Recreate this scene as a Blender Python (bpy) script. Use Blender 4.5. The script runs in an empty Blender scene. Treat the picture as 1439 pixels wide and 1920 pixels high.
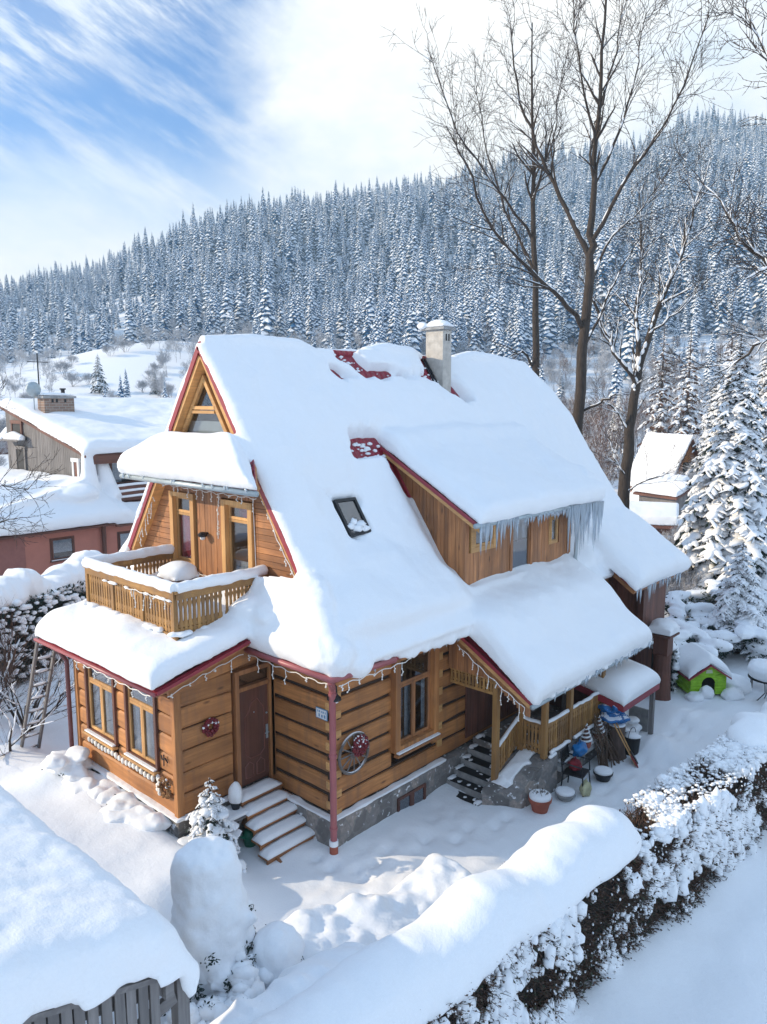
import bpy, math, random
import numpy as np
from mathutils import Vector, Matrix, noise
PI = math.pi
rnd = random.Random(7)
scn = bpy.context.scene
COL = scn.collection
R = math.radians
MAT = {}

# ------------------------------------------------------------------ scene helpers
ORG = {}
def vadd(a, b): return (a[0]+b[0], a[1]+b[1], a[2]+b[2])
def smooth01(e0, e1, x):
    t = np.clip((np.asarray(x, float)-e0)/(e1-e0), 0, 1)
    return t*t*(3-2*t)
def worg(o):
    return ORG.get(o.name, (0, 0, 0))
def tag(o, label, cat, group=None, kind=None):
    if label: o['label'] = label
    if cat: o['category'] = cat
    if group: o['group'] = group
    if kind: o['kind'] = kind
    return o
def thing(name, label, cat, loc=(0, 0, 0), group=None):
    o = bpy.data.objects.new(name, None)
    COL.objects.link(o)
    o.location = loc
    o.empty_display_size = .2
    ORG[o.name] = tuple(loc)
    return tag(o, label, cat, group)
def link(name, me, parent=None, origin=None):
    """mesh in world coordinates -> object; parented objects keep the world coordinates"""
    o = bpy.data.objects.new(name, me)
    COL.objects.link(o)
    if parent is not None:
        w = worg(parent)
        o.parent = parent
        o.location = (-w[0], -w[1], -w[2])
        ORG[o.name] = (0, 0, 0)
    elif origin is not None:
        me.transform(Matrix.Translation((-origin[0], -origin[1], -origin[2])))
        o.location = origin
        ORG[o.name] = tuple(origin)
    return o

class M:
    """collects faces; build() makes ONE mesh object"""
    def __init__(s): s.v = []; s.f = []; s.m = []; s.mi = 0
    def add(s, vs, fs, mi=None):
        b = len(s.v); s.v.extend(vs)
        mi = s.mi if mi is None else mi
        for f in fs:
            s.f.append(tuple(i+b for i in f)); s.m.append(mi)
    def face(s, *p, mi=None): s.add(list(p), [tuple(range(len(p)))], mi)
    def box(s, a, b, mi=None):
        x0, y0, z0 = a; x1, y1, z1 = b
        if x0 > x1: x0, x1 = x1, x0
        if y0 > y1: y0, y1 = y1, y0
        if z0 > z1: z0, z1 = z1, z0
        s.add([(x0,y0,z0),(x1,y0,z0),(x1,y1,z0),(x0,y1,z0),(x0,y0,z1),(x1,y0,z1),(x1,y1,z1),(x0,y1,z1)],
              [(0,3,2,1),(4,5,6,7),(0,1,5,4),(1,2,6,5),(2,3,7,6),(3,0,4,7)], mi)
    def lbox(s, L, u0, u1, w0, w1, z0, z1, mi=None):
        """box in a wall frame L(u along, w outward, z)"""
        vs = [L(u, w, z) for (u, w, z) in ((u0,w0,z0),(u1,w0,z0),(u1,w1,z0),(u0,w1,z0),(u0,w0,z1),(u1,w0,z1),(u1,w1,z1),(u0,w1,z1))]
        s.add(vs, [(0,3,2,1),(4,5,6,7),(0,1,5,4),(1,2,6,5),(2,3,7,6),(3,0,4,7)], mi)
    def beam(s, p, q, w, h, up=(0, 0, 1), mi=None):
        p = Vector(p); q = Vector(q); d = (q-p).normalized(); up = Vector(up)
        x = d.cross(up).normalized(); y = x.cross(d).normalized()
        vs = []
        for c in (p, q):
            for sx, sy in ((-1,-1),(1,-1),(1,1),(-1,1)):
                vs.append(tuple(c+x*(sx*w/2)+y*(sy*h/2)))
        s.add(vs, [(0,1,2,3),(7,6,5,4),(0,4,5,1),(1,5,6,2),(2,6,7,3),(3,7,4,0)], mi)
    def prism(s, poly, d, mi=None):
        n = len(poly); top = [vadd(p, d) for p in poly]
        s.add(list(poly)+top, [tuple(range(n-1, -1, -1)), tuple(range(n, 2*n))] +
              [(i, (i+1) % n, (i+1) % n+n, i+n) for i in range(n)], mi)
    def tube(s, pts, rad, n=8, cap=True, mi=None):
        pts = [Vector(p) for p in pts]
        if not hasattr(rad, '__len__'): rad = [rad]*len(pts)
        vs = []; ref = None
        for i, p in enumerate(pts):
            d = (pts[min(i+1, len(pts)-1)]-pts[max(i-1, 0)])
            if d.length < 1e-9: d = Vector((0, 0, 1))
            d.normalize()
            if ref is None: ref = Vector((1, 0, 0)) if abs(d.x) < .8 else Vector((0, 1, 0))
            x = (ref-d*ref.dot(d)); x.normalize(); y = d.cross(x); ref = x
            for k in range(n):
                a = 2*PI*k/n
                vs.append(tuple(p+(x*math.cos(a)+y*math.sin(a))*rad[i]))
        fs = []
        for i in range(len(pts)-1):
            for k in range(n):
                fs.append((i*n+k, i*n+(k+1) % n, (i+1)*n+(k+1) % n, (i+1)*n+k))
        if cap and n > 2:
            fs.append(tuple(range(n-1, -1, -1))); b = (len(pts)-1)*n
            fs.append(tuple(range(b, b+n)))
        s.add(vs, fs, mi)
    def lathe(s, prof, c=(0, 0, 0), n=16, mi=None):
        vs = []; fs = []
        for r, z in prof:
            for k in range(n):
                a = 2*PI*k/n
                vs.append((c[0]+r*math.cos(a), c[1]+r*math.sin(a), c[2]+z))
        m = len(prof)
        for i in range(m-1):
            for k in range(n):
                fs.append((i*n+k, i*n+(k+1) % n, (i+1)*n+(k+1) % n, (i+1)*n+k))
        fs.append(tuple(range(n-1, -1, -1))); fs.append(tuple(range((m-1)*n, m*n)))
        s.add(vs, fs, mi)
    def grid(s, P, closed_bottom=None, mi=None):
        """P: H x W list of points; closed_bottom: a second grid -> closed solid"""
        H = len(P); W = len(P[0])
        vs = [tuple(p) for row in P for p in row]
        fs = [(i*W+j, i*W+j+1, (i+1)*W+j+1, (i+1)*W+j) for i in range(H-1) for j in range(W-1)]
        if closed_bottom is not None:
            b = len(vs); vs += [tuple(p) for row in closed_bottom for p in row]
            fs += [(b+i*W+j, b+(i+1)*W+j, b+(i+1)*W+j+1, b+i*W+j+1) for i in range(H-1) for j in range(W-1)]
            ring = [(0, j) for j in range(W)]+[(i, W-1) for i in range(1, H)]+[(H-1, j) for j in range(W-2, -1, -1)]+[(i, 0) for i in range(H-2, 0, -1)]
            for k in range(len(ring)):
                i, j = ring[k]; i2, j2 = ring[(k+1) % len(ring)]
                A = i*W+j; B = i2*W+j2
                fs.append((A, b+A, b+B, B))
        s.add(vs, fs, mi)
    def blob(s, c, rx, ry=None, rz=None, sub=1, jit=.12, seed=None, mi=None, rot=0.):
        ry = rx if ry is None else ry; rz = rx if rz is None else rz
        V, F = ico(sub)
        sd = rnd.random()*90 if seed is None else seed
        ca, sa = math.cos(rot), math.sin(rot)
        vs = []
        for (x, y, z) in V:
            k = 1+jit*2*noise.noise((x*1.6+sd, y*1.6, z*1.6))
            X, Y, Z = x*rx*k, y*ry*k, z*rz*k
            vs.append((c[0]+X*ca-Y*sa, c[1]+X*sa+Y*ca, c[2]+Z))
        s.add(vs, F, mi)
    def mesh(s, name, mats, smooth=False):
        me = bpy.data.meshes.new(name)
        me.from_pydata(s.v, [], s.f)
        for m in (mats if isinstance(mats, (list, tuple)) else [mats]): me.materials.append(m)
        if any(s.m): me.polygons.foreach_set('material_index', s.m)
        if smooth: me.polygons.foreach_set('use_smooth', [True]*len(s.f))
        me.update()
        return me
    def build(s, name, mats, parent=None, smooth=False, bevel=0, origin=None):
        o = link(name, s.mesh(name, mats, smooth), parent, origin)
        if bevel:
            b = o.modifiers.new('b', 'BEVEL'); b.width = bevel; b.segments = 2; b.limit_method = 'ANGLE'; b.angle_limit = R(40)
        return o
_ICO = {}
def ico(sub):
    if sub not in _ICO:
        import bmesh
        bm = bmesh.new(); bmesh.ops.create_icosphere(bm, subdivisions=sub, radius=1)
        _ICO[sub] = ([tuple(v.co) for v in bm.verts], [tuple(v.index for v in f.verts) for f in bm.faces]); bm.free()
    return _ICO[sub]
def frame(o, u, n):
    """wall frame: o origin, u unit along, n unit outward; z stays world up"""
    return lambda a, w, z: (o[0]+u[0]*a+n[0]*w, o[1]+u[1]*a+n[1]*w, o[2]+z)

def np_mesh(name, V, F4=None, F3=None, mats=(), m4=None, m3=None, smooth=False):
    """fast mesh from numpy arrays: quads F4 and triangles F3"""
    V = np.asarray(V, np.float32)
    parts = []; mi = []; tot = []
    for F, mm, k in ((F4, m4, 4), (F3, m3, 3)):
        if F is None or len(F) == 0: continue
        F = np.asarray(F, np.int32); parts.append(F.ravel()); tot.append(np.full(len(F), k, np.int32))
        mi.append(np.zeros(len(F), np.int32) if mm is None else np.asarray(mm, np.int32))
    loops = np.concatenate(parts); tot = np.concatenate(tot); mi = np.concatenate(mi)
    start = np.concatenate(([0], np.cumsum(tot)[:-1])).astype(np.int32)
    me = bpy.data.meshes.new(name)
    me.vertices.add(len(V)); me.vertices.foreach_set('co', V.ravel())
    me.loops.add(len(loops)); me.loops.foreach_set('vertex_index', loops)
    me.polygons.add(len(tot)); me.polygons.foreach_set('loop_start', start)
    for m in mats: me.materials.append(m)
    me.polygons.foreach_set('material_index', mi)
    me.polygons.foreach_set('use_smooth', np.full(len(tot), smooth))
    me.update(calc_edges=True); me.validate()
    return me

def voxel(mb, size, it=6, fac=.5, wob=0., wsc=1.2, name='snow', mats=None, dec=None):
    """union of closed shapes, remeshed and smoothed: soft snow"""
    me = mb.mesh(name+'_raw', [])
    o = bpy.data.objects.new(name+'_raw', me); COL.objects.link(o)
    r = o.modifiers.new('r', 'REMESH'); r.mode = 'VOXEL'; r.voxel_size = size; r.adaptivity = 0
    if it:
        s = o.modifiers.new('s', 'SMOOTH'); s.factor = fac; s.iterations = it
    dg = bpy.context.evaluated_depsgraph_get()
    out = bpy.data.meshes.new_from_object(o.evaluated_get(dg))
    bpy.data.objects.remove(o); bpy.data.meshes.remove(me)
    n = len(out.vertices)
    if wob and n:
        co = np.empty(n*3, np.float32); out.vertices.foreach_get('co', co)
        no = np.empty(n*3, np.float32); out.vertices.foreach_get('normal', no)
        co = co.reshape(-1, 3); no = no.reshape(-1, 3)
        k = fbm(co*wsc)*wob
        out.vertices.foreach_set('co', (co+no*k[:, None]).ravel())
    out.name = name
    out.materials.clear()
    for m in (mats or [MAT['snow']]): out.materials.append(m)
    out.polygons.foreach_set('use_smooth', [True]*len(out.polygons))
    out.update()
    return out

# value noise on numpy arrays
_rs = np.random.RandomState(3)
_TAB = _rs.rand(64, 64, 64).astype(np.float32)*2-1
def vnoise(p):
    i = np.floor(p).astype(int); f = p-i; f = f*f*(3-2*f)
    r = 0
    for dx in (0, 1):
        for dy in (0, 1):
            for dz in (0, 1):
                w = (f[:, 0] if dx else 1-f[:, 0])*(f[:, 1] if dy else 1-f[:, 1])*(f[:, 2] if dz else 1-f[:, 2])
                r = r+w*_TAB[(i[:, 0]+dx) % 64, (i[:, 1]+dy) % 64, (i[:, 2]+dz) % 64]
    return r
def fbm(p, oct=3):
    r = 0; a = 1
    for k in range(oct):
        r = r+a*vnoise(p*(2**k)+17.3*k); a *= .5
    return r
def fbm2(x, y, s=1., z=0., oct=3):
    x = np.asarray(x, float); y = np.asarray(y, float); sh = np.broadcast(x, y).shape
    p = np.stack([np.broadcast_to(x, sh).ravel()*s, np.broadcast_to(y, sh).ravel()*s, np.full(int(np.prod(sh)), z)], 1)
    return fbm(p, oct).reshape(sh)

# ------------------------------------------------------------------ materials
def new_mat(name):
    m = bpy.data.materials.new(name); m.use_nodes = True
    nt = m.node_tree; MAT[name] = m
    return m, nt, nt.nodes['Principled BSDF']
def nd(nt, t, **kw):
    n = nt.nodes.new(t)
    for k, v in kw.items():
        if k.startswith('i_'): n.inputs[k[2:].replace('_', ' ')].default_value = v
        else: setattr(n, k, v)
    return n
def coords(nt, scale=(1, 1, 1), rot=(0, 0, 0)):
    t = nd(nt, 'ShaderNodeTexCoord'); mp = nd(nt, 'ShaderNodeMapping')
    mp.inputs['Scale'].default_value = scale; mp.inputs['Rotation'].default_value = rot
    nt.links.new(t.outputs['Object'], mp.inputs['Vector'])
    return mp.outputs['Vector']
def ramp(nt, fac, stops):
    r = nd(nt, 'ShaderNodeValToRGB'); e = r.color_ramp.elements
    while len(e) < len(stops): e.new(.5)
    for el, (p, c) in zip(e, stops): el.position = p; el.color = (*c, 1) if len(c) == 3 else c
    nt.links.new(fac, r.inputs['Fac'])
    return r.outputs['Color']
def mixc(nt, fac, a, b, mode='MIX'):
    m = nd(nt, 'ShaderNodeMix', data_type='RGBA', blend_type=mode)
    for sock, val in ((0, fac), (6, a), (7, b)):
        if hasattr(val, 'links') or hasattr(val, 'is_output'): nt.links.new(val, m.inputs[sock])
        else: m.inputs[sock].default_value = (*val, 1) if isinstance(val, (tuple, list)) and len(val) == 3 else val
    return m.outputs[2]
def noise_n(nt, vec, scale, detail=4, rough=.55):
    n = nd(nt, 'ShaderNodeTexNoise'); n.inputs['Scale'].default_value = scale
    n.inputs['Detail'].default_value = detail; n.inputs['Roughness'].default_value = rough
    if vec is not None: nt.links.new(vec, n.inputs['Vector'])
    return n.outputs['Fac']
def bump(nt, bs, h, strength=.3, dist=.02):
    b = nd(nt, 'ShaderNodeBump'); b.inputs['Strength'].default_value = strength; b.inputs['Distance'].default_value = dist
    nt.links.new(h, b.inputs['Height']); nt.links.new(b.outputs['Normal'], bs.inputs['Normal'])
def plain(name, c, rough=.6, metal=0., var=.12, scale=6., bmp=0.):
    m, nt, bs = new_mat(name)
    f = noise_n(nt, coords(nt), scale)
    a = tuple(x*(1-var) for x in c); b = tuple(min(1, x*(1+var)) for x in c)
    nt.links.new(ramp(nt, f, [(.3, a), (.7, b)]), bs.inputs['Base Color'])
    bs.inputs['Roughness'].default_value = rough; bs.inputs['Metallic'].default_value = metal
    if bmp: bump(nt, bs, f, bmp, .01)
    return m
def wood(name, c, dark, axis='X', fine=26., rough=.62, knots=True, board=0.):
    """grain runs along axis; darker streaks, knots and weathered blotches"""
    m, nt, bs = new_mat(name)
    st = {'X': (.06, 1, 1), 'Y': (1, .06, 1), 'Z': (1, 1, .06)}[axis]
    v = coords(nt, st); v0 = coords(nt)
    g = noise_n(nt, v, fine, 5, .6); w = noise_n(nt, v, fine*.22, 3)
    col = ramp(nt, g, [(.3, tuple(x*.72 for x in c)), (.5, c), (.72, tuple(min(1, x*1.22) for x in c))])
    s = ramp(nt, w, [(.42, (0, 0, 0)), (.68, (1, 1, 1))])
    col = mixc(nt, s, col, tuple(.5*x+.5*y for x, y in zip(c, dark)))
    bl = noise_n(nt, v0, .9, 4)
    col = mixc(nt, ramp(nt, bl, [(.42, (0, 0, 0)), (.72, (.62, .62, .62))]), col, dark)
    if knots:
        vo = nd(nt, 'ShaderNodeTexVoronoi'); vo.inputs['Scale'].default_value = 1.
        kv = coords(nt, {'X': (1.6, 5, 5), 'Y': (5, 1.6, 5), 'Z': (5, 5, 1.6)}[axis]); nt.links.new(kv, vo.inputs['Vector'])
        col = mixc(nt, ramp(nt, vo.outputs['Distance'], [(.05, (.85, .85, .85)), (.16, (0, 0, 0))]), col, tuple(x*.6 for x in dark))
    ri = nd(nt, 'ShaderNodeNewGeometry')                 # every board or log its own tone
    hs = nd(nt, 'ShaderNodeHueSaturation'); nt.links.new(col, hs.inputs['Color'])
    mr = nd(nt, 'ShaderNodeMapRange'); nt.links.new(ri.outputs['Random Per Island'], mr.inputs[0]); mr.inputs[3].default_value = .74; mr.inputs[4].default_value = 1.18
    nt.links.new(mr.outputs[0], hs.inputs['Value']); hs.inputs['Saturation'].default_value = .96
    st_ = noise_n(nt, coords(nt, (1, 1, .12)), 5., 4, .6)
    col = mixc(nt, ramp(nt, st_, [(.5, (0, 0, 0)), (.74, (.5, .5, .5))]), hs.outputs[0], tuple(.55*x+.05 for x in dark))
    nt.links.new(col, bs.inputs['Base Color'])
    bs.inputs['Roughness'].default_value = rough
    bump(nt, bs, g, .35, .006)
    return m
def snowmat(name='snow', c=(.86, .875, .9), fine=1.):
    m, nt, bs = new_mat(name)
    v = coords(nt)
    n1 = noise_n(nt, v, 3.2, 5, .6); n2 = noise_n(nt, v, 34., 4, .65)
    ad = nd(nt, 'ShaderNodeMath', operation='MULTIPLY_ADD'); ad.inputs[1].default_value = .22*fine
    nt.links.new(n2, ad.inputs[0]); nt.links.new(n1, ad.inputs[2])
    nt.links.new(ramp(nt, n2, [(.3, tuple(x*.965 for x in c)), (.7, c)]), bs.inputs['Base Color'])
    bs.inputs['Roughness'].default_value = .75
    bs.inputs['Specular IOR Level'].default_value = .25
    bump(nt, bs, ad.outputs[0], .42, .05)
    return m
def snow_top(name, c, lo=.35, hi=.62, amt=1., rough=.85, sc=5., stretch=(1, 1, 1)):
    """bark / needles carrying snow on whatever faces upward"""
    m, nt, bs = new_mat(name)
    ge = nd(nt, 'ShaderNodeNewGeometry'); sx = nd(nt, 'ShaderNodeSeparateXYZ')
    nt.links.new(ge.outputs['Normal'], sx.inputs[0])
    n = noise_n(nt, coords(nt, stretch), sc, 4)
    ma = nd(nt, 'ShaderNodeMath', operation='MULTIPLY_ADD'); ma.inputs[1].default_value = .5
    nt.links.new(n, ma.inputs[0]); nt.links.new(sx.outputs['Z'], ma.inputs[2])
    f = ramp(nt, ma.outputs[0], [(min(lo+.25, .98), (0, 0, 0)), (min(hi+.25, 1), (amt, amt, amt))])
    n2 = noise_n(nt, coords(nt, (1, 1, .25)), sc*3, 4)
    col = ramp(nt, n2, [(.3, tuple(x*.6 for x in c)), (.7, tuple(min(1, x*1.3) for x in c))])
    nt.links.new(mixc(nt, f, col, (.86, .88, .91)), bs.inputs['Base Color'])
    bs.inputs['Roughness'].default_value = rough
    bump(nt, bs, n2, .5, .02)
    return m
def redmetal(name, c, pitch=.18, along='x'):
    m, nt, bs = new_mat(name)
    v = coords(nt)
    sx = nd(nt, 'ShaderNodeSeparateXYZ'); nt.links.new(v, sx.inputs[0])
    mu = nd(nt, 'ShaderNodeMath', operation='MULTIPLY'); mu.inputs[1].default_value = 2*PI/pitch
    nt.links.new(sx.outputs[0 if along == 'x' else 1], mu.inputs[0])
    si = nd(nt, 'ShaderNodeMath', operation='SINE'); nt.links.new(mu.outputs[0], si.inputs[0])
    n = noise_n(nt, v, 9., 4)
    nt.links.new(ramp(nt, n, [(.3, tuple(x*.75 for x in c)), (.7, tuple(x*1.2 for x in c))]), bs.inputs['Base Color'])
    bs.inputs['Roughness'].default_value = .42
    bump(nt, bs, si.outputs[0], 1., .02)
    return m
def stone(name, c=(.27, .25, .24), scale=3.8):
    m, nt, bs = new_mat(name)
    v = coords(nt); wn = nd(nt, 'ShaderNodeTexNoise'); wn.inputs['Scale'].default_value = 4
    nt.links.new(v, wn.inputs['Vector'])
    mv = nd(nt, 'ShaderNodeMix', data_type='VECTOR'); mv.inputs[0].default_value = .2
    nt.links.new(v, mv.inputs[4]); nt.links.new(wn.outputs['Color'], mv.inputs[5])
    e = nd(nt, 'ShaderNodeTexVoronoi', feature='DISTANCE_TO_EDGE'); e.inputs['Scale'].default_value = scale
    k = nd(nt, 'ShaderNodeTexVoronoi'); k.inputs['Scale'].default_value = scale
    for q in (e, k): nt.links.new(mv.outputs[1], q.inputs['Vector'])
    sc = nd(nt, 'ShaderNodeSeparateColor'); nt.links.new(k.outputs['Color'], sc.inputs[0])
    col = ramp(nt, sc.outputs[0], [(0, tuple(x*.45 for x in c)), (.5, c), (1, (c[0]*1.6, c[1]*1.45, c[2]*1.3))])
    n = noise_n(nt, v, 14., 5)
    col = mixc(nt, ramp(nt, n, [(.35, (.7, .7, .7)), (.7, (0, 0, 0))]), col, tuple(x*.55 for x in c))
    col = mixc(nt, ramp(nt, e.outputs['Distance'], [(.015, (.9, .9, .9)), (.055, (0, 0, 0))]), col, (.2, .195, .19))
    n3 = noise_n(nt, v, 1.7, 5, .65)
    col = mixc(nt, ramp(nt, n3, [(.45, (0, 0, 0)), (.75, (.38, .38, .38))]), col, (.3, .29, .285))
    fl = noise_n(nt, v, 7., 3)
    col = mixc(nt, ramp(nt, fl, [(.62, (0, 0, 0)), (.68, (.9, .9, .9))]), col, (.8, .82, .85))
    nt.links.new(col, bs.inputs['Base Color']); bs.inputs['Roughness'].default_value = .9
    bump(nt, bs, e.outputs['Distance'], .8, .05)
    return m
def glass(name, tint=(.02, .025, .03), refl=.35):
    m, nt, bs = new_mat(name)
    out = nt.nodes['Material Output']
    tr = nd(nt, 'ShaderNodeBsdfTransparent'); tr.inputs[0].default_value = (.75, .78, .8, 1)
    gl = nd(nt, 'ShaderNodeBsdfGlossy'); gl.inputs['Roughness'].default_value = .03; gl.inputs['Color'].default_value = (.9, .93, 1, 1)
    lf = nd(nt, 'ShaderNodeLayerWeight'); lf.inputs['Blend'].default_value = .5
    pw = nd(nt, 'ShaderNodeMath', operation='POWER'); nt.links.new(lf.outputs['Facing'], pw.inputs[0]); pw.inputs[1].default_value = 3.5
    lw = nd(nt, 'ShaderNodeMath', operation='MULTIPLY_ADD', use_clamp=True); nt.links.new(pw.outputs[0], lw.inputs[0]); lw.inputs[1].default_value = .8; lw.inputs[2].default_value = refl*.2
    mx = nd(nt, 'ShaderNodeMixShader')
    nt.links.new(lw.outputs[0], mx.inputs[0]); nt.links.new(tr.outputs[0], mx.inputs[1]); nt.links.new(gl.outputs[0], mx.inputs[2])
    nt.links.new(mx.outputs[0], out.inputs['Surface'])
    return m
def icemat():
    m, nt, bs = new_mat('ice')
    bs.inputs['Base Color'].default_value = (.72, .8, .88, 1); bs.inputs['Roughness'].default_value = .12
    bs.inputs['Transmission Weight'].default_value = .55; bs.inputs['IOR'].default_value = 1.31
    return m

snowmat(); icemat()
W = (.40, .165, .042); WD = (.11, .04, .014)
for ax in 'XYZ':
    wood('log_'+ax, (.52, .215, .058), (.2, .072, .02), ax, knots=(ax != 'Z'))
    wood('board_'+ax, (.46, .19, .062), (.17, .065, .024), ax, 34.)
    wood('pale_'+ax, (.66, .36, .12), (.42, .2, .06), ax, 30., knots=False)
    wood('balcony_'+ax, (.44, .225, .058), (.17, .08, .025), ax, 34., knots=False)
    wood('grey_'+ax, (.2, .185, .18), (.09, .08, .08), ax, 30., knots=False)
    wood('brown_'+ax, (.17, .06, .035), (.06, .022, .016), ax, 24., knots=False)
plain('chink', (.055, .033, .022), .9, var=.3)
redmetal('red_metal', (.27, .018, .036)); redmetal('red_metal_y', (.27, .018, .036), along='y')
plain('red_trim', (.27, .03, .045), .45); plain('gutter', (.34, .105, .115), .4, var=.08)
plain('zinc', (.36, .42, .45), .4, .3); plain('dark_metal', (.025, .026, .03), .4, .4)
plain('black', (.012, .012, .014), .6); plain('inside', (.016, .015, .015), .95)
stone('stone'); plain('plaster', (.46, .43, .39), .9, bmp=.3, var=.2); plain('concrete', (.3, .3, .3), .9, var=.25, bmp=.3)
plain('white_paint', (.72, .74, .76), .5, var=.04); plain('white_light', (.8, .78, .74), .5, var=.02)
plain('curtain', (.6, .62, .66), .9, var=.2, scale=12.); plain('curtain_red', (.42, .03, .06), .8, var=.15)
plain('blind', (.62, .66, .64), .8, var=.06)
glass('glass'); glass('glass_dark', refl=.62)
# ------------------------------------------------------------------ camera, sky, sun
CAM = (-9.0987, -9.5631, 8.2115); TH = R(42.4557); PT = R(8.3028)
FW = (math.cos(TH), math.sin(TH)); RT = (math.sin(TH), -math.cos(TH))
def fr(f, r, z=0.): return (CAM[0]+FW[0]*f+RT[0]*r, CAM[1]+FW[1]*f+RT[1]*r, z)
cam = bpy.data.cameras.new('camera'); co = bpy.data.objects.new('camera', cam); COL.objects.link(co)
co.location = CAM
co.rotation_euler = Vector((FW[0]*math.cos(PT), FW[1]*math.cos(PT), -math.sin(PT))).to_track_quat('-Z', 'Y').to_euler()
cam.sensor_fit = 'HORIZONTAL'; cam.sensor_width = 36; cam.lens = 36.0; cam.clip_end = 5000; cam.clip_start = .05
scn.camera = co
SUN_EL = R(22); SUN_AZ = (-.70, .71)
k = math.hypot(*SUN_AZ); sd = Vector((SUN_AZ[0]/k*math.cos(SUN_EL), SUN_AZ[1]/k*math.cos(SUN_EL), math.sin(SUN_EL)))
sl = bpy.data.lights.new('sun', 'SUN'); sl.energy = 4.3; sl.angle = R(.5); sl.color = (1, .83, .6)
so = bpy.data.objects.new('sun', sl); COL.objects.link(so)
so.rotation_euler = (-sd).to_track_quat('-Z', 'Y').to_euler(); so.location = (-40, 30, 40)

w = bpy.data.worlds.new('World'); scn.world = w; w.use_nodes = True
nt = w.node_tree; bg = nt.nodes['Background']
sky = nd(nt, 'ShaderNodeTexSky', sky_type='NISHITA', sun_disc=False)
sky.sun_elevation = SUN_EL; sky.sun_rotation = math.atan2(SUN_AZ[0], SUN_AZ[1]); sky.altitude = 800
sky.air_density = 1.0; sky.dust_density = .6; sky.ozone_density = 1.6
tc = nd(nt, 'ShaderNodeTexCoord'); D = tc.outputs['Generated']
def dot(v):
    n = nd(nt, 'ShaderNodeVectorMath', operation='DOT_PRODUCT'); nt.links.new(D, n.inputs[0]); n.inputs[1].default_value = v
    return n.outputs['Value']
def mth(op, a, b=0., c=None, clamp=False):
    n = nd(nt, 'ShaderNodeMath', operation=op, use_clamp=clamp)
    for i, x in enumerate((a, b, c)):
        if x is None: continue
        if hasattr(x, 'is_output'): nt.links.new(x, n.inputs[i])
        else: n.inputs[i].default_value = x
    return n.outputs[0]
def sstep(x, a, b):
    n = nd(nt, 'ShaderNodeMapRange', interpolation_type='SMOOTHSTEP')
    nt.links.new(x, n.inputs[0]); n.inputs[1].default_value = a; n.inputs[2].default_value = b
    return n.outputs[0]
side = dot((RT[0], RT[1], 0)); elv = dot((0, 0, 1)); ahead = dot((FW[0], FW[1], 0))
def mapped(sc, rot=(0, 0, 0)):
    m = nd(nt, 'ShaderNodeMapping'); m.inputs['Scale'].default_value = sc; m.inputs['Rotation'].default_value = rot
    nt.links.new(D, m.inputs['Vector']); return m.outputs[0]
nz = noise_n(nt, mapped((1, 1, 1.6)), 4.5, 7, .55)
ns = noise_n(nt, mapped((1, 1, 2.2)), 14., 6, .62)
cxyz = nd(nt, 'ShaderNodeCombineXYZ')
for i_, (v_, s_) in enumerate((((RT[0]*.86, RT[1]*.86, -.5), 7.), ((RT[0]*.5, RT[1]*.5, .86), 30.), ((FW[0], FW[1], 0), 6.))): nt.links.new(mth('MULTIPLY', dot(v_), s_), cxyz.inputs[i_])
nf = noise_n(nt, cxyz.outputs[0], 1.6, 7, .62)
nbig = noise_n(nt, mapped((1, 1, 2.2)), 2.2, 4, .5)
wob = mth('MULTIPLY_ADD', nz, .34, -.17)
s2 = mth('ADD', side, wob); e2 = mth('ADD', elv, mth('MULTIPLY', wob, .7))
# open blue towards the left of the valley, above a bright bank of cloud low over the hill
blue = mth('MULTIPLY', sstep(s2, -.09, -.23), sstep(e2, .15, .31))
# cirrus: a feathered band climbing across the blue
band = dot(tuple(Vector((RT[0]*.30+FW[0]*-.62, RT[1]*.30+FW[1]*-.62, .9)).normalized()))
wis = noise_n(nt, cxyz.outputs[0], .8, 7, .6)
cir = mth('MULTIPLY', sstep(wis, .44, .74), .75)
cirrus = mth('MULTIPLY', mth('MAXIMUM', cir, mth('MULTIPLY', sstep(mth('ABSOLUTE', mth('SUBTRACT', mth('ADD', elv, mth('MULTIPLY', wob, .12)), mth('MULTIPLY_ADD', side, .435, .528))), .065, .012), mth('MULTIPLY_ADD', sstep(nf, .38, .66), .85, .15))), .9)
blue_all = mth('MULTIPLY', blue, mth('SUBTRACT', 1., cirrus))
# unseen sky behind and overhead: bright cloud veil added to fill the shaded snow
away = sstep(ahead, .35, .05)
top = sstep(elv, .55, .75)
cloud_front = mth('SUBTRACT', 1., blue_all, clamp=True)
mm = mth('MAXIMUM', away, top)
dens = mth('ADD', mth('MULTIPLY_ADD', nz, 1.0, .2), mth('MULTIPLY', ns, .42))
SKY_STR = .12
grey = ramp(nt, dens, [(.6, (5.0, 5.9, 7.0)), (.8, (6.5, 6.9, 7.3)), (1.05, (7.75, 7.65, 7.4))])
fill_veil = ramp(nt, nbig, [(.4, (4.6, 6.2, 8.4)), (.65, (6.9, 7.9, 9.2))])
skc = nd(nt, 'ShaderNodeVectorMath', operation='MULTIPLY'); nt.links.new(sky.outputs[0], skc.inputs[0]); skc.inputs[1].default_value = (.74, 1.05, 1.42)
vb = nd(nt, 'ShaderNodeMapRange'); nt.links.new(elv, vb.inputs[0]); vb.inputs[1].default_value = .15; vb.inputs[2].default_value = .95; vb.inputs[3].default_value = 1.16; vb.inputs[4].default_value = .62
vs = nd(nt, 'ShaderNodeVectorMath', operation='SCALE'); nt.links.new(fill_veil, vs.inputs[0]); nt.links.new(vb.outputs[0], vs.inputs['Scale']); fill_veil = mixc(nt, sstep(elv, .3, .9), vs.outputs[0], (3.0, 4.3, 6.4))
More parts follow.
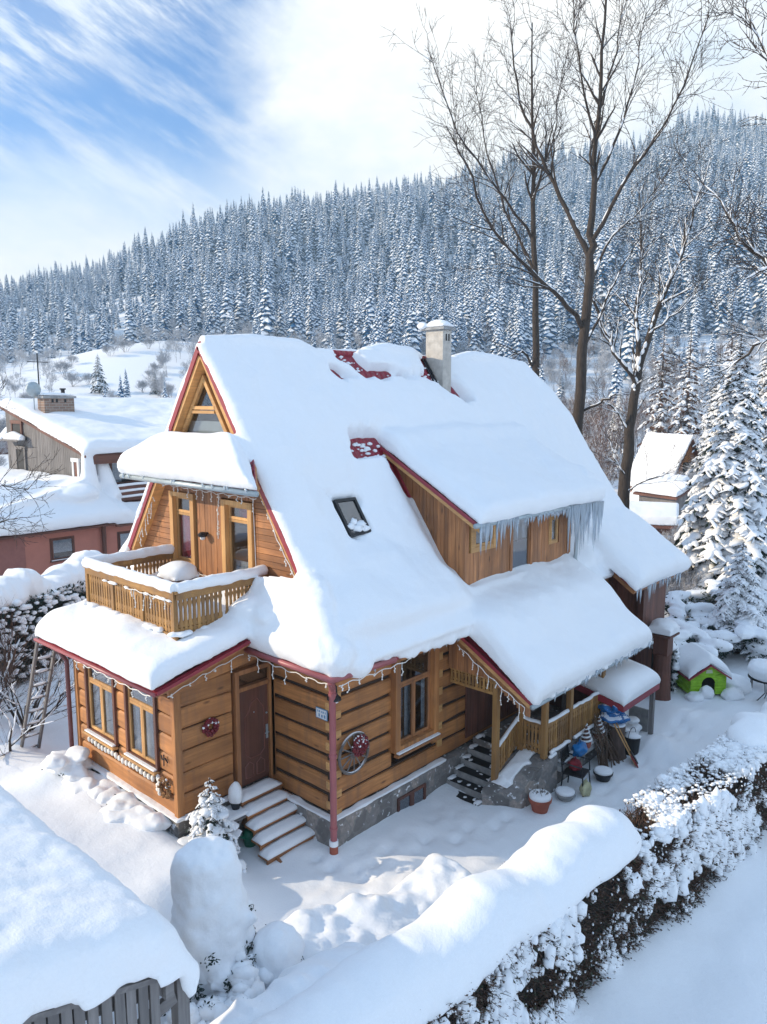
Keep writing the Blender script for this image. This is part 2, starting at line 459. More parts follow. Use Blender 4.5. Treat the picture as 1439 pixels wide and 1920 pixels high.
front = mixc(nt, cloud_front, skc.outputs[0], grey)
nt.links.new(mixc(nt, mm, front, fill_veil), bg.inputs['Color'])
bg.inputs['Strength'].default_value = SKY_STR
scn.view_settings.view_transform = 'Standard'; scn.view_settings.look = 'None'
scn.view_settings.exposure = .5; scn.view_settings.gamma = 1

# ------------------------------------------------------------------ ground and hill
HR = [-900, -420, -280, -166, -60, 0, 107, 275, 430, 900]
HH = [30, 40, 54, 88, 124, 146, 162, 180, 186, 155]
def to_fr(x, y):
    dx = x-CAM[0]; dy = y-CAM[1]
    return dx*FW[0]+dy*FW[1], dx*RT[0]+dy*RT[1]
def hill(x, y):
    f, r = to_fr(x, y)
    H = np.interp(r, HR, HH)
    f0 = 132+18*np.sin(r*.02)
    s = np.clip((f-f0)/(560-f0), 0, 1.35)
    s = np.where(s < 1, s-.1*np.sin(s*PI)*(1-s), 1-(s-1)*.5)
    n = fbm2(x, y, .011, 2.)*14*smooth01(150, 300, f)
    kn = 4*np.exp(-((f-212)/30)**2-((r+.32*212)/22)**2)
    return H*s*smooth01(-.02, .06, s)+n*np.clip(s*3, 0, 1)+kn
def bmp(x, y, cx, cy, rx, ry, h, rot=0):
    ca, sa = math.cos(rot), math.sin(rot)
    u = ((x-cx)*ca+(y-cy)*sa)/rx; v = (-(x-cx)*sa+(y-cy)*ca)/ry
    return h*np.exp(-(u*u+v*v))
FEET = [(.1+.42*k+rnd.uniform(-.05, .05), -.75-.16*k+(.16 if k % 2 else -.16)*.8+rnd.uniform(-.05, .05)) for k in range(8)]+[(-.6+rnd.uniform(-.3, .4), -.1-.3*k+rnd.uniform(-.1, .1)) for k in range(5)]
def gz(x, y):
    x = np.asarray(x, float); y = np.asarray(y, float)
    z = hill(x, y)
    near = 1-smooth01(60, 120, np.hypot(x, y))
    n = fbm2(x, y, .35, 5.)*.09+fbm2(x, y, 1.3, 9.)*.032
    yard = smooth01(-4.2, -3.4, y)*smooth01(.1, -1.2, y)*smooth01(-2., .2, x)*(1-smooth01(16, 20, x))
    z = z+n*near*(1-.35*yard)+fbm2(x, y, .06, 3.)*.5*smooth01(18, 50, np.hypot(x, y))*near
    # deep untrodden snow left of the annex, and a bank along its wall
    z = z+.62*smooth01(-1.3, -2.7, x)*smooth01(-1.4, .6, y)*(1-smooth01(20, 30, y))
    z = z+bmp(x, y, -2.75, 3.6, .45, 2.4, .12)+bmp(x, y, -3.0, 5.2, .5, .5, .22)
    z = z+bmp(x, y, -5., 3., 1.6, 2.4, .25)+bmp(x, y, -3.3, .2, .8, .8, .12)
    # trampled path grooves along the porch side
    for k in range(3):
        c = -2.65-.33*k+.12*np.sin(x*.7+k)
        z = z-.07*np.exp(-((y-c)/.09)**2)*smooth01(-2.5, 2, x)*(1-smooth01(10, 12, x))*(.55+.45*np.sin(x*7.3+k*2))*1.2
    # footprints and shovel clods around the door side
    z = z+fbm2(x, y, 4.2, 11.)*.035*np.exp(-((x-1.0)/3.0)**2-((y+1.2)/1.0)**2)
    for (px_, py_) in FEET: z = z-.10*np.exp(-((x-px_)/.15)**2-((y-py_)/.11)**2)
    # mounds by the dog house and table
    z = z+bmp(x, y, 10.2, -2.5, .7, .8, .22)+bmp(x, y, 8.0, -2.75, .55, .4, .3)+bmp(x, y, 11.4, -3.4, .8, .6, .16)
    # the plot beyond the long hedge lies a little lower
    z = z-.18*smooth01(-5.0, -6.2, y)*(1-smooth01(40, 60, np.abs(x)))
    return z
def gz1(x, y): return float(gz(np.array([x]), np.array([y]))[0])
NG = 760
uu = np.linspace(-1, 1, NG)
gx = 2.0+5.1*np.sinh(5.62*uu); gy = -1.0+5.1*np.sinh(5.62*uu)
GX, GY = np.meshgrid(gx, gy, indexing='ij')
GZ = gz(GX, GY)
idx = np.arange(NG*NG).reshape(NG, NG)
F4 = np.stack([idx[:-1, :-1].ravel(), idx[1:, :-1].ravel(), idx[1:, 1:].ravel(), idx[:-1, 1:].ravel()], 1)
me = np_mesh('ground', np.stack([GX.ravel(), GY.ravel(), GZ.ravel()], 1), F4, mats=[MAT['snow']], smooth=True)
tag(link('ground', me), None, None, kind='structure')['label'] = 'snow covered ground rising to the forested hill'
# ================================================================== the log house
X3 = (1, 0, 0); Y3 = (0, 1, 0)
house = thing('log_house', 'golden log house with a steep roof under thick snow and a wooden balcony', 'house', (0, 0, 0))
def intervals(a, b, cuts):
    segs = [(a, b)]
    for c0, c1 in cuts:
        ns = []
        for s0, s1 in segs:
            if c1 <= s0 or c0 >= s1: ns.append((s0, s1)); continue
            if c0 > s0: ns.append((s0, c0))
            if c1 < s1: ns.append((c1, s1))
        segs = ns
    return [s for s in segs if s[1]-s[0] > .02]
def log_wall(name, L, u0, u1, z0, z1, n, gap, mat, opens=(), depth=.1, jit=.007, parent=None):
    mb = M(); h = (z1-z0)/n
    for k in range(n):
        a = z0+k*h+gap/2+rnd.uniform(-.012, .012)*(gap > .04); b = z0+(k+1)*h-gap/2+rnd.uniform(-.012, .012)*(gap > .04)
        cuts = [(o[0], o[1]) for o in opens if o[2] < b and o[3] > a]
        for s0, s1 in intervals(u0, u1, cuts):
            m = max(2, int((s1-s0)/.45)+1); rows = []
            for i in range(m):
                u = s0+(s1-s0)*i/(m-1); j1, j2, j3 = (rnd.gauss(0, jit) for _ in range(3))
                rows.append([L(u, -depth, a), L(u, -.028+j3, a+j1*.7), L(u, j3, a+.035+j1), L(u, j3+.004, (a+b)/2), L(u, j3, b-.035+j2), L(u, -.028+j3, b+j2*.7), L(u, -depth, b)])
            base = len(mb.v); W7 = 7
            vs = [p for r in rows for p in r]
            fs = [(i*W7+j, i*W7+j+1, (i+1)*W7+j+1, (i+1)*W7+j) for i in range(m-1) for j in range(W7-1)]
            fs += [tuple(range(W7)), tuple(range((m-1)*W7+W7-1, (m-1)*W7-1, -1))]
            mb.add(vs, fs, 0)
        lo, hi = z0+k*h, z0+(k+1)*h
        for s0, s1 in intervals(u0, u1, [(o[0], o[1]) for o in opens if o[2] < hi-.02 and o[3] > lo+.02]):
            mb.lbox(L, s0+.004, s1-.004, -depth-.06, -depth+.035, lo, hi, 1)
    return mb, mb.build(name, [mat, MAT['chink']], parent or house)
def bevel(o, w=.008):
    b = o.modifiers.new('b', 'BEVEL'); b.width = w; b.segments = 2; b.limit_method = 'ANGLE'; b.angle_limit = R(40); return o
def window(L, u0, u1, z0, z1, mats, cas=.1, out=.06, lights=2, transom=None, sash=.055, deep=.06, parent=None, sill=True, curtain='curtain', tpanel=None, label=None, name='window', casfull=None, cw=.22, drape=None, glz='glass', cdepth=.12):
    cm, sm = mats
    fr_ = M()
    e = cas
    fr_.lbox(L, u0, u0+e, -.1, out, z0 if casfull is None else z0-casfull, z1, 0); fr_.lbox(L, u1-e, u1, -.1, out, z0 if casfull is None else z0-casfull, z1, 0)
    fr_.lbox(L, u0+e, u1-e, -.1, out-.004, z1-e*.8, z1-.002, 0); fr_.lbox(L, u0+e, u1-e, -.1, out-.004, z0, z0+e*.8, 0)
    a, b, c, d = u0+e, u1-e, z0+e*.8, z1-e*.8
    top = d if transom is None else transom
    w0, w1 = -deep-.03, -deep+.03
    def sashbox(a, b, c, d):
        fr_.lbox(L, a, a+sash, w0, w1, c, d, 1); fr_.lbox(L, b-sash, b, w0, w1, c, d, 1)
        fr_.lbox(L, a+sash, b-sash, w0, w1-.002, c, c+sash, 1); fr_.lbox(L, a+sash, b-sash, w0, w1-.002, d-sash, d, 1)
    k = (b-a)/lights
    for i in range(lights): sashbox(a+k*i, a+k*(i+1), c, top)
    if transom is not None: sashbox(a, b, top+.004, d)
    f = bevel(fr_.build(name, [MAT[cm], MAT[sm]], parent or house), .006)
    if label: f['label'] = label
    p = M(); p.lbox(L, a+.01, b-.01, -deep-.006, -deep+.006, c+.01, top-.01, 0)
    if transom is not None: p.lbox(L, a+.01, b-.01, -deep-.006, -deep+.006, top+.01, d-.01, 1)
    p.build('pane', [MAT[glz], MAT[tpanel or glz]], f)
    if curtain:
        cu = M()
        for i in range(lights):
            x0, x1 = a+k*i, a+k*(i+1)
            for (p0, p1) in ((x0, x0+k*cw), (x1-k*cw, x1)) if drape is None else ((x0, x1),):
                n = 10; rows = []
                for zz in (c if drape is None else top-(top-c)*drape, top):
                    rows.append([L(p0+(p1-p0)*j/n, -deep-cdepth-.02*math.sin(j*2.1), zz) for j in range(n+1)])
                cu.grid(rows)
        cu.build('curtain', [MAT[curtain]], f, smooth=True)
    if sill:
        s = M(); s.lbox(L, u0-.03, u1+.03, out-.03, out+.09, z0-.045, z0-.002, 0)
        so_ = bevel(s.build('sill', [MAT[sm]], f), .005)
        v = M(); v.lbox(L, u0+.02, u1-.02, -.03, out+.07, z0+.002, z0+.035)
        bevel(v.build('sill_snow', [MAT['snow']], f), .014)
    return f

RIDGE_Y, RIDGE_Z, PITCH = 3.62, 9.3, 1.45
def zr(y):
    d = np.abs(np.asarray(y, float)-RIDGE_Y)
    return np.where(d < 3.07, RIDGE_Z-PITCH*d, RIDGE_Z-PITCH*3.07-1.087*(d-3.07))
LA = frame((0, 0, 0), X3, (0, -1, 0))                 # long side wall, y = 0
LB = frame((0, 0, 0), Y3, (-1, 0, 0))                 # entrance end, x = 0
LC = frame((-2.18, 1.7, 0), X3, (0, -1, 0))           # annex door side
LD = frame((-2.18, 0, 0), Y3, (-1, 0, 0))             # annex window front
LG = frame((.15, 0, 0), Y3, (-1, 0, 0))               # upper gable
# --- stone plinth with snow on its ledge
mb = M()
mb.box((-.12, -.12, -.6), (9.0, .1, .58)); mb.box((-.12, .1, -.6), (.1, 1.72, .58))
mb.box((-2.2, 1.66, -.6), (-.1, 1.9, .82)); mb.box((-2.24, 1.62, -.6), (-2.0, 5.45, .815)); mb.box((-2.2, 5.2, -.6), (0, 5.42, .82))
mb.box((9.0, -.05, -.6), (12.2, .1, .58)); mb.box((12.0, .1, -.6), (12.2, 7.2, .58))
mb.build('plinth', MAT['stone'], house)
mb = M()
mb.box((-.15, -.15, .58), (3.2, .02, .64)); mb.box((-.15, .02, .58), (.02, 1.45, .64)); mb.box((-2.29, 1.6, .82), (-2.1, 5.45, .87)); mb.box((-2.1, 1.56, .82), (-1.0, 1.72, .87))
v = link('plinth_snow', voxel(mb, .022, 4, wob=.018, wsc=3.), house)
# --- basement window in the plinth
LP = frame((0, -.12, 0), X3, (0, -1, 0))
mb = M(); mb.lbox(LP, 1.62, 2.5, -.05, .004, -.12, .36, 1)
for u in (1.62, 2.0, 2.06, 2.44): mb.lbox(LP, u, u+.06, 0, .03, -.12, .36, 0)
for z in (-.12, .3): mb.lbox(LP, 1.68, 2.44, 0, .028, z, z+.06, 0)
f = mb.build('basement_window', [MAT['brown_Z'], MAT['black']], house)
mb = M(); mb.lbox(LP, 1.69, 2.43, .008, .014, -.06, .3); mb.build('pane', MAT['glass_dark'], f)
# --- log walls
WIN_A = (1.57, 2.93, 1.3, 3.3)
log_wall('log_wall', LA, .0, 8.8, .6, 3.66, 8, .085, MAT['log_X'], [WIN_A])
log_wall('log_wall', LB, .0, 1.72, .6, 3.66, 8, .075, MAT['log_Y'])
log_wall('log_wall', LC, .06, 1.2, .84, 3.26, 6, .022, MAT['log_X'])
WIN_L, WIN_R = (3.74, 4.92, 1.56, 3.18), (2.26, 3.36, 1.56, 3.18)
log_wall('log_wall', LD, 1.76, 5.4, .84, 3.44, 7, .026, MAT['log_Y'], [WIN_L, WIN_R])
mb = M(); mb.box((-2.1, 5.3, .8), (0, 5.4, 3.4)); mb.box((9, -.02, .58), (12.1, .1, 3.6)); mb.box((12.0, .1, .58), (12.1, 7.2, 3.6)); mb.box((0, 7.1, .58), (12.1, 7.22, 3.6))
mb.box((-.05, 5.4, .58), (.1, 7.2, 4.3)); mb.box((-2.05, 1.85, .78), (-.02, 5.3, .84)); mb.box((.15, .15, .5), (12, 7.1, .58)); mb.box((.12, .12, 3.5), (12, 7.1, 3.56))
mb.build('back_wall', MAT['board_X'], house)
for k in range(8):                                    # interlocked log ends at the corner
    mb = M()
    z = .6+.3825*k
    mb.box((.0, -.014, z-.03), (.2, .06, z+.12)); mb.box((-.014, .0, z+.12), (.06, .19, z+.27))
    bevel(mb.build('log_end', MAT['pale_X'], house), .012)
    if k > 0: mb = M(); mb.box((3.02+.02*(k % 2), -.012, z-.08), (3.2, .05, z+.09)); bevel(mb.build('log_end', MAT['pale_X'], house), .012)
for q in (((-2.205, 1.675, .82), (-2.06, 1.80, 3.44)), ((-.12, 1.64, .8), (.0, 1.72, 3.62)), ((-2.21, 5.3, .82), (-2.06, 5.42, 3.4))):
    mb = M(); mb.box(*q); bevel(mb.build('corner_post', MAT['log_Z'], house), .012)
# raking board that closes the annex wall under its roof
mb = M(); zt = lambda x: 3.36+.23*(x+2.36)
mb.prism([(-2.3, 1.655, 3.16), (-.02, 1.655, 3.4), (-.02, 1.655, zt(-.02)), (-2.3, 1.655, zt(-2.3))], (0, .05, 0)); mb.build('rake_board', MAT['log_X'], house)
# --- windows
window(LA, 1.57, 2.93, 1.3, 3.3, ('log_Z', 'board_Z'), cas=.15, out=.13, transom=2.62, tpanel='glass_dark', label='tall window with lace curtains beside the porch', deep=.02)
for u0, u1 in ((3.74, 4.92), (2.26, 3.36)):
    window(LD, u0, u1, 1.56, 3.18, ('brown_Z', 'pale_Z'), cas=.07, out=.05, transom=2.64, tpanel='glass_dark', deep=.03)
# row of pale wooden beads under the annex windows
mb = M()
for k in range(19):
    y = 2.44+k*.133; mb.blob((-2.225, y, 1.37-.015*math.sin(k)), .04, .048, .065, 2, .1)
mb.build('bead_trim', MAT['white_light'], house, smooth=True)
# --- entrance door with a dark transom
mb = M()
for u in (1.26, 2.1): mb.lbox(LC, u, u+.09, -.08, .06, .88, 3.22)
mb.lbox(LC, 1.35, 2.1, -.08, .05, 3.13, 3.22); mb.lbox(LC, 1.35, 2.1, -.08, .05, 2.8, 2.88); mb.lbox(LC, 1.18, 2.19, -.12, -.09, .84, 3.5)
df = bevel(mb.build('door_frame', MAT['board_Z'], house))
mb = M(); mb.lbox(LC, 1.36, 2.09, -.05, -.03, 2.89, 3.12); mb.build('pane', MAT['glass_dark'], df)
mb = M(); mb.lbox(LC, 1.35, 2.1, -.07, -.01, .9, 2.8, 0)
def moulding(pts, closed=True):
    q = [LC(a, -.006, b) for a, b in pts]
    mb.tube(q+([q[0]] if closed else []), .011, 6, mi=1)
moulding([(1.5, 1.5), (1.5, 2.25), (1.6, 2.35), (1.66, 2.5), (1.8, 2.56), (1.94, 2.35), (1.96, 2.3), (1.96, 1.5), (1.85, 1.4), (1.62, 1.4)])
for a in (1.49, 1.76): moulding([(a, 1.02), (a+.19, 1.02), (a+.19, 1.26), (a+.1, 1.34), (a, 1.26)])
door = mb.build('door', [MAT['brown_Z'], plain('door_edge', (.2, .08, .06), .4)], house)
mb = M(); mb.lbox(LC, 2.0, 2.045, -.01, .01, 1.68, 1.96); mb.tube([LC(2.02, .01, 1.82), LC(2.02, .06, 1.82), LC(1.93, .06, 1.82)], .012, 8)
mb.build('handle', MAT['zinc'], door)
mb = M(); mb.tube([LC(1.72, -.02, 2.3), LC(1.72, .0, 2.3)], .014, 8); mb.build('peephole', MAT['zinc'], door)
mb = M(); mb.tube([LC(2.02, -.02, 2.2), LC(2.02, .01, 2.2)], .018, 8); mb.build('lock', MAT['zinc'], door)
# --- wooden steps up to the door, each tread carrying snow
st = M(); sn = M()
for k in range(5):
    y1 = 1.66-.245*k; y0 = y1-.245; z = .80-.16*k; x0 = -1.02-.05*k; x1 = -.04+.03*k
    st.box((x0, y0, z-.16), (x1, y0+.03, z-.03)); st.box((x0-.02, y0-.03, z-.04), (x1+.01, y1, z))
    n = 10; P = []; B = []
    for i in range(n+1):
        x = x0-.02+(x1-x0-.02)*i/n; rowp = []; rowb = []
        for j in range(5):
            y = y0-.045+(y1-y0+.03)*j/4; e = min(1, min(i, n-i)/1.3, min(j+.4, 2)/1.5)
            rowp.append((x, y, z+.025+.065*e+.02*noise.noise((x*4, y*4, k)))); rowb.append((x, y, z+.001))
        P.append(rowp); B.append(rowb)
    sn.grid(P, B)
for x in (-1.0, -.06): st.beam((x, 1.7, .66), (x, .3, -.1), .05, .24)
steps = st.build('doorstep', MAT['board_X'], house); sn.build('step_snow', MAT['snow'], steps, smooth=True)

# --- upper gable: horizontal boards at the sides, upright boards between window and door
GW, GD = (4.33, 5.25, 4.62, 6.24), (2.34, 3.34, 4.1, 6.22)
def gable_y(z): return (RIDGE_Y-(RIDGE_Z-.12-z)/PITCH, RIDGE_Y+(RIDGE_Z-.12-z)/PITCH)
mb = M(); z = 4.0
while z < 7.35:
    h = .125; a, b = gable_y(z+h/2); a = max(a, .25); b = min(b, 7.)
    for s0, s1 in intervals(a, b, [(o[0], o[1]) for o in (GW, GD) if o[2] < z+h and o[3] > z]+[(3.34, 4.33)]+([(2.3, 5.3)] if z > 6.2 else [])):
        mb.lbox(LG, s0, s1, -.05+rnd.uniform(-.003, .003), rnd.uniform(-.003, .003), z, z+h-.008)
    z += h
z = 3.95
while z < 6.7:
    ya, yb = gable_y(z+.2)
    for s0, s1 in intervals(max(ya+.1, .3), yb-.1, [(o[0], o[1]) for o in (GW, GD) if o[2] < z+.1 and o[3] > z+.05]): mb.lbox(LG, s0, s1, -.11, -.054, z, z+.1, 1)
    z += .1
mb.build('gable_wall', [MAT['board_Y'], MAT['chink']], house)
mb = M(); y = 2.3
while y < 5.3:
    z0 = 4.0 if 3.33 < y < 4.26 else 6.24
    if y < 5.25: mb.lbox(LG, y, y+.092, -.05, rnd.uniform(.0, .006), z0 if not 4.3 < y < 5.2 else 6.25, 6.6)
    y += .1
mb.lbox(LG, 4.33, 5.25, -.05, 0, 4.0, 4.6)
mb.build('gable_panel', MAT['board_Z'], house)
window(LG, *GW, ('pale_Z', 'pale_Z'), cas=.13, out=.07, lights=1, transom=5.78, deep=.06, curtain='curtain_red', drape=1., cdepth=.04, label='tall gable window with red curtains')
gd = window(LG, *GD, ('pale_Z', 'pale_Z'), cas=.13, out=.07, lights=1, transom=5.82, deep=.06, sill=False, curtain='curtain_red', drape=.02, name='balcony_door', label='glazed balcony door in a pale frame')
mb = M(); mb.box((.36, 2.55, 5.85), (.37, 3.1, 6.1)); mb.build('curtain', MAT['curtain_red'], gd)
mb = M(); mb.box((.3, 2.4, 4.3), (.34, 3.3, 4.95)); mb.build('chair_back', MAT['curtain'], gd)
# wall lamps
def bulkhead():
    mb = M(); c = (.03, 3.93, 5.38)
    mb.lathe([(.03, 0), (.09, 0), (.1, .05), (.06, .09), (0.02, .1)], c, 12, 0); mb.blob((c[0], c[1], c[2]-.03), .06, .06, .05, 2, 0, mi=1); mb.box((.0, 3.9, 5.42), (.16, 3.96, 5.46), 0)
    mb.build('gable_lamp', [MAT['dark_metal'], MAT['white_paint']], house, smooth=False)
bulkhead()
mb = M(); c = (-.10, -.16, 2.95)
mb.lathe([(.12, .0), (.115, .03), (.05, .1), (.04, .25), (.012, .28)], c, 14, 0); mb.blob((c[0], c[1], c[2]-.02), .075, .075, .05, 2, 0, mi=1); mb.tube([(c[0], c[1], c[2]+.26), (c[0]+.02, c[1]+.02, c[2]+.36), (0.0, .0, c[2]+.33)], .014, 6)
mb.build('corner_lamp', [MAT['dark_metal'], MAT['white_paint']], house)

# --- triangular attic window under the apex
mb = M()
def tri(y0, z0, y1, z1, yt, ztp, x0, x1, wd, mi):
    P = [(y0, z0), (y1, z1), (yt, ztp)]; cy = (y0+y1+yt)/3; cz = (z0+z1+ztp)/3
    def inset(p, k): return (cy+(p[0]-cy)*k, cz+(p[1]-cz)*k)
    k = 1-wd; Q = [inset(p, k) for p in P]
    for i in range(3):
        a, b = P[i], P[(i+1) % 3]; c, d = Q[(i+1) % 3], Q[i]
        mb.prism([(x0, *a), (x0, *b), (x0, *c), (x0, *d)], (x1-x0, 0, 0), mi)
tri(4.95, 7.3, 2.65, 7.3, 3.78, 9.02, .1, .22, .17, 0)
tri(4.72, 7.42, 2.9, 7.42, 3.78, 8.72, .06, .14, .17, 1)
mb.box((.05, 3.42, 8.02), (.15, 4.16, 8.09), 1); mb.box((.04, 3.4, 7.94), (.15, 4.2, 8.0), 1)
mb.box((.03, 2.9, 7.34), (.2, 4.72, 7.42), 1)
tw = mb.build('attic_window', [MAT['pale_Z'], MAT['pale_Y']], house); tw['label'] = 'triangular attic window under the roof peak'
mb = M(); mb.prism([(.12, 4.72, 7.4), (.12, 2.9, 7.4), (.12, 3.78, 8.74)], (.01, 0, 0)); mb.build('pane', MAT['glass'], tw)
mb = M(); mb.box((.2, 3.0, 7.38), (.21, 4.6, 7.78)); mb.build('blind', MAT['blind'], tw)
mb = M(); mb.box((.02, 2.98, 7.42), (.12, 4.6, 7.47)); bevel(mb.build('sill_snow', MAT['snow'], tw), .02)
mb = M(); mb.prism([(.23, 5.1, 7.25), (.23, 2.2, 7.25), (.23, RIDGE_Y, 9.25)], (.04, 0, 0)); mb.build('attic_dark_sheet', MAT['inside'], house)  # near-black sheet standing for the unlit attic behind the glass

# --- metal roof: sheets over the boards
def sheet(mb, P, n, t=.04, mi=0):
    """quad P thickened downward along n"""
    q = [tuple(Vector(p)-Vector(n)*t) for p in P]
    mb.add(list(P)+q, [(0, 1, 2, 3), (7, 6, 5, 4), (0, 4, 5, 1), (1, 5, 6, 2), (2, 6, 7, 3), (3, 7, 4, 0)], mi)
XE = 12.3
mb = M(); bo = M()
for sgn in (1, -1):
    for (d0, d1) in ((0, 3.07), (3.07, 4.17)):
        y0, y1 = RIDGE_Y-sgn*d0, RIDGE_Y-sgn*d1; z0, z1 = float(zr(y0)), float(zr(y1))
        n = Vector((0, -sgn*(z0-z1), d1-d0)).normalized()
        xe = 11.65 if d0 == 0 else XE
        x0 = -.12 if d0 == 0 else -.05
        P = [(x0, y0, z0), (x0, y1, z1), (XE, y1, z1), (xe, y0, z0)]
        sheet(mb, P, n, .03)
        Q = [tuple(Vector(p)-n*.033) for p in P]; Q[0] = (Q[0][0]+.02, *Q[0][1:]); Q[1] = (Q[1][0]+.02, *Q[1][1:])
        if d0 == 0: Q[0] = tuple(Vector(Q[0])+(Vector(Q[1])-Vector(Q[0])).normalized()*.2); Q[3] = tuple(Vector(Q[3])+(Vector(Q[2])-Vector(Q[3])).normalized()*.2)
        sheet(bo, Q, n, .12)
dz = float(zr(RIDGE_Y-1.17))
mb.face((11.65, RIDGE_Y, RIDGE_Z), (XE, RIDGE_Y-1.17, dz), (XE, RIDGE_Y+1.17, dz))
mb.prism([(XE-.1, RIDGE_Y-3.0, 4.9), (XE-.1, RIDGE_Y+3.0, 4.9), (XE-.1, RIDGE_Y+1.17, dz-.1), (XE-.1, RIDGE_Y-1.17, dz-.1)], (.04, 0, 0))
mb.tube([(-.1, RIDGE_Y, RIDGE_Z), (11.65, RIDGE_Y, RIDGE_Z)], .07, 8)
roof = mb.build('roof', [MAT['red_metal']], house)
bo.build('roof_boarding', MAT['pale_X'], roof)
# skirt roofs on the entrance end
mb = M(); bo = M()
UP = [(.12, 2.3, 7.36), (.12, 4.95, 7.36), (-.6, 5.85, 6.62), (-.6, 1.3, 6.62)]
sheet(mb, UP, (-.7, 0, .7), .03); sheet(bo, [(p[0]+.02, p[1], p[2]-.045) for p in UP], (-.7, 0, .7), .06)
LOW = [(.1, .5, 4.85), (.1, 1.9, 4.85), (-.55, 1.9, 3.6), (-.55, -.6, 3.6)]
sheet(mb, LOW, (-.8, 0, .5), .03); sheet(bo, [(p[0]+.03, p[1]+.01, p[2]-.045) for p in LOW], (-.8, 0, .5), .06)
AN = [(.1, 1.42, 4.06), (.1, 5.75, 4.06), (-2.68, 5.75, 3.43), (-2.68, 1.42, 3.43)]
sheet(mb, AN, (-.2, 0, .97), .03); sheet(bo, [(p[0]+.02*(p[0] < 0), p[1]+(.03 if p[1] < 2 else -.03), p[2]-.04) for p in AN], (-.2, 0, .97), .09)
mb.box((-.57, -.62, 3.5), (-.53, 1.92, 3.62)); mb.box((-.57, -.63, 3.5), (3.3, -.59, 3.61))
skirt = mb.build('skirt_roof', MAT['red_metal_y'], house); bo.build('roof_boarding', MAT['board_X'], skirt)
# dormer and porch roofs
def zd(y): return 5.995+.55*y
def zp(y): return 3.45+.572*(y+.3)
mb = M(); bo = M()
DO = [(3.58, 2.2, zd(2.2)), (3.58, -.5, zd(-.5)), (8.6, -.5, zd(-.5)), (8.6, 2.2, zd(2.2))]
nD = Vector((0, -.55, 1)).normalized()
sheet(mb, DO, nD, .03); sheet(bo, [tuple(Vector(p)-nD*.034+Vector((.02 if p[0] < 5 else -.02, 0, 0))) for p in DO], nD, .1)
dr = mb.build('dormer_roof', MAT['red_metal'], house); bo.build('roof_boarding', MAT['pale_Y'], dr)
mb = M(); bo = M(); nP = Vector((0, -.572, 1)).normalized()
PO = [(3.28, .1, zp(.1)), (3.28, -2.12, zp(-2.12)), (8.45, -2.12, zp(-2.12)), (8.45, .1, zp(.1))]
sheet(mb, PO, nP, .03); sheet(bo, [tuple(Vector(p)-nP*.034+Vector((.02 if p[0] < 5 else -.02, 0, 0))) for p in PO], nP, .1)
RW = [(9.5, .2, 4.4), (9.5, -1.35, 3.36), (12.4, -1.35, 3.36), (12.4, .2, 4.4)]
sheet(mb, RW, nP, .03); sheet(bo, [tuple(Vector(p)-nP*.034) for p in RW], nP, .1)
pr = mb.build('porch_roof', MAT['red_metal'], house); bo.build('roof_boarding', MAT['board_Y'], pr)
# red verge trims and soffit boards of the gable
mb = M()
def trim(p, q, w=.03, h=.11): mb.beam(p, q, w, h)
for sgn in (1, -1):
    for d0, d1 in ((0, 1.36), (1.86, 3.07)):
        y0, y1 = RIDGE_Y-sgn*d0, RIDGE_Y-sgn*d1
        trim((-.12, y0, float(zr(y0))-.04), (-.12, y1, float(zr(y1))-.04))
trim((-2.69, 1.39, 3.39), (-.55, 1.39, 3.88), .03, .06)
trim((-2.7, 1.39, 3.39), (-2.7, 5.78, 3.39), .03, .05)
mb.build('verge_trim', MAT['red_trim'], house)
# --- gutters and downpipes
def gutter(pts, r, name, mat):
    mb = M(); mb.tube(pts, r, 10); return mb.build(name, MAT[mat], house, smooth=True)
gutter([(-.64, 1.95, 3.6), (-.64, -.66, 3.58), (.9, -.7, 3.56)], .055, 'gutter', 'gutter')
gutter([(-2.72, 5.95, 3.36), (-2.72, 1.4, 3.38)], .036, 'gutter', 'gutter')
gutter([(-.66, 5.9, 6.58), (-.66, 1.2, 6.56)], .055, 'gutter', 'zinc')
gutter([(3.5, -.56, zd(-.5)-.05), (8.7, -.56, zd(-.5)-.05)], .055, 'gutter', 'zinc')
gutter([(3.2, -2.18, zp(-2.12)-.06), (8.7, -2.18, zp(-2.12)-.06)], .05, 'gutter', 'zinc')
mb = M(); mb.tube([(-.64, -.62, 3.56), (-.5, -.5, 3.42), (-.2, -.2, 3.2), (-.17, -.17, 3.1), (-.17, -.17, -.3)], .062, 12, mi=0)
for z in (3.05, 1.9, .5): mb.tube([(-.17, -.17, z), (-.17, -.17, z+.05)], .075, 12, mi=0)
mb.tube([(-.17, -.17, .2), (-.17, -.17, .3)], .085, 12, mi=1); mb.tube([(-.17, -.17, -.1), (-.17, -.17, .2)], .08, 12, mi=2)
o = mb.build('downpipe', [MAT['gutter'], MAT['snow'], plain('terracotta', (.33, .09, .055), .8, bmp=.2)], house, smooth=False)
mb = M(); mb.tube([(-2.62, 5.86, 3.34), (-2.4, 5.6, 3.1), (-2.3, 5.5, 2.9), (-2.3, 5.5, .3)], .045, 10); mb.build('downpipe', plain('old_red', (.13, .045, .05), .5), house)
mb = M(); mb.tube([(8.3, -.56, 5.7), (8.3, -.3, 5.5), (8.3, -.25, 4.2), (8.3, -.4, 4.0)], .05, 10); mb.build('downpipe', MAT['zinc'], house)

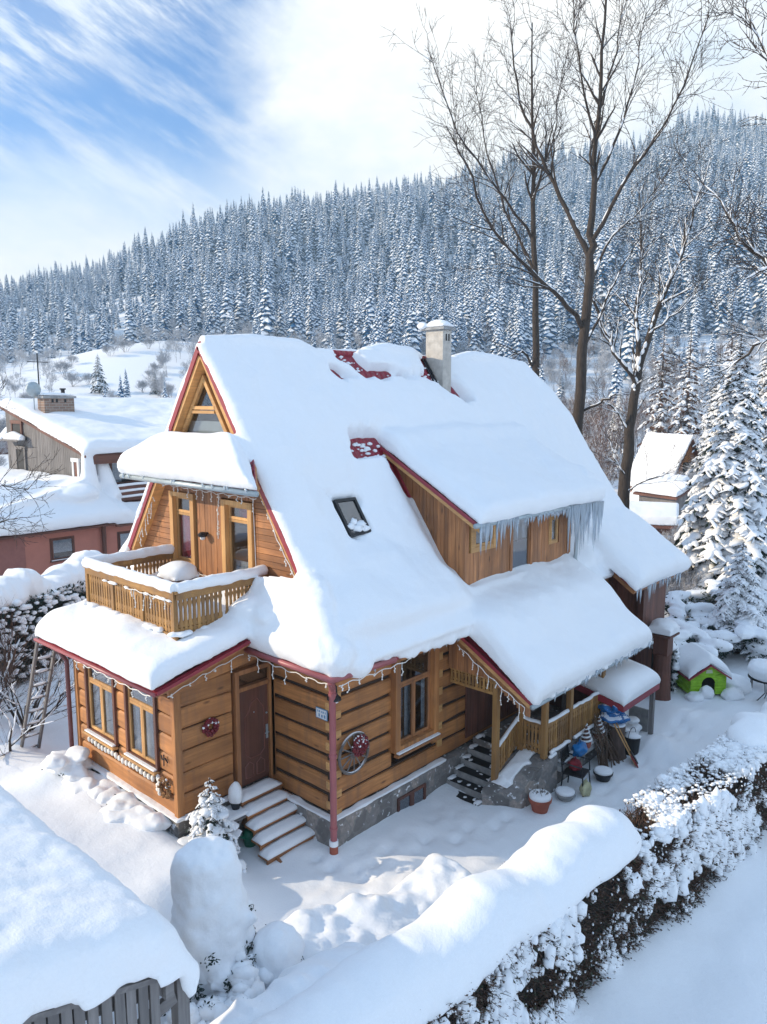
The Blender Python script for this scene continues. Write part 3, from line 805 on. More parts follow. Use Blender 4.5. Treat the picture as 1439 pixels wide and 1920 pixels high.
# --- dormer walls, boards upright
LF = frame((0, -.1, 0), X3, (0, -1, 0)); LS = frame((3.8, 0, 0), Y3, (-1, 0, 0))
DW = [(3.98, 4.95, 4.98, 5.75), (5.5, 6.45, 4.2, 5.72), (7.2, 7.62, 4.72, 5.42)]
mb = M(); x = 3.8
while x < 8.2:
    for s0, s1 in intervals(3.9, 5.74, [(o[2], o[3]) for o in DW if o[0] < x+.09 and o[1] > x]):
        mb.lbox(LF, x, x+.094, -.04, rnd.uniform(0, .005), s0, s1)
    x += .1
mb.lbox(LF, 3.86, 8.16, -.1, -.042, 3.9, 5.0, 1); mb.lbox(LF, 3.78, 3.9, -.06, .02, 3.9, 5.74); mb.lbox(LF, 8.1, 8.2, -.06, .02, 3.9, 5.74)
mb.build('dormer_wall', [MAT['board_Z'], MAT['chink']], house)
mb = M(); y = -.035
while y < 2.15:
    za = float(zr(y))-.2; zb = zd(y+.05)-.1
    if zb > za: mb.lbox(LS, y, y+.094, -.04, rnd.uniform(0, .005), za-.1, zb)
    y += .1
mb.prism([(3.76, -.5, zd(-.5)-.1), (3.76, 2.16, zd(2.16)-.1), (3.76, 2.16, zd(2.16)-.24), (3.76, -.5, zd(-.5)-.24)], (.03, 0, 0), 1)
mb.build('dormer_wall', [MAT['board_Z'], MAT['pale_Y']], house)
window(LF, *DW[0], ('pale_X', 'pale_X'), cas=.14, out=.03, lights=1, deep=.02, sill=False, curtain='curtain', drape=.4)
window(LF, *DW[1], ('board_Z', 'board_Z'), cas=.09, out=.03, lights=1, deep=.03, sill=False, curtain='curtain', cw=.16, name='dormer_door', glz='glass')
f = window(LF, *DW[2], ('pale_X', 'pale_X'), cas=.06, out=.02, lights=1, deep=.0, sill=False, curtain='blind', drape=1.)
mb = M(); mb.lbox(LF, 3.8, 8.2, -.04, .05, 4.05, 4.22); mb.build('dormer_flashing', MAT['red_trim'], house)
mb = M(); mb.prism([(3.56, -.52, zd(-.52)+.03), (3.56, 2.2, zd(2.2)+.03), (3.56, 2.2, zd(2.2)-.05), (3.56, -.52, zd(-.52)-.05)], (.035, 0, 0)); mb.build('verge_trim', MAT['red_trim'], house)

# --- chimney through the ridge
ch = M()
ch.box((6.92, 3.0, 8.2), (7.28, 3.58, 10.02), 0); ch.box((6.84, 2.92, 10.02), (7.36, 3.66, 10.09), 1)
ch.box((7.02, 2.995, 9.74), (7.09, 3.05, 9.92), 2); ch.box((7.13, 2.995, 9.74), (7.2, 3.05, 9.92), 2)
ch.beam((6.84, 2.85, float(zr(2.85))+.06), (6.84, 3.6, float(zr(3.6))+.08), .05, .05, mi=3); ch.beam((6.74, 2.85, float(zr(2.85))+.06), (6.74, 3.6, float(zr(3.6))+.08), .03, .05, mi=3)
chim = bevel(ch.build('chimney', [MAT['plaster'], MAT['concrete'], MAT['black'], MAT['dark_metal']], house), .012)
sn = M(); sn.box((6.85, 2.94, 10.09), (7.34, 3.64, 10.17)); sn.blob((7.1, 3.3, 10.17), .24, .34, .14, 2, .1); sn.blob((6.86, 3.66, 10.14), .12, .16, .11, 2, .1)
link('chimney_snow', voxel(sn, .035, 6), chim)
# --- roof skylight, half covered
mb = M()
LK = lambda u, w, v: (1.38+u, 1.0+v*.5675+w*-.823, float(zr(1.0))+v*.823+w*.5675)
for a in ((0, .06, 0, .82), (.54, .6, 0, .82), (.06, .54, 0, .06), (.06, .54, .76, .82)): mb.lbox(LK, a[0], a[1], 0, .14, a[2], a[3], 0)
mb.lbox(LK, .05, .55, .0, .1, .05, .77, 1)
sk = mb.build('skylight', [MAT['dark_metal'], MAT['black']], house)
mb = M(); mb.lbox(LK, .06, .54, .105, .113, .06, .76); mb.build('pane', MAT['glass_dark'], sk)
mb = M()
for u, v_, r in ((.12, .2, .1), (.3, .14, .15), (.42, .22, .13), (.26, .3, .08), (.5, .12, .12)): mb.blob(LK(u, .11, v_), r, r*.8, .07, 2, .35)
mb.build('skylight_snow', MAT['snow'], sk, smooth=True)
# ================================================================== snow on the house
def seg_d(X, Y, pts):
    """distance to a polyline"""
    d = np.full(X.shape, 1e9)
    for (x0, y0), (x1, y1) in zip(pts[:-1], pts[1:]):
        dx, dy = x1-x0, y1-y0; t = np.clip(((X-x0)*dx+(Y-y0)*dy)/(dx*dx+dy*dy+1e-9), 0, 1)
        d = np.minimum(d, np.hypot(X-x0-t*dx, Y-y0-t*dy))
    return d
def edge_round(d, Rr): 
    t = np.clip(d/Rr, 0, 1); return np.sqrt(np.clip(1-(1-t)**2, 0, 1))
def slab(mb, P, N, T, bot=.012):
    """closed snow body on a surface grid P (H,W,3), normals N, thickness T (H,W)"""
    top = P+N*T[..., None]; b = P+N*np.minimum(bot, T-.1)[..., None]
    mb.grid(top.tolist(), b.tolist())
def patch(c00, c01, c11, c10, nu, nv):
    """bilinear surface: c00->c01 along v, c00->c10 along u"""
    u = np.linspace(0, 1, nu)[:, None, None]; v = np.linspace(0, 1, nv)[None, :, None]
    c00, c01, c11, c10 = map(np.array, (c00, c01, c11, c10))
    P = (1-u)*(1-v)*c00+(1-u)*v*c01+u*v*c11+u*(1-v)*c10
    return P, np.broadcast_to(u[..., 0], (nu, nv)), np.broadcast_to(v[..., 0], (nu, nv))
sn = M()
# --- both main slopes
for sgn in (1, -1):
    ds = np.concatenate([np.linspace(-.0, 3.07, 42), np.linspace(3.17, 4.24 if sgn > 0 else 4.24, 13)])
    us = np.linspace(0, 1, 138)
    Dd, Uu = np.meshgrid(ds, us, indexing='ij')
    xe = np.where(Dd < 1.17, 11.65+.65*Dd/1.17, 12.3)+.1
    x0 = np.interp(Dd, [0, 2.9, 3.3, 4.2], [-.17, -.15, -.2, -.66])
    if sgn < 0: x0 = np.full_like(Dd, -.15)
    X = x0+(xe-x0)*Uu; Y = RIDGE_Y-sgn*Dd; Z = zr(Y)
    sl = np.where(Dd < 3.07, PITCH, 1.087); q = 1/np.sqrt(1+sl*sl)
    k = smooth01(2.6, 3.5, Dd)
    q = (1-k)/np.sqrt(1+PITCH**2)+k/np.sqrt(1+1.087**2); s_ = np.sqrt(1-q*q)
    N = np.stack([np.zeros_like(X), -sgn*s_, q], -1)
    P = np.stack([X, Y, Z], -1)
    dl = Dd/np.cos(np.arctan(PITCH)); tot = ds[-1]/np.cos(np.arctan(1.3))
    T = .34+.10*smooth01(2.4, 4, Dd)+fbm2(X, dl, .45, 2.)*.06+fbm2(X, dl*.6, 1.5, 4.)*.03+fbm2(X*2.2, dl*.5, 1.8, 9.)*.012
    T = T*(.30+.70*edge_round((X-x0), .75))*(.35+.65*edge_round(xe-X, .35))*(.55+.45*edge_round(tot-dl, .34))
    T = T*(.62+.38*smooth01(0, .9, Dd))
    if sgn > 0:
        # bare red metal: melted holes in the cover, with ragged edges
        rag = fbm2(X, dl, 3.4, 8.)*.10+fbm2(X, dl, 9., 1.)*.06
        def hole(d, r, soft=.22):
            return smooth01(r, r+soft, d+rag)
        H = np.ones_like(X)
        H = H*hole(seg_d(X, dl, [(3.7, .12), (3.95, .28), (4.0, .5)]), .17)
        H = H*hole(seg_d(X, dl, [(3.1, .62), (3.6, .72)]), .03, .16)
        H = H*hole(seg_d(X, dl, [(4.5, .66), (5.2, .56), (5.6, .68), (6.2, .6), (6.8, .66), (7.1, .95)]), .02, .18)
        H = H*hole(seg_d(X, dl, [(6.8, .1), (6.75, .6), (6.95, 1.05)]), .13, .16)
        H = H*hole(seg_d(X, dl, [(7.12, .2), (7.15, .9), (7.32, 1.2)]), .22, .2)
        H = H*hole(seg_d(X, dl, [(2.7, 2.66), (3.2, 2.62)]), .2, .2)
        H = H*hole(seg_d(X, dl, [(3.2, 2.6), (3.62, 2.72)]), .14, .16)
        H = H*hole(seg_d(X, dl, [(3.5, 2.6), (3.7, 3.1), (3.74, 3.7)]), .12, .16)
        T = T*(.10+.90*smooth01(.02, .75, seg_d(X, dl, [(3.8, 2.6), (3.8, 5.6)])))
        H = H*hole(np.maximum(np.abs(X-1.68)-.27, np.abs(dl-4.16)-.38), .0, .10)
        lim = np.where(H < .99, .45*H-.16*(1-H), .5)
        T = np.where(H < .995, np.minimum(T, T*H-.14*(1-H)), T)
        T = T*(.42+.58*smooth01(.1, .75, seg_d(X, Y, [(3.9, -.1), (8.2, -.1)])))
        T = T*(.5+.5*smooth01(0., .8, np.maximum(np.abs(X-1.68)-.3, np.abs(dl-4.16)-.4)))
        # no deep cover inside the dormer
        ins = (X > 3.84) & (X < 8.1) & (Y > -.02) & (Y < 1.6)
        T = np.where(ins, .02, T)
    slab(sn, P, N, T)
# ridge cap and cornice
sn.tube([(-.05, RIDGE_Y, 9.36), (1.2, RIDGE_Y, 9.40), (2.5, RIDGE_Y+.02, 9.36), (3.1, RIDGE_Y+.05, 9.3)], [.14, .2, .2, .1], 10)
sn.tube([(4.55, RIDGE_Y, 9.36), (5.3, RIDGE_Y, 9.42), (6.3, RIDGE_Y, 9.4), (6.75, RIDGE_Y, 9.33)], [.12, .22, .2, .1], 10)
sn.tube([(8.1, RIDGE_Y, 9.3), (8.9, RIDGE_Y, 9.38), (10, RIDGE_Y, 9.36), (11.5, RIDGE_Y, 9.3)], [.14, .24, .2, .14], 10)
# hip at the far end
P, u, v = patch((11.6, RIDGE_Y+.01, 9.3), (11.6, RIDGE_Y-.01, 9.3), (12.35, RIDGE_Y-1.2, 7.55), (12.35, RIDGE_Y+1.2, 7.55), 14, 14)
slab(sn, P, np.broadcast_to(np.array([.92, 0, .4]), P.shape), .3*(.4+.6*edge_round((1-u)*1.5, .3)))
# --- skirts on the entrance end
def plane_slab(c00, c01, c11, c10, n, T, nu=28, nv=44, Ru=.3, Rv=.35, vend=(1, 1), uend=(0, 1), noise_s=.05, extra=None):
    P, u, v = patch(c00, c01, c11, c10, nu, nv)
    L_u = np.linalg.norm(np.array(c10)-np.array(c00)); L_v = max(np.linalg.norm(np.array(c11)-np.array(c10)), .1)
    t = np.full(u.shape, float(T))+fbm2(P[..., 0]*1., P[..., 1]*1., 1.1, 6.)*noise_s
    if uend[0]: t = t*(.3+.7*edge_round(u*L_u, Ru))
    if uend[1]: t = t*(.5+.5*edge_round((1-u)*L_u, Ru))
    if vend[0]: t = t*(.35+.65*edge_round(v*L_v, Rv))
    if vend[1]: t = t*(.35+.65*edge_round((1-v)*L_v, Rv))
    if extra is not None: t = extra(P, u, v, t)
    n = np.array(n, float); n /= np.linalg.norm(n)
    slab(sn, P, np.broadcast_to(n, P.shape), t)
plane_slab((.06, 2.45, 7.33), (.06, 4.82, 7.33), (-.68, 5.95, 6.6), (-.68, 1.1, 6.6), (-.62, 0, .78), .44, uend=(1, 1), Ru=.4)
plane_slab((.05, .45, 4.72), (.05, 1.95, 4.62), (-.62, 1.95, 3.62), (-.62, -.62, 3.62), (-.55, 0, .83), .40, vend=(0, 0), Ru=.3)
plane_slab((.1, 1.36, 4.1), (.1, 5.85, 4.1), (-2.78, 5.85, 3.44), (-2.78, 1.36, 3.46), (-.18, 0, .98), .40, nu=48, nv=60, Rv=.42, Ru=.45, noise_s=.08,
           extra=lambda P, u, v, t: t+.10*np.exp(-((P[..., 0]+2.35)/.4)**2)*(.6+.5*np.sin(P[..., 1]*2.6))+.16*smooth01(-.9, -.2, P[..., 0])*smooth01(2.0, 1.6, P[..., 1]))
sn.blob((-.35, 1.75, 4.25), .55, .5, .38, 2, .1); sn.blob((-.2, 1.3, 4.3), .5, .8, .35, 2, .1)
sn.blob((-.1, 5.9, 4.3), .5, .6, .4, 2, .1); sn.blob((-.2, 6.6, 4.35), .35, .5, .3, 2, .1)
# corner where both eaves meet: the fold is drifted over
for t in np.linspace(0, 1, 9): sn.blob((-.12-.34*t, .42-.85*t, 4.95-1.12*t), .3, .42, .24, 2, .06); sn.blob((.35-.3*t, .15-.7*t, 4.66-1.0*t), .34, .34, .24, 2, .05)
sn.blob((-.35, -.35, 3.9), .48, .48, .38, 2, .08)
# --- dormer, porch, rear corner
plane_slab((3.6, 2.3, zd(2.3)), (8.9, 2.3, zd(2.3)), (8.95, -.6, zd(-.6)), (3.6, -.6, zd(-.6)), (0, -.48, .87), .40, nu=40, nv=64, Ru=.3, Rv=.4, vend=(1, 0), noise_s=.05,
           extra=lambda P, u, v, t: t+.1*np.exp(-((u-.1)/.1)**2))
sn.blob((8.9, .6, 6.1), .7, 1.1, .5, 2, .05); sn.blob((9.2, 1.4, 6.4), .7, 1., .4, 2, .05)
plane_slab((3.24, .2, zp(.2)+.25), (8.5, .2, zp(.2)+.25), (8.55, -2.2, zp(-2.2)), (3.22, -2.2, zp(-2.2)), (0, -.5, .87), .46, nu=40, nv=70, Ru=.34, Rv=.42, noise_s=.05,
           extra=lambda P, u, v, t: t+.14*np.exp(-((P[..., 1]+.75)/.45)**2))
plane_slab((9.2, .5, 4.75), (12.4, .5, 4.75), (12.75, -1.45, 3.36), (9.25, -1.45, 3.36), (0, -.55, .84), .46, nu=34, nv=40, Ru=.34, Rv=.4, noise_s=.05)
# eave drips: small sagging lumps along the free edges
for x in np.arange(-.4, 3.2, .22):
    sn.blob((x, -.64+rnd.uniform(-.03, .03), 3.64+rnd.uniform(-.02, .04)), .13, .08, rnd.uniform(.06, .13), 1, .2)
for x in np.arange(1.3, 3.3, .16):
    sn.blob((x, -.68+rnd.uniform(-.02, .03), 3.6+rnd.uniform(-.06, .03)), .16, .09, rnd.uniform(.1, .17), 1, .25)
for x in np.arange(3.4, 8.5, .25):
    sn.blob((x, -2.2+rnd.uniform(-.03, .03), zp(-2.2)+.04+rnd.uniform(-.02, .04)), .15, .08, rnd.uniform(.05, .12), 1, .2)
snow_me = voxel(sn, .042, 7, .5, wob=.02, wsc=1.9, name='roof_snow')
roof_snow = link('roof_snow', snow_me, house)
mb = M()                                             # crumbs of snow left on the bare metal
for k in range(90):
    c_ = rnd.choice(((3.9, .3, .35, .25), (5.6, .64, 1.1, .1), (6.85, .7, .2, .4), (2.95, 2.62, .4, .16), (3.45, 2.8, .15, .3))); x = c_[0]+rnd.uniform(-1, 1)*c_[2]; d = c_[1]+rnd.uniform(-1, 1)*c_[3]; dd_ = max(.02, d*math.cos(math.atan(PITCH)))
    r_ = rnd.uniform(.015, .055); mb.blob((x, RIDGE_Y-dd_, float(zr(RIDGE_Y-dd_))+.01), r_*1.5, r_, r_*.7, 1, .35)
o_ = mb.build('snow_crumbs', MAT['snow'], roof, smooth=True); o_['kind'] = 'stuff'
# --- icicles
N_ICE = [0]
def icicles(name, pts, parent, label=None, n=50, lmin=.1, lmax=.5):
    mb = M()
    for k in range(n):
        t = rnd.random(); i = min(int(t*(len(pts)-1)), len(pts)-2); f = t*(len(pts)-1)-i
        p = [pts[i][q]*(1-f)+pts[i+1][q]*f for q in range(3)]; l = lmin+(lmax-lmin)*rnd.random()**2.2; r = .012+.018*l/lmax+.006*rnd.random()
        p[1] += rnd.uniform(-.03, .03); p[0] += rnd.uniform(-.02, .02)
        big = l > .36 and N_ICE[0] < 99
        m_ = M() if big else mb
        m_.tube([(p[0], p[1], p[2]+.05), (p[0]+rnd.uniform(-.008, .008), p[1], p[2]-l*.4), (p[0]+rnd.uniform(-.012, .012), p[1], p[2]-l)], [r, r*.7, .002], 6)
        if big: m_.build('icicle', MAT['ice'], parent, smooth=True); N_ICE[0] += 1
    o = mb.build(name, MAT['ice'], parent, smooth=True); o['kind'] = 'stuff'
icicles('icicle_fringe', [(3.6, -.6, 5.66), (5.1, -.6, 5.66)], house, n=46, lmax=.62)
icicles('icicle_fringe', [(5.1, -.58, 5.64), (7.4, -.58, 5.64)], house, n=44, lmax=.3)
icicles('icicle_fringe', [(7.3, -.6, 5.66), (9.0, -.62, 5.62)], house, n=110, lmin=.25, lmax=1.25)
icicles('icicle_fringe', [(9.2, -1.5, 3.4), (12.0, -1.5, 3.38)], house, n=26, lmax=.5)
icicles('icicle_fringe', [(3.2, -.6, 3.5), (.2, -.7, 3.55)], house, n=14, lmax=.14)
icicles('icicle_fringe', [(3.4, -2.25, 2.42), (8.5, -2.25, 2.42)], house, n=18, lmax=.2)
icicles('icicle_fringe', [(-.72, 1.2, 6.6), (-.72, 5.9, 6.6)], house, n=10, lmin=.03, lmax=.1)
# ================================================================== balcony
bal = M(); BX0, BX1, BY0, BY1 = -1.9, .1, 1.97, 5.22; ZB, ZT = 3.98, 4.82
bal.box((BX0, BY0, 4.12), (BX1, BY1, 4.2))
for z in (3.86, 4.02): bal.box((BX0-.05, BY0-.05, z), (BX0+.06, BY1+.05, z+.09)); bal.box((BX0, BY0-.05, z), (BX1, BY0+.05, z+.09)); bal.box((BX0, BY1-.05, z), (BX1, BY1+.05, z+.09))
balcony = bal.build('balcony', MAT['balcony_Y'], house)
def fret_panel(L, u0, u1, z0, z1, mat, parent, name='railing_panel', slant=0., w=.012, step=.092, rail=True):
    """sawn balcony boards: pairs of boards with a slot, a hole and a scalloped foot, built as real outlines"""
    mb = M(); u = u0; n = max(1, int(round((u1-u0)/step))); s = (u1-u0)/n; H = z1-z0
    for k in range(n):
        a = u0+k*s; b = a+s; c = (a+b)/2
        sh = lambda uu: slant*(uu-u0)
        # each half board: notched on its inner side so that two neighbours leave a pierced slot
        g = .006
        prof = [(0, .0), (.10, .0), (.14, .26), (.2, .26), (.24, .0), (.3, .0), (.34, .24), (.62, .30), (.7, .12), (.72, .0), (.78, .0), (.81, .2), (.85, .2), (.88, 0), (1, 0)]
        left = [(a+g+0*s, z0+.03*H), (a+g, z1)]
        pl = [(c, z0), (a+g, z0+.035*H), (a+g, z0+.1*H)]
        for t, cut in prof[2:]: pl.append((a+g+cut*s*.62, z0+t*H))
        pr_ = [(b-g-(x-a-g), zz) for x, zz in pl[1:]][::-1]
        poly = pl+pr_
        # as quads strips across (convex pieces)
        m = len(pl)-1
        Lf = pl[1:]; Rt = [(b-g-(x-a-g), zz) for x, zz in Lf]
        dw = rnd.uniform(-.002, .002)
        vs = []; 
        for ww in (w+dw, -w+dw):
            vs += [L(c, ww, z0+sh(c))]+[L(x, ww, zz+sh(x)) for x, zz in Lf]+[L(x, ww, zz+sh(x)) for x, zz in Rt]
        q = len(Lf); o = 1+2*q
        fs = [(0, 1, 1+q), (o, o+1+q, o+1)]
        for i in range(q-1):
            fs += [(1+i, 2+i, 2+q+i, 1+q+i), (o+1+i, o+1+q+i, o+2+q+i, o+2+i), (1+i, o+1+i, o+2+i, 2+i), (1+q+i, 2+q+i, o+2+q+i, o+1+q+i)]
        fs += [(0, o, o+1, 1), (0, 1+q, o+1+q, o)]
        mb.add(vs, fs)
    if rail:
        sl = (slant*(u1-u0))
        for zz, hh, ww in ((z1-.01, .06, .07), (z0+.14, .05, .05)):
            p, q = L(u0, -.02, zz), L(u1, -.02, zz+sl); mb.beam(p, q, ww, hh)
    return mb.build(name, mat, parent)
def post(mb, x, y, z0, z1, s=.09): mb.box((x-s/2, y-s/2, z0), (x+s/2, y+s/2, z1))
def rail_snow(name, pts, parent, w=.2, h=.13, vox=.026):
    mb = M()
    for (p, q) in zip(pts[:-1], pts[1:]):
        n = max(2, int(math.dist(p, q)/.12)); 
        mb.tube([tuple(p[i]+(q[i]-p[i])*t/n+(rnd.uniform(-.01, .01) if i < 2 else h*.30+rnd.uniform(-.012, .012)) for i in range(3)) for t in range(n+1)], [w*.5*(1+rnd.uniform(-.08, .08)) for _ in range(n+1)], 10)
    me = voxel(mb, vox, 4, name=name)
    zs = min(p[2] for p in pts)
    return link(name, me, parent)
LB1 = frame((BX0, 0, 0), Y3, (-1, 0, 0)); LB2 = frame((0, BY0, 0), X3, (0, -1, 0)); LB3 = frame((0, BY1, 0), X3, (0, 1, 0))
ys = [BY0+.05, 3.06, 4.14, BY1-.05]
for a, b in zip(ys[:-1], ys[1:]): fret_panel(LB1, a+.04, b-.04, ZB+.12, ZT, MAT['balcony_Z'], balcony)
for L_ in (LB2, LB3):
    for a, b in ((BX0+.05, -.92), (-.86, .12)): fret_panel(L_, a, b, ZB+.12, ZT, MAT['balcony_Z'], balcony)
for y in ys:
    mb = M(); post(mb, BX0, y, 3.86, ZT+.04); bevel(mb.build('post', MAT['balcony_Z'], balcony))
mb = M()
for p, q in (((BX0, BY0-.03, ZT+.05), (BX0, BY1+.03, ZT+.05)), ((BX0-.04, BY0, ZT+.05), (.12, BY0, ZT+.05)), ((BX0-.04, BY1, ZT+.05), (.12, BY1, ZT+.05))): mb.beam(p, q, .13, .05)
mb.beam((BX0-.03, BY0+.02, ZT-.03), (BX0-.03, BY1-.02, ZT-.03), .03, .12); mb.beam((BX0, BY0-.03, ZT-.03), (.12, BY0-.03, ZT-.03), .03, .12); mb.beam((BX0, BY1-.03, ZT-.03), (.12, BY1-.03, ZT-.03), .03, .12)
bevel(mb.build('handrail', MAT['balcony_Y'], balcony))
rail_snow('handrail_snow', [(.1, BY0, ZT+.09), (BX0, BY0, ZT+.09), (BX0, BY1, ZT+.09), (.1, BY1, ZT+.09)], balcony, w=.22, h=.12)
mb = M()
for k in range(46):
    t = rnd.random()
    if k % 3: p = (BX0-.06, BY0+(BY1-BY0)*t, 3.97 if k % 2 else 4.12)
    else: p = (BX0+1.7*t, BY0-.07, 3.97 if k % 2 else 4.12)
    mb.blob(p, .11, .11, .05, 2, .2)
for k in range(12): mb.blob((BX0-.05, BY0+.1+rnd.random()*3., ZT-.11), .05, .1, .035, 2, .2)
mb.box((BX0+.08, BY0+.08, 4.2), (.12, BY1-.08, 4.3)); mb.blob((-.8, 4.2, 4.35), .6, .8, .12, 2, .2)
link('balcony_snow', voxel(mb, .03, 4), balcony)
# ================================================================== porch
mb = M()
def foot(pts, z0, zt_):
    """stone block over a footprint; zt_ is a number or a function of x"""
    f = (lambda x: zt_) if not callable(zt_) else zt_
    n = len(pts); vs = [(x, y, z0) for x, y in pts]+[(x, y, f(x)) for x, y in pts]
    mb.add(vs, [tuple(range(n-1, -1, -1)), tuple(range(n, 2*n))]+[(i, (i+1) % n, (i+1) % n+n, i+n) for i in range(n)])
ztop = lambda x: np.interp(x, [3.1, 3.5, 4.36], [.36, .42, .82])
foot([(3.12, -1.12), (3.5, -1.82), (4.0, -1.9), (4.0, -1.12)], -.5, lambda x: .34+.5*max(0, x-3.4))
foot([(4.0, -1.12), (4.0, -1.9), (4.7, -1.94), (4.7, -1.12)], -.5, lambda x: .66+.2*(x-4.0))
foot([(4.7, -.1), (4.7, -1.8), (7.0, -1.8), (7.0, -.1)], -.5, .78)
foot([(4.2, -.1), (4.2, -1.12), (4.7, -1.12), (4.7, -.1)], -.5, .78)
porch = mb.build('porch', MAT['stone'], house)
mb = M(); mb.box((4.7, -2.02, .42), (6.7, -1.8, .52)); mb.build('ledge', MAT['concrete'], porch)
mb = M(); mb.box((4.85, -2.0, .52), (6.6, -1.82, .57)); mb.box((3.3, -1.6, .44), (3.7, -1.2, .47)); mb.beam((3.5, -1.38, .5), (4.6, -1.38, .86), .34, .07); mb.beam((4.4, -1.9, .80), (4.7, -1.9, .82), .1, .07)
for k in range(14): mb.blob((3.4+k*.1, -1.42+rnd.uniform(-.16, .12), .47+k*.033), .11, .1, .05, 1, .2)
link('porch_snow', voxel(mb, .028, 5, wob=.01, wsc=4), porch)
mb = M(); sn = M()
for k in range(6):
    x = 2.98+.25*k; z = .02+.15*k
    mb.box((x, -1.12, -.4), (x+.9 if k < 5 else 4.8, -.12, z), 1); mb.box((x-.02, -1.08, z), (x+.2, -.16, z+.02), 0)
    for y in (-1.06, -.2): sn.blob((x+.1, y, z+.02), .14, .07, .03, 2, .3)
    for j in range(5): sn.blob((x+rnd.uniform(0, .2), rnd.uniform(-1.05, -.2), z+.02), rnd.uniform(.02, .07), rnd.uniform(.02, .06), .012, 1, .3)
stx = mb.build('stairs', [MAT['black'], MAT['concrete']], porch); sn.build('stair_snow', MAT['snow'], stx, smooth=True)
for x, y, z0, z1 in ((3.45, -1.2, .42, 2.78), (4.36, -1.24, .8, 2.78), (4.36, -1.8, .78, 2.5), (5.4, -1.8, .78, 2.52), (6.9, -1.8, .7, 2.52)):
    mb = M(); post(mb, x, y, z0, z1, .12); bevel(mb.build('post', MAT['balcony_Z'], porch), .01)
mb = M(); mb.beam((3.36, -1.8, 2.46), (8.3, -1.8, 2.46), .1, .12); mb.beam((3.42, -.05, 2.62), (3.42, -1.3, 2.62), .08, .1); mb.beam((3.42, -.05, 2.30), (3.42, -1.2, 2.30), .05, .06); mb.beam((3.5, -1.2, 2.62), (8.2, -1.2, 2.62), .08, .1)
bevel(mb.build('beam', MAT['balcony_X'], porch))
LQ = frame((0, -1.8, 0), X3, (0, -1, 0)); LR = frame((4.36, 0, 0), Y3, (-1, 0, 0)); LT = frame((0, -1.2, 0), X3, (0, -1, 0)); LU = frame((3.42, 0, 0), Y3, (-1, 0, 0))
fret_panel(LQ, 4.42, 5.34, .84, 1.5, MAT['balcony_Z'], porch, w=.014); fret_panel(LQ, 5.46, 6.84, .84, 1.5, MAT['balcony_Z'], porch, w=.014)
fret_panel(LR, -1.74, -1.3, .84, 1.5, MAT['balcony_Z'], porch, w=.014)
fret_panel(LT, 3.53, 4.3, .52, 1.12, MAT['balcony_Z'], porch, slant=.53, w=.014)
fret_panel(LU, -1.14, -.04, 2.3, 2.6, MAT['balcony_Z'], porch, name='valance', w=.014, rail=False)
for pts in ([(4.44, -1.8, 1.52), (5.34, -1.8, 1.52)], [(5.46, -1.8, 1.52), (6.84, -1.8, 1.52)], [(4.36, -1.3, 1.52), (4.36, -1.74, 1.52)], [(3.55, -1.2, 1.12), (4.28, -1.2, 1.52)], [(4.5, -1.88, .86), (5.3, -1.88, .86)], [(5.5, -1.88, .86), (6.4, -1.88, .86)]):
    rail_snow('railing_snow', pts, porch, w=.085, h=.05, vox=.016)
mb = M(); y = -.06                                   # boarded gable of the porch roof
while y > -2.0:
    zb = 2.62 if y > -1.26 else zp(y)-.42
    if zp(y)-.14 > zb: mb.box((3.33, y-.094, zb), (3.36, y, zp(y-.05)-.13))
    y -= .1
mb.build('gable_boards', MAT['board_Z'], porch)
mb = M(); mb.beam((3.26, .0, zp(0)-.01), (3.26, -2.14, zp(-2.14)-.01), .03, .07); mb.beam((3.29, -.05, zp(-.05)-.1), (3.29, -2.1, zp(-2.1)-.1), .04, .1, mi=1)
mb.build('verge_trim', [MAT['red_trim'], MAT['pale_Y']], porch)
mb = M(); x = 4.0                                     # upright boards on the porch wall
while x < 8.8:
    mb.box((x, -.05, .8), (x+.094, -.02+rnd.uniform(0, .006), 3.2)); x += .1
mb.box((7.0, -1.76, .7), (7.08, -.1, 1.4)); mb.box((6.98, -1.78, 1.4), (7.12, -.1, 1.44))
mb.build('porch_wall', MAT['brown_Z'], porch)
# rear corner walls under the long eave
mb = M(); x = 10.7
while x < 12.1:
    mb.box((x, -1.06, -.3), (x+.094, -1.02+rnd.uniform(0, .006), 3.5)); x += .1
y = -1.0
while y < 0:
    mb.box((10.7, y, -.3), (10.73+rnd.uniform(0, .006), y+.094, 3.6)); y += .1
mb.box((10.62, -1.1, -.3), (10.8, -.94, 3.45)); mb.box((12.0, -1.05, -.3), (12.1, 0, 3.4))
mb.build('rear_wall', MAT['brown_Z'], house)

# ================================================================== things on and round the house
def flower_pot(name, c, r, h, label, group=None, soil=True, mat='terracotta', snow=True):
    t = thing(name, label, 'flower pot', c, group)
    mb = M(); mb.lathe([(r*.68, 0), (r*.7, .01), (r*.95, h*.78), (r*1.06, h*.78), (r*1.08, h), (r*.96, h), (r*.92, h*.9)], c, 24)
    mb.build('pot', MAT[mat], t, smooth=False)
    if snow:
        m2 = M(); m2.lathe([(r*.9, h*.82), (r*1.02, h*1.0), (r*1.03, h*1.18), (r*.85, h*1.3), (r*.4, h*1.34), (.01, h*1.34)], c, 20); m2.blob((c[0]+r*.2, c[1], c[2]+h*1.28), r*.6, r*.5, h*.1, 2, .3)
        link('snow', voxel(m2, r*.09, 4), t)
    return t
pot = flower_pot('flower_pot', (3.72, -2.12, gz1(3.72, -2.12)-.02), .22, .3, 'large terracotta pot heaped with snow against the stone porch base')
mb = M()
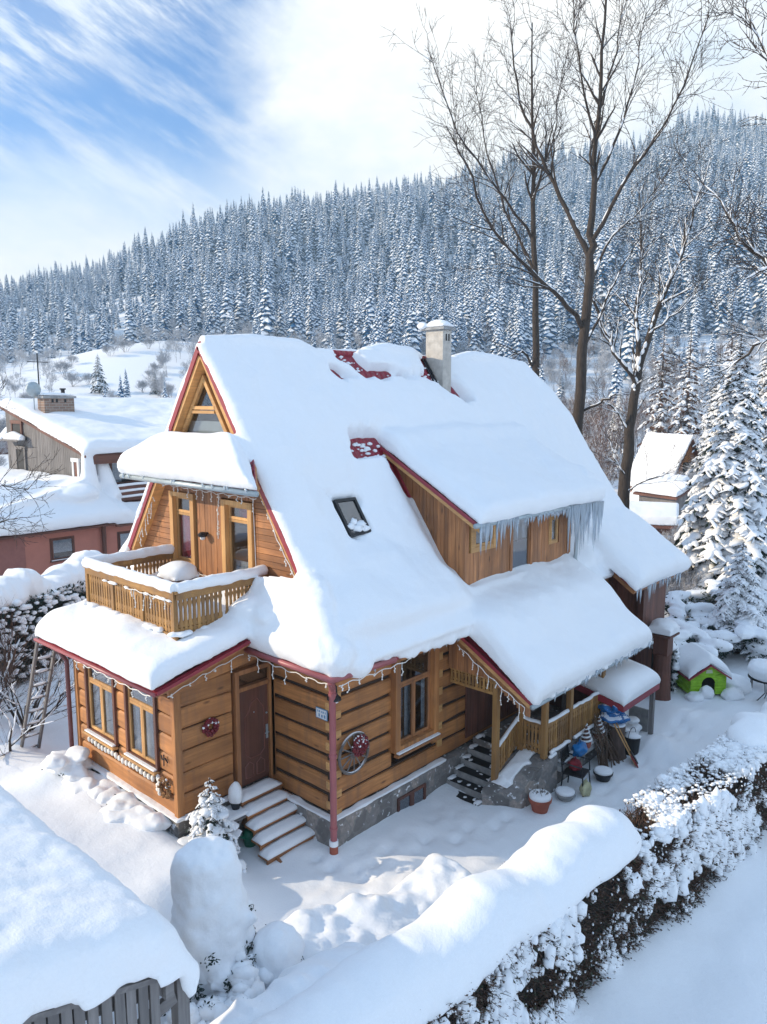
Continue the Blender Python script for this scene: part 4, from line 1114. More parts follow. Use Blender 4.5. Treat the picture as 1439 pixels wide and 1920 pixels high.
for k in range(22):
    a = rnd.random()*6.28; r = rnd.random()*.16; p = (3.72+r*math.cos(a), -2.12+r*math.sin(a), gz1(3.72, -2.12)+.36)
    mb.tube([p, (p[0]+rnd.uniform(-.06, .06), p[1]+rnd.uniform(-.06, .06), p[2]+rnd.uniform(.03, .1))], .006, 4)
mb.build('stalks', plain('dry_stalk', (.09, .065, .045), .9), pot)
flower_pot('flower_pot', (4.5, -2.25, gz1(4.5, -2.25)-.03), .2, .17, 'low snow topped bowl by the black chair', mat='concrete')
flower_pot('flower_pot', (5.8, -2.45, gz1(5.8, -2.45)-.02), .2, .2, 'dark round pot with snow in front of the branch bundle', mat='dark_metal')
for y, lab in ((-.75, 'small clipped conifer in a red pot, nearer the house wall on the porch ledge'), (-1.35, 'small clipped conifer in a red pot, nearer the outer post on the porch ledge')):
    c = (7.05, y, 1.44); t = thing('potted_conifer', lab, 'potted plant', c, 'potted conifers on the porch ledge')
    mb = M(); mb.lathe([(.08, 0), (.115, .17), (.125, .17), (.125, .21), (.1, .21)], c, 16); mb.build('pot', MAT['terracotta'], t)
    mb = M()
    for k in range(150):
        h = rnd.random(); a = rnd.random()*6.28; r = .15*(1-h)**.8*rnd.uniform(.7, 1); z = c[2]+.2+h*.46
        p = (c[0]+r*math.cos(a), y+r*math.sin(a), z); q = (p[0]+.05*math.cos(a), p[1]+.05*math.sin(a), z+.05); mb.face(p, (q[0]-.02*math.sin(a), q[1]+.02*math.cos(a), q[2]), (q[0], q[1], q[2]+.02), (q[0]+.02*math.sin(a), q[1]-.02*math.cos(a), q[2]))
    mb.build('foliage', plain('conifer_green', (.018, .04, .022), .8, var=.4), t)
for x, lab in ((5.85, 'white spiral ornament tree on the porch ledge, nearer the stairs'), (6.45, 'white spiral ornament tree on the porch ledge, beside the end post')):
    c = (x, -1.99, .58); t = thing('spiral_tree', lab, 'ornament', c, 'spiral ornament trees')
    mb = M(); pts = []; rad = []
    for k in range(90):
        h = k/89; a = h*6.28*5; r = .135*(1-h)+.004; pts.append((c[0]+r*math.cos(a), c[1]+r*math.sin(a), c[2]+.12+h*.42)); rad.append(.026*(1-.6*h))
    mb.tube(pts, rad, 6); mb.build('spiral', MAT['white_paint'], t, smooth=True)
    mb = M(); mb.lathe([(.1, 0), (.12, .1), (.1, .12)], c, 14); mb.build('pot', MAT['terracotta'], t)
    mb = M(); mb.lathe([(.1, .11), (.012, .5)], c, 12); mb.build('core', MAT['brown_Z'], t)
# black garden chair with bags
def chair(c, rz):
    t = thing('garden_chair', 'black metal garden chair against the stone porch base', 'chair', c); ca, sa = math.cos(rz), math.sin(rz)
    Lc = lambda x, y, z: (c[0]+x*ca-y*sa, c[1]+x*sa+y*ca, c[2]+z)
    mb = M()
    mb.add([Lc(*p) for p in ((-.22, -.22, .42), (.22, -.22, .42), (.22, .22, .42), (-.22, .22, .42), (-.22, -.22, .45), (.22, -.22, .45), (.22, .22, .45), (-.22, .22, .45))], [(0, 3, 2, 1), (4, 5, 6, 7), (0, 1, 5, 4), (1, 2, 6, 5), (2, 3, 7, 6), (3, 0, 4, 7)])
    mb.build('seat', MAT['dark_metal'], t)
    mb = M(); mb.tube([Lc(-.22, .22, .45), Lc(-.22, .28, .9), Lc(.22, .28, .9), Lc(.22, .22, .45)], .016, 6)
    for k in range(7): mb.tube([Lc(-.18+.06*k, .23, .46), Lc(-.18+.06*k, .28, .89)], .011, 5)
    mb.build('backrest', MAT['dark_metal'], t)
    for sx in (-1, 1):
        for sy in (-1, 1):
            mb = M(); mb.tube([Lc(sx*.21, sy*.21, .43), Lc(sx*.25, sy*.25, 0)], .015, 6); mb.build('leg', MAT['dark_metal'], t)
        mb = M(); mb.tube([Lc(sx*.24, .26, .68), Lc(sx*.25, -.2, .66), Lc(sx*.24, -.22, .43)], .016, 6); mb.build('armrest', MAT['dark_metal'], t)
chair((5.0, -2.22, gz1(5.0, -2.22)-.03), R(10))
def bag(name, c, rx, ry, rz, mat, label, cat='bag'):
    mb = M(); mb.blob(c, rx, ry, rz, 3, .22); mb.tube([(c[0]-rx*.3, c[1], c[2]+rz*.8), (c[0], c[1], c[2]+rz*1.35), (c[0]+rx*.3, c[1], c[2]+rz*.8)], .012, 5)
    return tag(mb.build(name, mat, None, smooth=True, origin=(c[0], c[1], c[2]-rz)), label, cat)
g0 = gz1(5, -2.2)
blue = plain('blue_plastic', (.012, .16, .42), .35, var=.35, scale=4); redc = plain('red_cloth', (.2, .012, .02), .8, var=.3)
bag('plastic_bag', (5.3, -2.12, g0+.78), .2, .14, .16, blue, 'crumpled blue plastic bag above the black chair')
bag('cloth_bag', (4.98, -2.2, g0+.57), .15, .14, .13, redc, 'dark red bag on the seat of the black chair')
bag('paper_sack', (4.92, -2.5, g0+.15), .13, .11, .17, plain('sack', (.5, .48, .3), .8, var=.25), 'pale snow dusted sack on the ground below the black chair', 'sack')
# bundle of branches and tools leaning on the porch corner
mb = M()
for k in range(46):
    x = rnd.uniform(6.05, 6.95); y = rnd.uniform(-2.3, -2.0)-.2*rnd.random(); g = gz1(x, y)
    x2 = 6.45+rnd.uniform(-.3, .25); y2 = -1.95+rnd.uniform(-.06, .05); z2 = rnd.uniform(.7, 1.2)
    mb.tube([(x, y, g), ((x+x2)/2+rnd.uniform(-.05, .05), (y+y2)/2-.05, (g+z2)/2), (x2, y2, z2)], [.013, .011, .005], 5)
    for j in range(3):
        t = rnd.uniform(.4, 1); p = (x+(x2-x)*t, y+(y2-y)*t, g+(z2-g)*t); mb.tube([p, (p[0]+rnd.uniform(-.12, .12), p[1]+rnd.uniform(-.1, .05), p[2]+rnd.uniform(.02, .18))], [.006, .002], 4)
tag(mb.build('branch_bundle', snow_top('twig_brown', (.12, .075, .05), .5, .8), None, origin=(6.5, -2.1, 0)), 'bundle of bare branches leaning on the outer porch post', 'branches')
for (x, y, lab, c1, top) in ((7.05, -2.62, 'wooden handled shovel leaning beside the blue tarp', 'handle', 1.0), (6.9, -2.7, 'pinkish rake with long handle leaning beside the log stump', 'handle', .95)):
    g = gz1(x, y); t = thing('shovel' if top == 1.0 else 'rake', lab, 'shovel' if top == 1.0 else 'rake', (x, y, g))
    mb = M(); mb.tube([(x, y, g), (x-.25, y+.45, g+top)], .016, 6); mb.build('handle', MAT['pale_Z'], t)
    mb = M(); mb.beam((x+.03, y-.04, g-.02), (x-.06, y+.1, g+.24), .2, .02); mb.build('blade', redc if top < 1 else MAT['dark_metal'], t)
# lean-to shelter
g = 0.0
t = thing('lean_to_shelter', 'small lean-to shelter with a red edged roof under a thick snow pillow', 'shelter', (7.6, -1.6, 0))
S0, S1, SY0, SY1, SZ = 6.72, 8.62, -2.42, -.9, 1.36
mb = M(); P = [(S0, SY1, SZ+.3), (S0, SY0, SZ), (S1, SY0, SZ), (S1, SY1, SZ+.3)]
sheet(mb, P, (0, -.2, .98), .05); rf = mb.build('roof', MAT['board_X'], t)
mb = M(); mb.box((S0-.03, SY0-.03, SZ-.12), (S1+.03, SY0, SZ+.03)); mb.prism([(S0-.03, SY0, SZ-.12), (S0-.03, SY1, SZ+.18), (S0-.03, SY1, SZ+.33), (S0-.03, SY0, SZ+.03)], (.03, 0, 0)); mb.prism([(S1, SY0, SZ-.12), (S1, SY1, SZ+.18), (S1, SY1, SZ+.33), (S1, SY0, SZ+.03)], (.03, 0, 0))
mb.build('fascia', MAT['red_trim'], rf)
for x, y in ((S1-.1, SY0+.08), (S1-.1, SY1), (S0+.1, SY1)):
    mb = M(); post(mb, x, y, -.3, SZ+.05 if y < -2 else SZ+.3, .1); mb.build('post', MAT['grey_Z'], t)
mb = M(); plane_slab((S0-.02, SY1, SZ+.3), (S1+.02, SY1, SZ+.3), (S1+.04, SY0-.05, SZ+.02), (S0-.04, SY0-.05, SZ+.02), (0, -.2, .98), .40, nu=20, nv=26) if False else None
_sn = sn; sn = mb
plane_slab((S0-.02, SY1, SZ+.3), (S1+.02, SY1, SZ+.3), (S1+.04, SY0-.05, SZ+.01), (S0-.04, SY0-.05, SZ+.01), (0, -.2, .98), .46, nu=24, nv=30, Ru=.5, Rv=.55, noise_s=.03, uend=(1, 1))
link('roof_snow', voxel(mb, .035, 6, name='lean_snow'), t); sn = _sn
icicles('icicle_fringe', [(8.64, -2.4, 1.26), (8.64, -1.2, 1.5)], t, n=5, lmax=.35)
# stump with the blue tarp, bin and clutter under the shelter
mb = M(); mb.lathe([(.26, 0), (.21, .15), (.19, .5), (.2, .78), (.17, .8)], (7.0, -2.16, 0), 16)
tag(mb.build('log_stump', snow_top('stump_bark', (.12, .08, .065), .75, 1.), None, origin=(7.0, -2.16, 0)), 'thick upright log stump carrying the blue tarp', 'stump')
mb = M()
for k in range(5): mb.blob((7.0+rnd.uniform(-.14, .2), -2.14+rnd.uniform(-.1, .12), .92+.09*k), .32-.03*k, .26-.02*k, .11, 3, .3)
tag(mb.build('tarp', snow_top('tarp_blue', (.012, .14, .40), .72, .95, .8, .5, 9.), None, smooth=True, origin=(7.0, -2.14, .8)), 'crumpled blue tarp with streaks of snow heaped on the log stump', 'tarp')
def bucketlike(name, c, r, h, mat, label, cat):
    t = thing(name, label, cat, c); mb = M(); mb.lathe([(r*.8, 0), (r, h), (r*1.06, h), (r*1.06, h+.02), (r*.9, h+.02), (r*.85, h*.9)], c, 18); mb.build('body', mat, t)
    mb = M(); mb.blob((c[0], c[1], c[2]+h+.02), r*.95, r*.95, .07, 2, .2); mb.build('snow', MAT['snow'], t, smooth=True); mb = M(); mb.tube([(c[0]-r*math.cos(a*.3142), c[1], c[2]+h+.22*math.sin(a*.3142)) for a in range(11)], .008, 5); mb.build('handle', MAT['dark_metal'], t)
bucketlike('bin', (7.36, -2.38, gz1(7.36, -2.38)-.02), .2, .42, MAT['black'], 'black plastic bin at the foot of the log stump', 'bin')
bucketlike('bucket', (7.5, -2.0, .55), .16, .2, MAT['zinc'], 'snowy metal bucket on the clutter pile under the shelter', 'bucket')
mb = M()
for k in range(9): mb.box((7.15+.1*rnd.random(), -1.9+.1*k, .02+.06*(k % 4)), (8.3, -1.8+.1*k, .08+.06*(k % 4)))
tag(mb.build('plank_pile', MAT['grey_X'], None, origin=(7.7, -1.4, 0)), 'pile of old planks under the lean-to shelter', 'planks')
mb = M()
for k in range(14): mb.blob((7.35+rnd.random()*.9, -2.2+rnd.random()*1., .22+rnd.random()*.34), .2, .16, .09, 2, .25)
mb.box((7.3, -2.2, .1), (8.2, -1.3, .34)); link('pile_snow', voxel(mb, .03, 4), bpy.data.objects['plank_pile'])
mb = M(); mb.box((8.66, -2.2, -.1), (8.7, -1.7, .62)); tag(mb.build('board_sheet', MAT['concrete'], None, bevel=.006, origin=(8.68, -1.95, 0)), 'grey board propped behind the lean-to post', 'board')
mb = M(); mb.box((7.75, -1.2, 1.55), (8.25, -.8, 1.9)); mb.box((7.72, -1.23, 1.9), (8.28, -.77, 1.93))
o = tag(mb.build('storage_box', plain('yellow_plastic', (.55, .33, .02), .5), None, bevel=.02, origin=(8, -1, 1.55)), 'yellow box with a snowy lid behind the lean-to roof', 'box')
mb = M(); mb.box((7.7, -1.25, 1.935), (8.3, -.75, 2.0)); mb.blob((8, -1, 2.0), .3, .25, .06, 2); link('snow', voxel(mb, .03, 4), o)
mb = M(); post(mb, 8.0, -.9, -.2, 1.56, .1); post(mb, 7.8, -1.1, 1.2, 1.56, .06); mb.build('stand', MAT['grey_Z'], o)
# snowy post box on a trunk by the rear corner
t = thing('feeding_house', 'weathered wooden feeding house on a thick post with a snow cap, behind the lean-to', 'feeder', (11.1, -1.5, 0))
mb = M(); mb.lathe([(.3, -.2), (.26, .3), (.23, 1.0), (.24, 1.3)], (11.1, -1.5, 0), 14); mb.build('post', MAT['brown_Z'], t)
mb = M(); mb.box((10.92, -1.7, 1.3), (11.3, -1.3, 1.85)); mb.box((10.78, -1.82, 1.85), (11.42, -1.18, 1.9)); mb.build('body', MAT['brown_Z'], t)
mb = M(); mb.box((10.78, -1.82, 1.905), (11.42, -1.18, 2.1)); mb.blob((11.1, -1.5, 2.1), .34, .38, .2, 2, .05); link('snow', voxel(mb, .035, 6), t)

# dog house
def local(c, rz): 
    ca, sa = math.cos(rz), math.sin(rz); return lambda x, y, z: (c[0]+x*ca-y*sa, c[1]+x*sa+y*ca, c[2]+z)
dc = (12.55, -2.0, 0.05)
Ld = local(dc, R(-42))       # front (x-z plane, y = -) looks towards the camera
t = thing('dog_house', 'lime green dog house with an arched door under a snow pillow', 'dog house', dc)
mb = M(); w_, d_, h_, ap = .52, .55, .52, .86
n = 12; arch = [(.2*math.cos(PI*k/n), .3+.2*math.sin(PI*k/n)) for k in range(n+1)]
front = [(-w_, 0), (-.2, 0)]+[(-x, z) for x, z in arch[0:]][0:0]
def fp(pts, y, flip=False): 
    q = [Ld(x, y, z) for x, z in pts]; mb.face(*(q[::-1] if flip else q))
aL = [(.2, 0)]+arch+[(-.2, 0)]
for y in (-d_, -d_+.03):
    for i in range(len(aL)-1):
        (x0, z0), (x1, z1) = aL[i], aL[i+1]
        out = lambda x, z: (-w_ if x < 0 else w_, z) if z < .3 else ((x/.2)*w_ if abs(x) > .12 else x*4, min(ap-abs((x/.2)*w_ if abs(x) > .12 else x*4)*(ap-h_)/w_, .9))
        p0, p1 = out(x0, z0), out(x1, z1)
        fp([(x0, z0), p0, p1, (x1, z1)], y)
mb.add([Ld(w_, -d_, 0), Ld(w_, d_, 0), Ld(w_, d_, h_), Ld(w_, -d_, h_)], [(0, 1, 2, 3)]); mb.add([Ld(-w_, -d_, 0), Ld(-w_, d_, 0), Ld(-w_, d_, h_), Ld(-w_, -d_, h_)], [(0, 1, 2, 3)])
mb.add([Ld(-w_, d_, 0), Ld(w_, d_, 0), Ld(w_, d_, h_), Ld(0, d_, ap), Ld(-w_, d_, h_)], [(0, 1, 2, 3, 4)])
m, nt_, bs = new_mat('lime_boards'); v_ = coords(nt_); sx_ = nd(nt_, 'ShaderNodeSeparateXYZ'); nt_.links.new(v_, sx_.inputs[0])
wv = nd(nt_, 'ShaderNodeMath', operation='PINGPONG'); wv.inputs[1].default_value = .045; nt_.links.new(sx_.outputs[2], wv.inputs[0])
nt_.links.new(ramp(nt_, noise_n(nt_, v_, 6), [(.3, (.22, .46, .012)), (.7, (.34, .62, .03))]), bs.inputs['Base Color']); bs.inputs['Roughness'].default_value = .6
bump(nt_, bs, wv.outputs[0], 1., .25)
mb.build('wall', m, t)
mb = M(); mb.add([Ld(*p) for p in ((-.3, -d_+.25, 0), (.3, -d_+.25, 0), (.3, -d_+.25, .6), (-.3, -d_+.25, .6))], [(0, 1, 2, 3)]); mb.build('inside', MAT['inside'], t)
mb = M(); mb.add([Ld(x, -d_-.012, z) for x, z in ((-.1, .62), (.1, .62), (.08, .72), (-.08, .72))], [(0, 1, 2, 3)]); mb.build('plaque', plain('plaque', (.55, .6, .4), .6), t)
mb = M()
for s_ in (-1, 1):
    mb.add([Ld(s_*0, -d_-.1, ap+.03), Ld(s_*(w_+.1), -d_-.1, h_-.03), Ld(s_*(w_+.1), d_+.1, h_-.03), Ld(0, d_+.1, ap+.03), Ld(0, -d_-.1, ap-.02), Ld(s_*(w_+.1), -d_-.1, h_-.08), Ld(s_*(w_+.1), d_+.1, h_-.08), Ld(0, d_+.1, ap-.02)], [(0, 1, 2, 3), (7, 6, 5, 4), (0, 4, 5, 1), (1, 5, 6, 2), (2, 6, 7, 3)])
mb.build('roof', MAT['red_trim'], t)
mb = M()
for s_ in (-1, 1):
    P = np.array([[Ld(s_*(w_+.12)*u, -d_-.1+(2*d_+.2)*v, ap+.05-(ap-h_+.08)*u) for v in np.linspace(0, 1, 16)] for u in np.linspace(0, 1, 12)])
    u = np.linspace(0, 1, 12)[:, None]; v = np.linspace(0, 1, 16)[None]
    T = .3*(.4+.6*edge_round((1-u)*.6, .3))*(.4+.6*edge_round(v*1.3, .3))*(.4+.6*edge_round((1-v)*1.3, .3))
    slab(mb, P, np.broadcast_to(np.array([0, 0, 1.]), P.shape), T)
link('roof_snow', voxel(mb, .03, 7, wob=.01), t)
mb = M(); mb.blob(Ld(-.12, -d_-.12, .1), .24, .2, .2, 2, .2); mb.blob(Ld(.6, -d_-.2, 0.05), .4, .3, .16, 2, .2); mb.blob(Ld(.95, 0, 0.05), .5, .6, .32, 2, .2); mb.blob(Ld(-.5, -d_-.2, .02), .3, .25, .12, 2, .2)
tag(link('snow_drift', voxel(mb, .03, 5), None, (dc[0], dc[1], 0)), 'snow drift in the doorway and along the front of the dog house', 'snow drift')
# round glass garden table and a snow covered seat behind it
tc_ = (12.9, -3.75, gz1(12.9, -3.75)); t = thing('garden_table', 'round black metal garden table with a cushion of snow', 'table', tc_)
mb = M(); mb.lathe([(.5, .68), (.52, .68), (.52, .71), (.5, .71)], tc_, 28); mb.lathe([(.5, .69), (.49, .70)], tc_, 28); mb.build('tabletop', MAT['dark_metal'], t)
for k in range(4):
    a = k*PI/2+.5; mb = M(); q = lambda r, z: (tc_[0]+r*math.cos(a), tc_[1]+r*math.sin(a), tc_[2]+z)
    mb.tube([q(.3, .68), q(.08, .5), q(.06, .25), q(.24, .03), q(.34, -.02)], .014, 6); mb.build('leg', MAT['dark_metal'], t)
mb = M(); mb.lathe([(.5, .712), (.54, .78), (.52, .95), (.4, 1.05), (.2, 1.09), (.01, 1.1)], tc_, 24); link('snow', voxel(mb, .03, 5, wob=.015), t)
c2 = (14.1, -3.5, gz1(14.1, -3.5)); t = thing('garden_bench', 'snow buried garden seat behind the round table', 'bench', c2)
mb = M(); mb.box((c2[0]-.4, c2[1]-.5, c2[2]+.38), (c2[0]+.4, c2[1]+.5, c2[2]+.44)); mb.build('seat', MAT['grey_X'], t)
for sx in (-1, 1):
    for sy in (-1, 1): mb = M(); post(mb, c2[0]+sx*.34, c2[1]+sy*.42, c2[2]-.1, c2[2]+.4, .06); mb.build('leg', MAT['grey_Z'], t)
mb = M(); mb.blob((c2[0], c2[1], c2[2]+.55), .55, .65, .3, 3, .1); mb.box((c2[0]-.4, c2[1]-.5, c2[2]+.445), (c2[0]+.4, c2[1]+.5, c2[2]+.6)); link('snow', voxel(mb, .035, 5), t)

# wagon wheel with a wreath of red berries
wc = (.46, -.075, 1.72); t = thing('wagon_wheel', 'old spoked wagon wheel hung on the log wall by the corner', 'wheel', wc)
ring = lambda c, r, n, ax: [(c[0]+r*math.cos(6.2832*k/n), c[1], c[2]+r*math.sin(6.2832*k/n)) for k in range(n+1)]
mb = M(); mb.tube(ring(wc, .38, 36, 0), .028, 8); mb.build('rim', snow_top('old_wood', (.16, .14, .13), .55, .85), t, smooth=True)
mb = M(); mb.lathe([(.06, -.05), (.075, 0), (.06, .05)], (0, 0, 0), 14)
mb.v = [(wc[0]+x, wc[1]+z-.01, wc[2]+y) for x, y, z in mb.v]; mb.build('hub', MAT['grey_Z'], t)
for k in range(12):
    a = 6.2832*k/12; mb = M(); mb.tube([(wc[0]+.06*math.cos(a), wc[1], wc[2]+.06*math.sin(a)), (wc[0]+.37*math.cos(a), wc[1], wc[2]+.37*math.sin(a))], .014, 6); mb.build('spoke', MAT['grey_Z'], t)
berry = plain('berry', (.16, .01, .018), .5, var=.5, scale=20)
def wreath(name, c, R0, r, nrm, mat, label, leaf=None, filled=False, n=150):
    mb = M()
    for k in range(n):
        a = rnd.random()*6.28; rr = (R0*math.sqrt(rnd.random()) if filled else R0+rnd.gauss(0, r*.5)); h = abs(rnd.gauss(0, r*.4))
        u, v2 = rr*math.cos(a), rr*math.sin(a)
        p = (c[0]+u, c[1]-h, c[2]+v2) if nrm == 'y' else (c[0]-h, c[1]+u, c[2]+v2)
        mb.blob(p, .02+rnd.random()*.014, sub=1, jit=.2, mi=1 if rnd.random() < .22 and v2 > -.1*R0 else 0)
        if rnd.random() < .5:
            q = (p[0]+rnd.uniform(-.06, .06), p[1]-.02*(nrm == 'y'), p[2]+rnd.uniform(-.06, .06)); mb.tube([p, q], [.006, .002], 4, mi=0)
    return tag(mb.build(name, [mat, MAT['snow']], None, smooth=True, origin=c), label, 'wreath')
wreath('berry_wreath', (.56, -.13, 1.86), .2, .05, 'y', berry, 'round dark red berry wreath fixed on the wagon wheel', filled=True, n=260)
wreath('door_wreath', (-1.48, 1.66, 2.36), .12, .05, 'y', berry, 'dark red wreath hung on the plank wall left of the entrance door', n=170)
wreath('straw_wreath', (-2.24, 2.0, 1.36), .15, .04, 'x', plain('straw', (.2, .1, .04), .9, var=.5, scale=20), 'straw wreath low on the annex corner', n=140)
mb = M()
for k in range(16): mb.blob((-2.25, 2.2+rnd.uniform(-.04, .04), 1.5-.022*k), .045, .04, .04, 1, .2)
tag(mb.build('garlic_braid', MAT['white_light'], None, smooth=True, origin=(-2.25, 2.2, 1.3)), 'pale braid hanging beside the straw wreath', 'decoration')
# horseshoe-like iron bracket
mb = M(); mb.tube([(-2.2, 1.95, 1.82), (-2.22, 2.0, 1.9), (-2.22, 2.1, 1.84), (-2.2, 2.16, 1.9)], .012, 6); mb.tube([(-2.22, 2.04, 1.95), (-2.22, 2.05, 1.74)], .012, 6)
tag(mb.build('iron_bracket', MAT['dark_metal'], None, origin=(-2.22, 2.05, 1.8)), 'small black iron hook on the annex front near the corner', 'hook')
# house number sign
mb = M(); mb.box((-.03, .12, 2.44), (-.012, .42, 2.64), 0); mb.box((-.032, .135, 2.455), (-.0295, .405, 2.625), 1)
sg = mb.build('house_sign', [plain('sign_blue', (.16, .32, .5), .5), MAT['white_paint']], None, origin=(-.02, .27, 2.44)); tag(sg, 'small white house sign with pale blue lettering left of the downpipe', 'sign')
mb = M()
for k in range(5): mb.box((-.0345, .155+.05*k, 2.56), (-.0325, .175+.05*k+.012*(k % 2), 2.60))
for k in range(3): mb.box((-.0345, .16+.075*k, 2.475), (-.0325, .205+.07*k, 2.535-.01*(k == 1)))
mb.build('lettering', MAT['sign_blue'], sg)
# door side: small lamp post snow and green can under the step
mb = M(); c = (-1.0, 1.2, gz1(-1., 1.2)); mb.lathe([(.12, 0), (.15, .22), (.1, .28), (.06, .3)], c, 14); mb.tube([(c[0]-.1, c[1], c[2]+.15), (c[0]-.28, c[1]-.05, c[2]+.3)], [.03, .015], 6); mb.tube([(c[0]+.12, c[1], c[2]+.05), (c[0]+.24, c[1], c[2]+.15), (c[0]+.1, c[1], c[2]+.27)], .012, 5)
tag(mb.build('watering_can', plain('green_plastic', (.01, .12, .07), .4, var=.3), None, origin=c), 'dark green watering can tucked beside the entrance steps', 'watering can')
c = (-1.12, 1.42, .45); t = thing('planter_stand', 'snow capped planter on a plank left of the entrance steps', 'planter', c)
mb = M(); mb.box((-1.55, 1.2, .60), (-1.02, 1.64, .64)); mb.beam((-1.5, 1.3, .1), (-1.1, 1.3, .6), .06, .06); mb.beam((-1.1, 1.3, .0), (-1.1, 1.3, .6), .06, .06); mb.build('shelf', MAT['grey_X'], t)
mb = M(); mb.lathe([(.05, .64), (.1, .84), (.11, .86)], (-1.15, 1.42, 0), 14); mb.build('pot', MAT['dark_metal'], t)
mb = M(); mb.blob((-1.15, 1.42, 1.0), .14, .14, .24, 2, .1); mb.box((-1.55, 1.2, .645), (-1.02, 1.64, .72)); link('snow', voxel(mb, .025, 5), t)
# covered table and stool on the balcony
t = thing('balcony_table', 'low table under a pillow of snow on the balcony', 'table', (-.7, 3.75, 4.2))
mb = M(); mb.box((-1.0, 3.4, 4.62), (-.4, 4.1, 4.66)); mb.build('tabletop', MAT['brown_X'], t)
for sx in (-1, 1):
    for sy in (-1, 1): mb = M(); post(mb, -.7+sx*.25, 3.75+sy*.3, 4.2, 4.62, .05); mb.build('leg', MAT['brown_Z'], t)
mb = M(); mb.blob((-.7, 3.75, 4.78), .38, .42, .2, 3, .06); mb.box((-1.0, 3.4, 4.665), (-.4, 4.1, 4.72)); link('snow', voxel(mb, .03, 6), t)
t = thing('balcony_stool', 'small stool with a snow cap beside the balcony table', 'stool', (-.35, 3.05, 4.2))
mb = M(); mb.lathe([(.15, .4), (.16, .42), (.15, .44)], (-.35, 3.05, 4.2), 16); mb.build('seat', MAT['brown_X'], t)
for k in range(3): a = k*2.1; mb = M(); mb.tube([(-.35+.1*math.cos(a), 3.05+.1*math.sin(a), 4.6), (-.35+.15*math.cos(a), 3.05+.15*math.sin(a), 4.2)], .015, 6); mb.build('leg', MAT['brown_Z'], t)
mb = M(); mb.blob((-.35, 3.05, 4.68), .17, .17, .09, 2, .1); mb.build('snow', MAT['snow'], t, smooth=True)
# fairy lights: wires with drooping icicle strands
def lights(pts, label, drop=.22, step=.2, wig=.012):
    mb = M(); L_ = [0]
    for a, b in zip(pts[:-1], pts[1:]): L_.append(L_[-1]+math.dist(a, b))
    def at_(s):
        for i in range(len(pts)-1):
            if s <= L_[i+1]+1e-6: f = (s-L_[i])/max(L_[i+1]-L_[i], 1e-6); return [pts[i][q]*(1-f)+pts[i+1][q]*f for q in range(3)]
        return list(pts[-1])
    n = max(3, int(L_[-1]/.08)); line = []
    for k in range(n+1):
        p = at_(L_[-1]*k/n); p[2] -= .018*math.sin(k*1.3)+.012*rnd.random(); line.append(p)
    mb.tube(line, .009, 4)
    s = step*.4
    while s < L_[-1] and drop > 0:
        p = at_(s); l = drop*rnd.choice((.2, .35, .6, 1.1, .8, .45)); q = [p]; 
        for j in range(1, 5): q.append((p[0]+rnd.uniform(-wig, wig)*1.5, p[1]+rnd.uniform(-wig, wig)*1.5, p[2]-l*j/4))
        mb.tube(q, .008, 4)
        for z in q[2:]: mb.blob(z, .017, sub=1, jit=.1)
        s += step*rnd.uniform(.45, 1.9)
    return tag(mb.build('fairy_lights', MAT['white_light'], None, origin=pts[0]), label, 'fairy lights', 'white fairy light strings on the house')
lights([(-2.36, 1.6, 3.2), (-1.6, 1.6, 3.4), (-.75, 1.6, 3.56)], 'white fairy lights under the sloping annex eave above the dark red wreath', .3, .22)
lights([(-.6, 1.75, 3.5), (-.6, .6, 3.46), (-.6, -.6, 3.46)], 'white fairy lights along the eave right of the entrance door', .24, .3)
lights([(-.5, -.68, 3.46), (.3, -.68, 3.44), (1.4, -.66, 3.44)], 'white fairy lights under the eave just right of the downpipe', .22, .22)
lights([(-2.74, 4.2, 3.34), (-2.74, 2.8, 3.33), (-2.74, 1.5, 3.33)], 'white fairy lights along the annex gutter over the paired windows', .26, .3)
lights([(.08, 2.2, 6.5), (.0, 1.9, 6.45), (-.12, 1.35, 5.7), (-.12, .75, 4.9), (-.1, .6, 4.55), (.1, 1.2, 4.62), (.1, 2.2, 4.66)], 'white fairy lights down the right gable edge to the balcony door foot', .2, .2)
lights([(.1, 2.25, 4.8), (.1, 2.27, 5.6), (.1, 2.3, 6.3)], 'white fairy lights up the right jamb of the balcony door', .0)
lights([(-.06, 5.62, 6.35), (-.06, 5.95, 5.7), (-.06, 6.4, 5.0)], 'white fairy lights hanging down the left gable edge', .5, .16)
lights([(-.05, 2.0, 6.36), (-.05, 3.4, 6.36), (-.05, 5.3, 6.4)], 'white fairy lights under the small hip roof above the balcony door', .24, .24)
lights([(.08, 3.38, 6.3), (.06, 3.42, 5.9), (.08, 3.45, 5.4)], 'short tangle of white fairy lights left of the balcony door', .18, .1)
lights([(.1, 4.25, 4.55), (.1, 3.8, 4.5), (.1, 3.4, 4.45)], 'white fairy light wire along the foot of the upright gable boards', .0)
lights([(-1.98, 2.1, 4.74), (-1.98, 3.6, 4.72)], 'white fairy lights drooping on the balcony front boards', .3, .2)
lights([(3.24, -.35, 3.2), (3.24, -1.1, 2.75), (3.24, -2.0, 2.28)], 'white fairy lights down the porch roof edge', .34, .16)
lights([(3.36, -.4, 2.66), (3.36, -1.2, 2.62)], 'straight white light wire across the porch gable boards', .0)
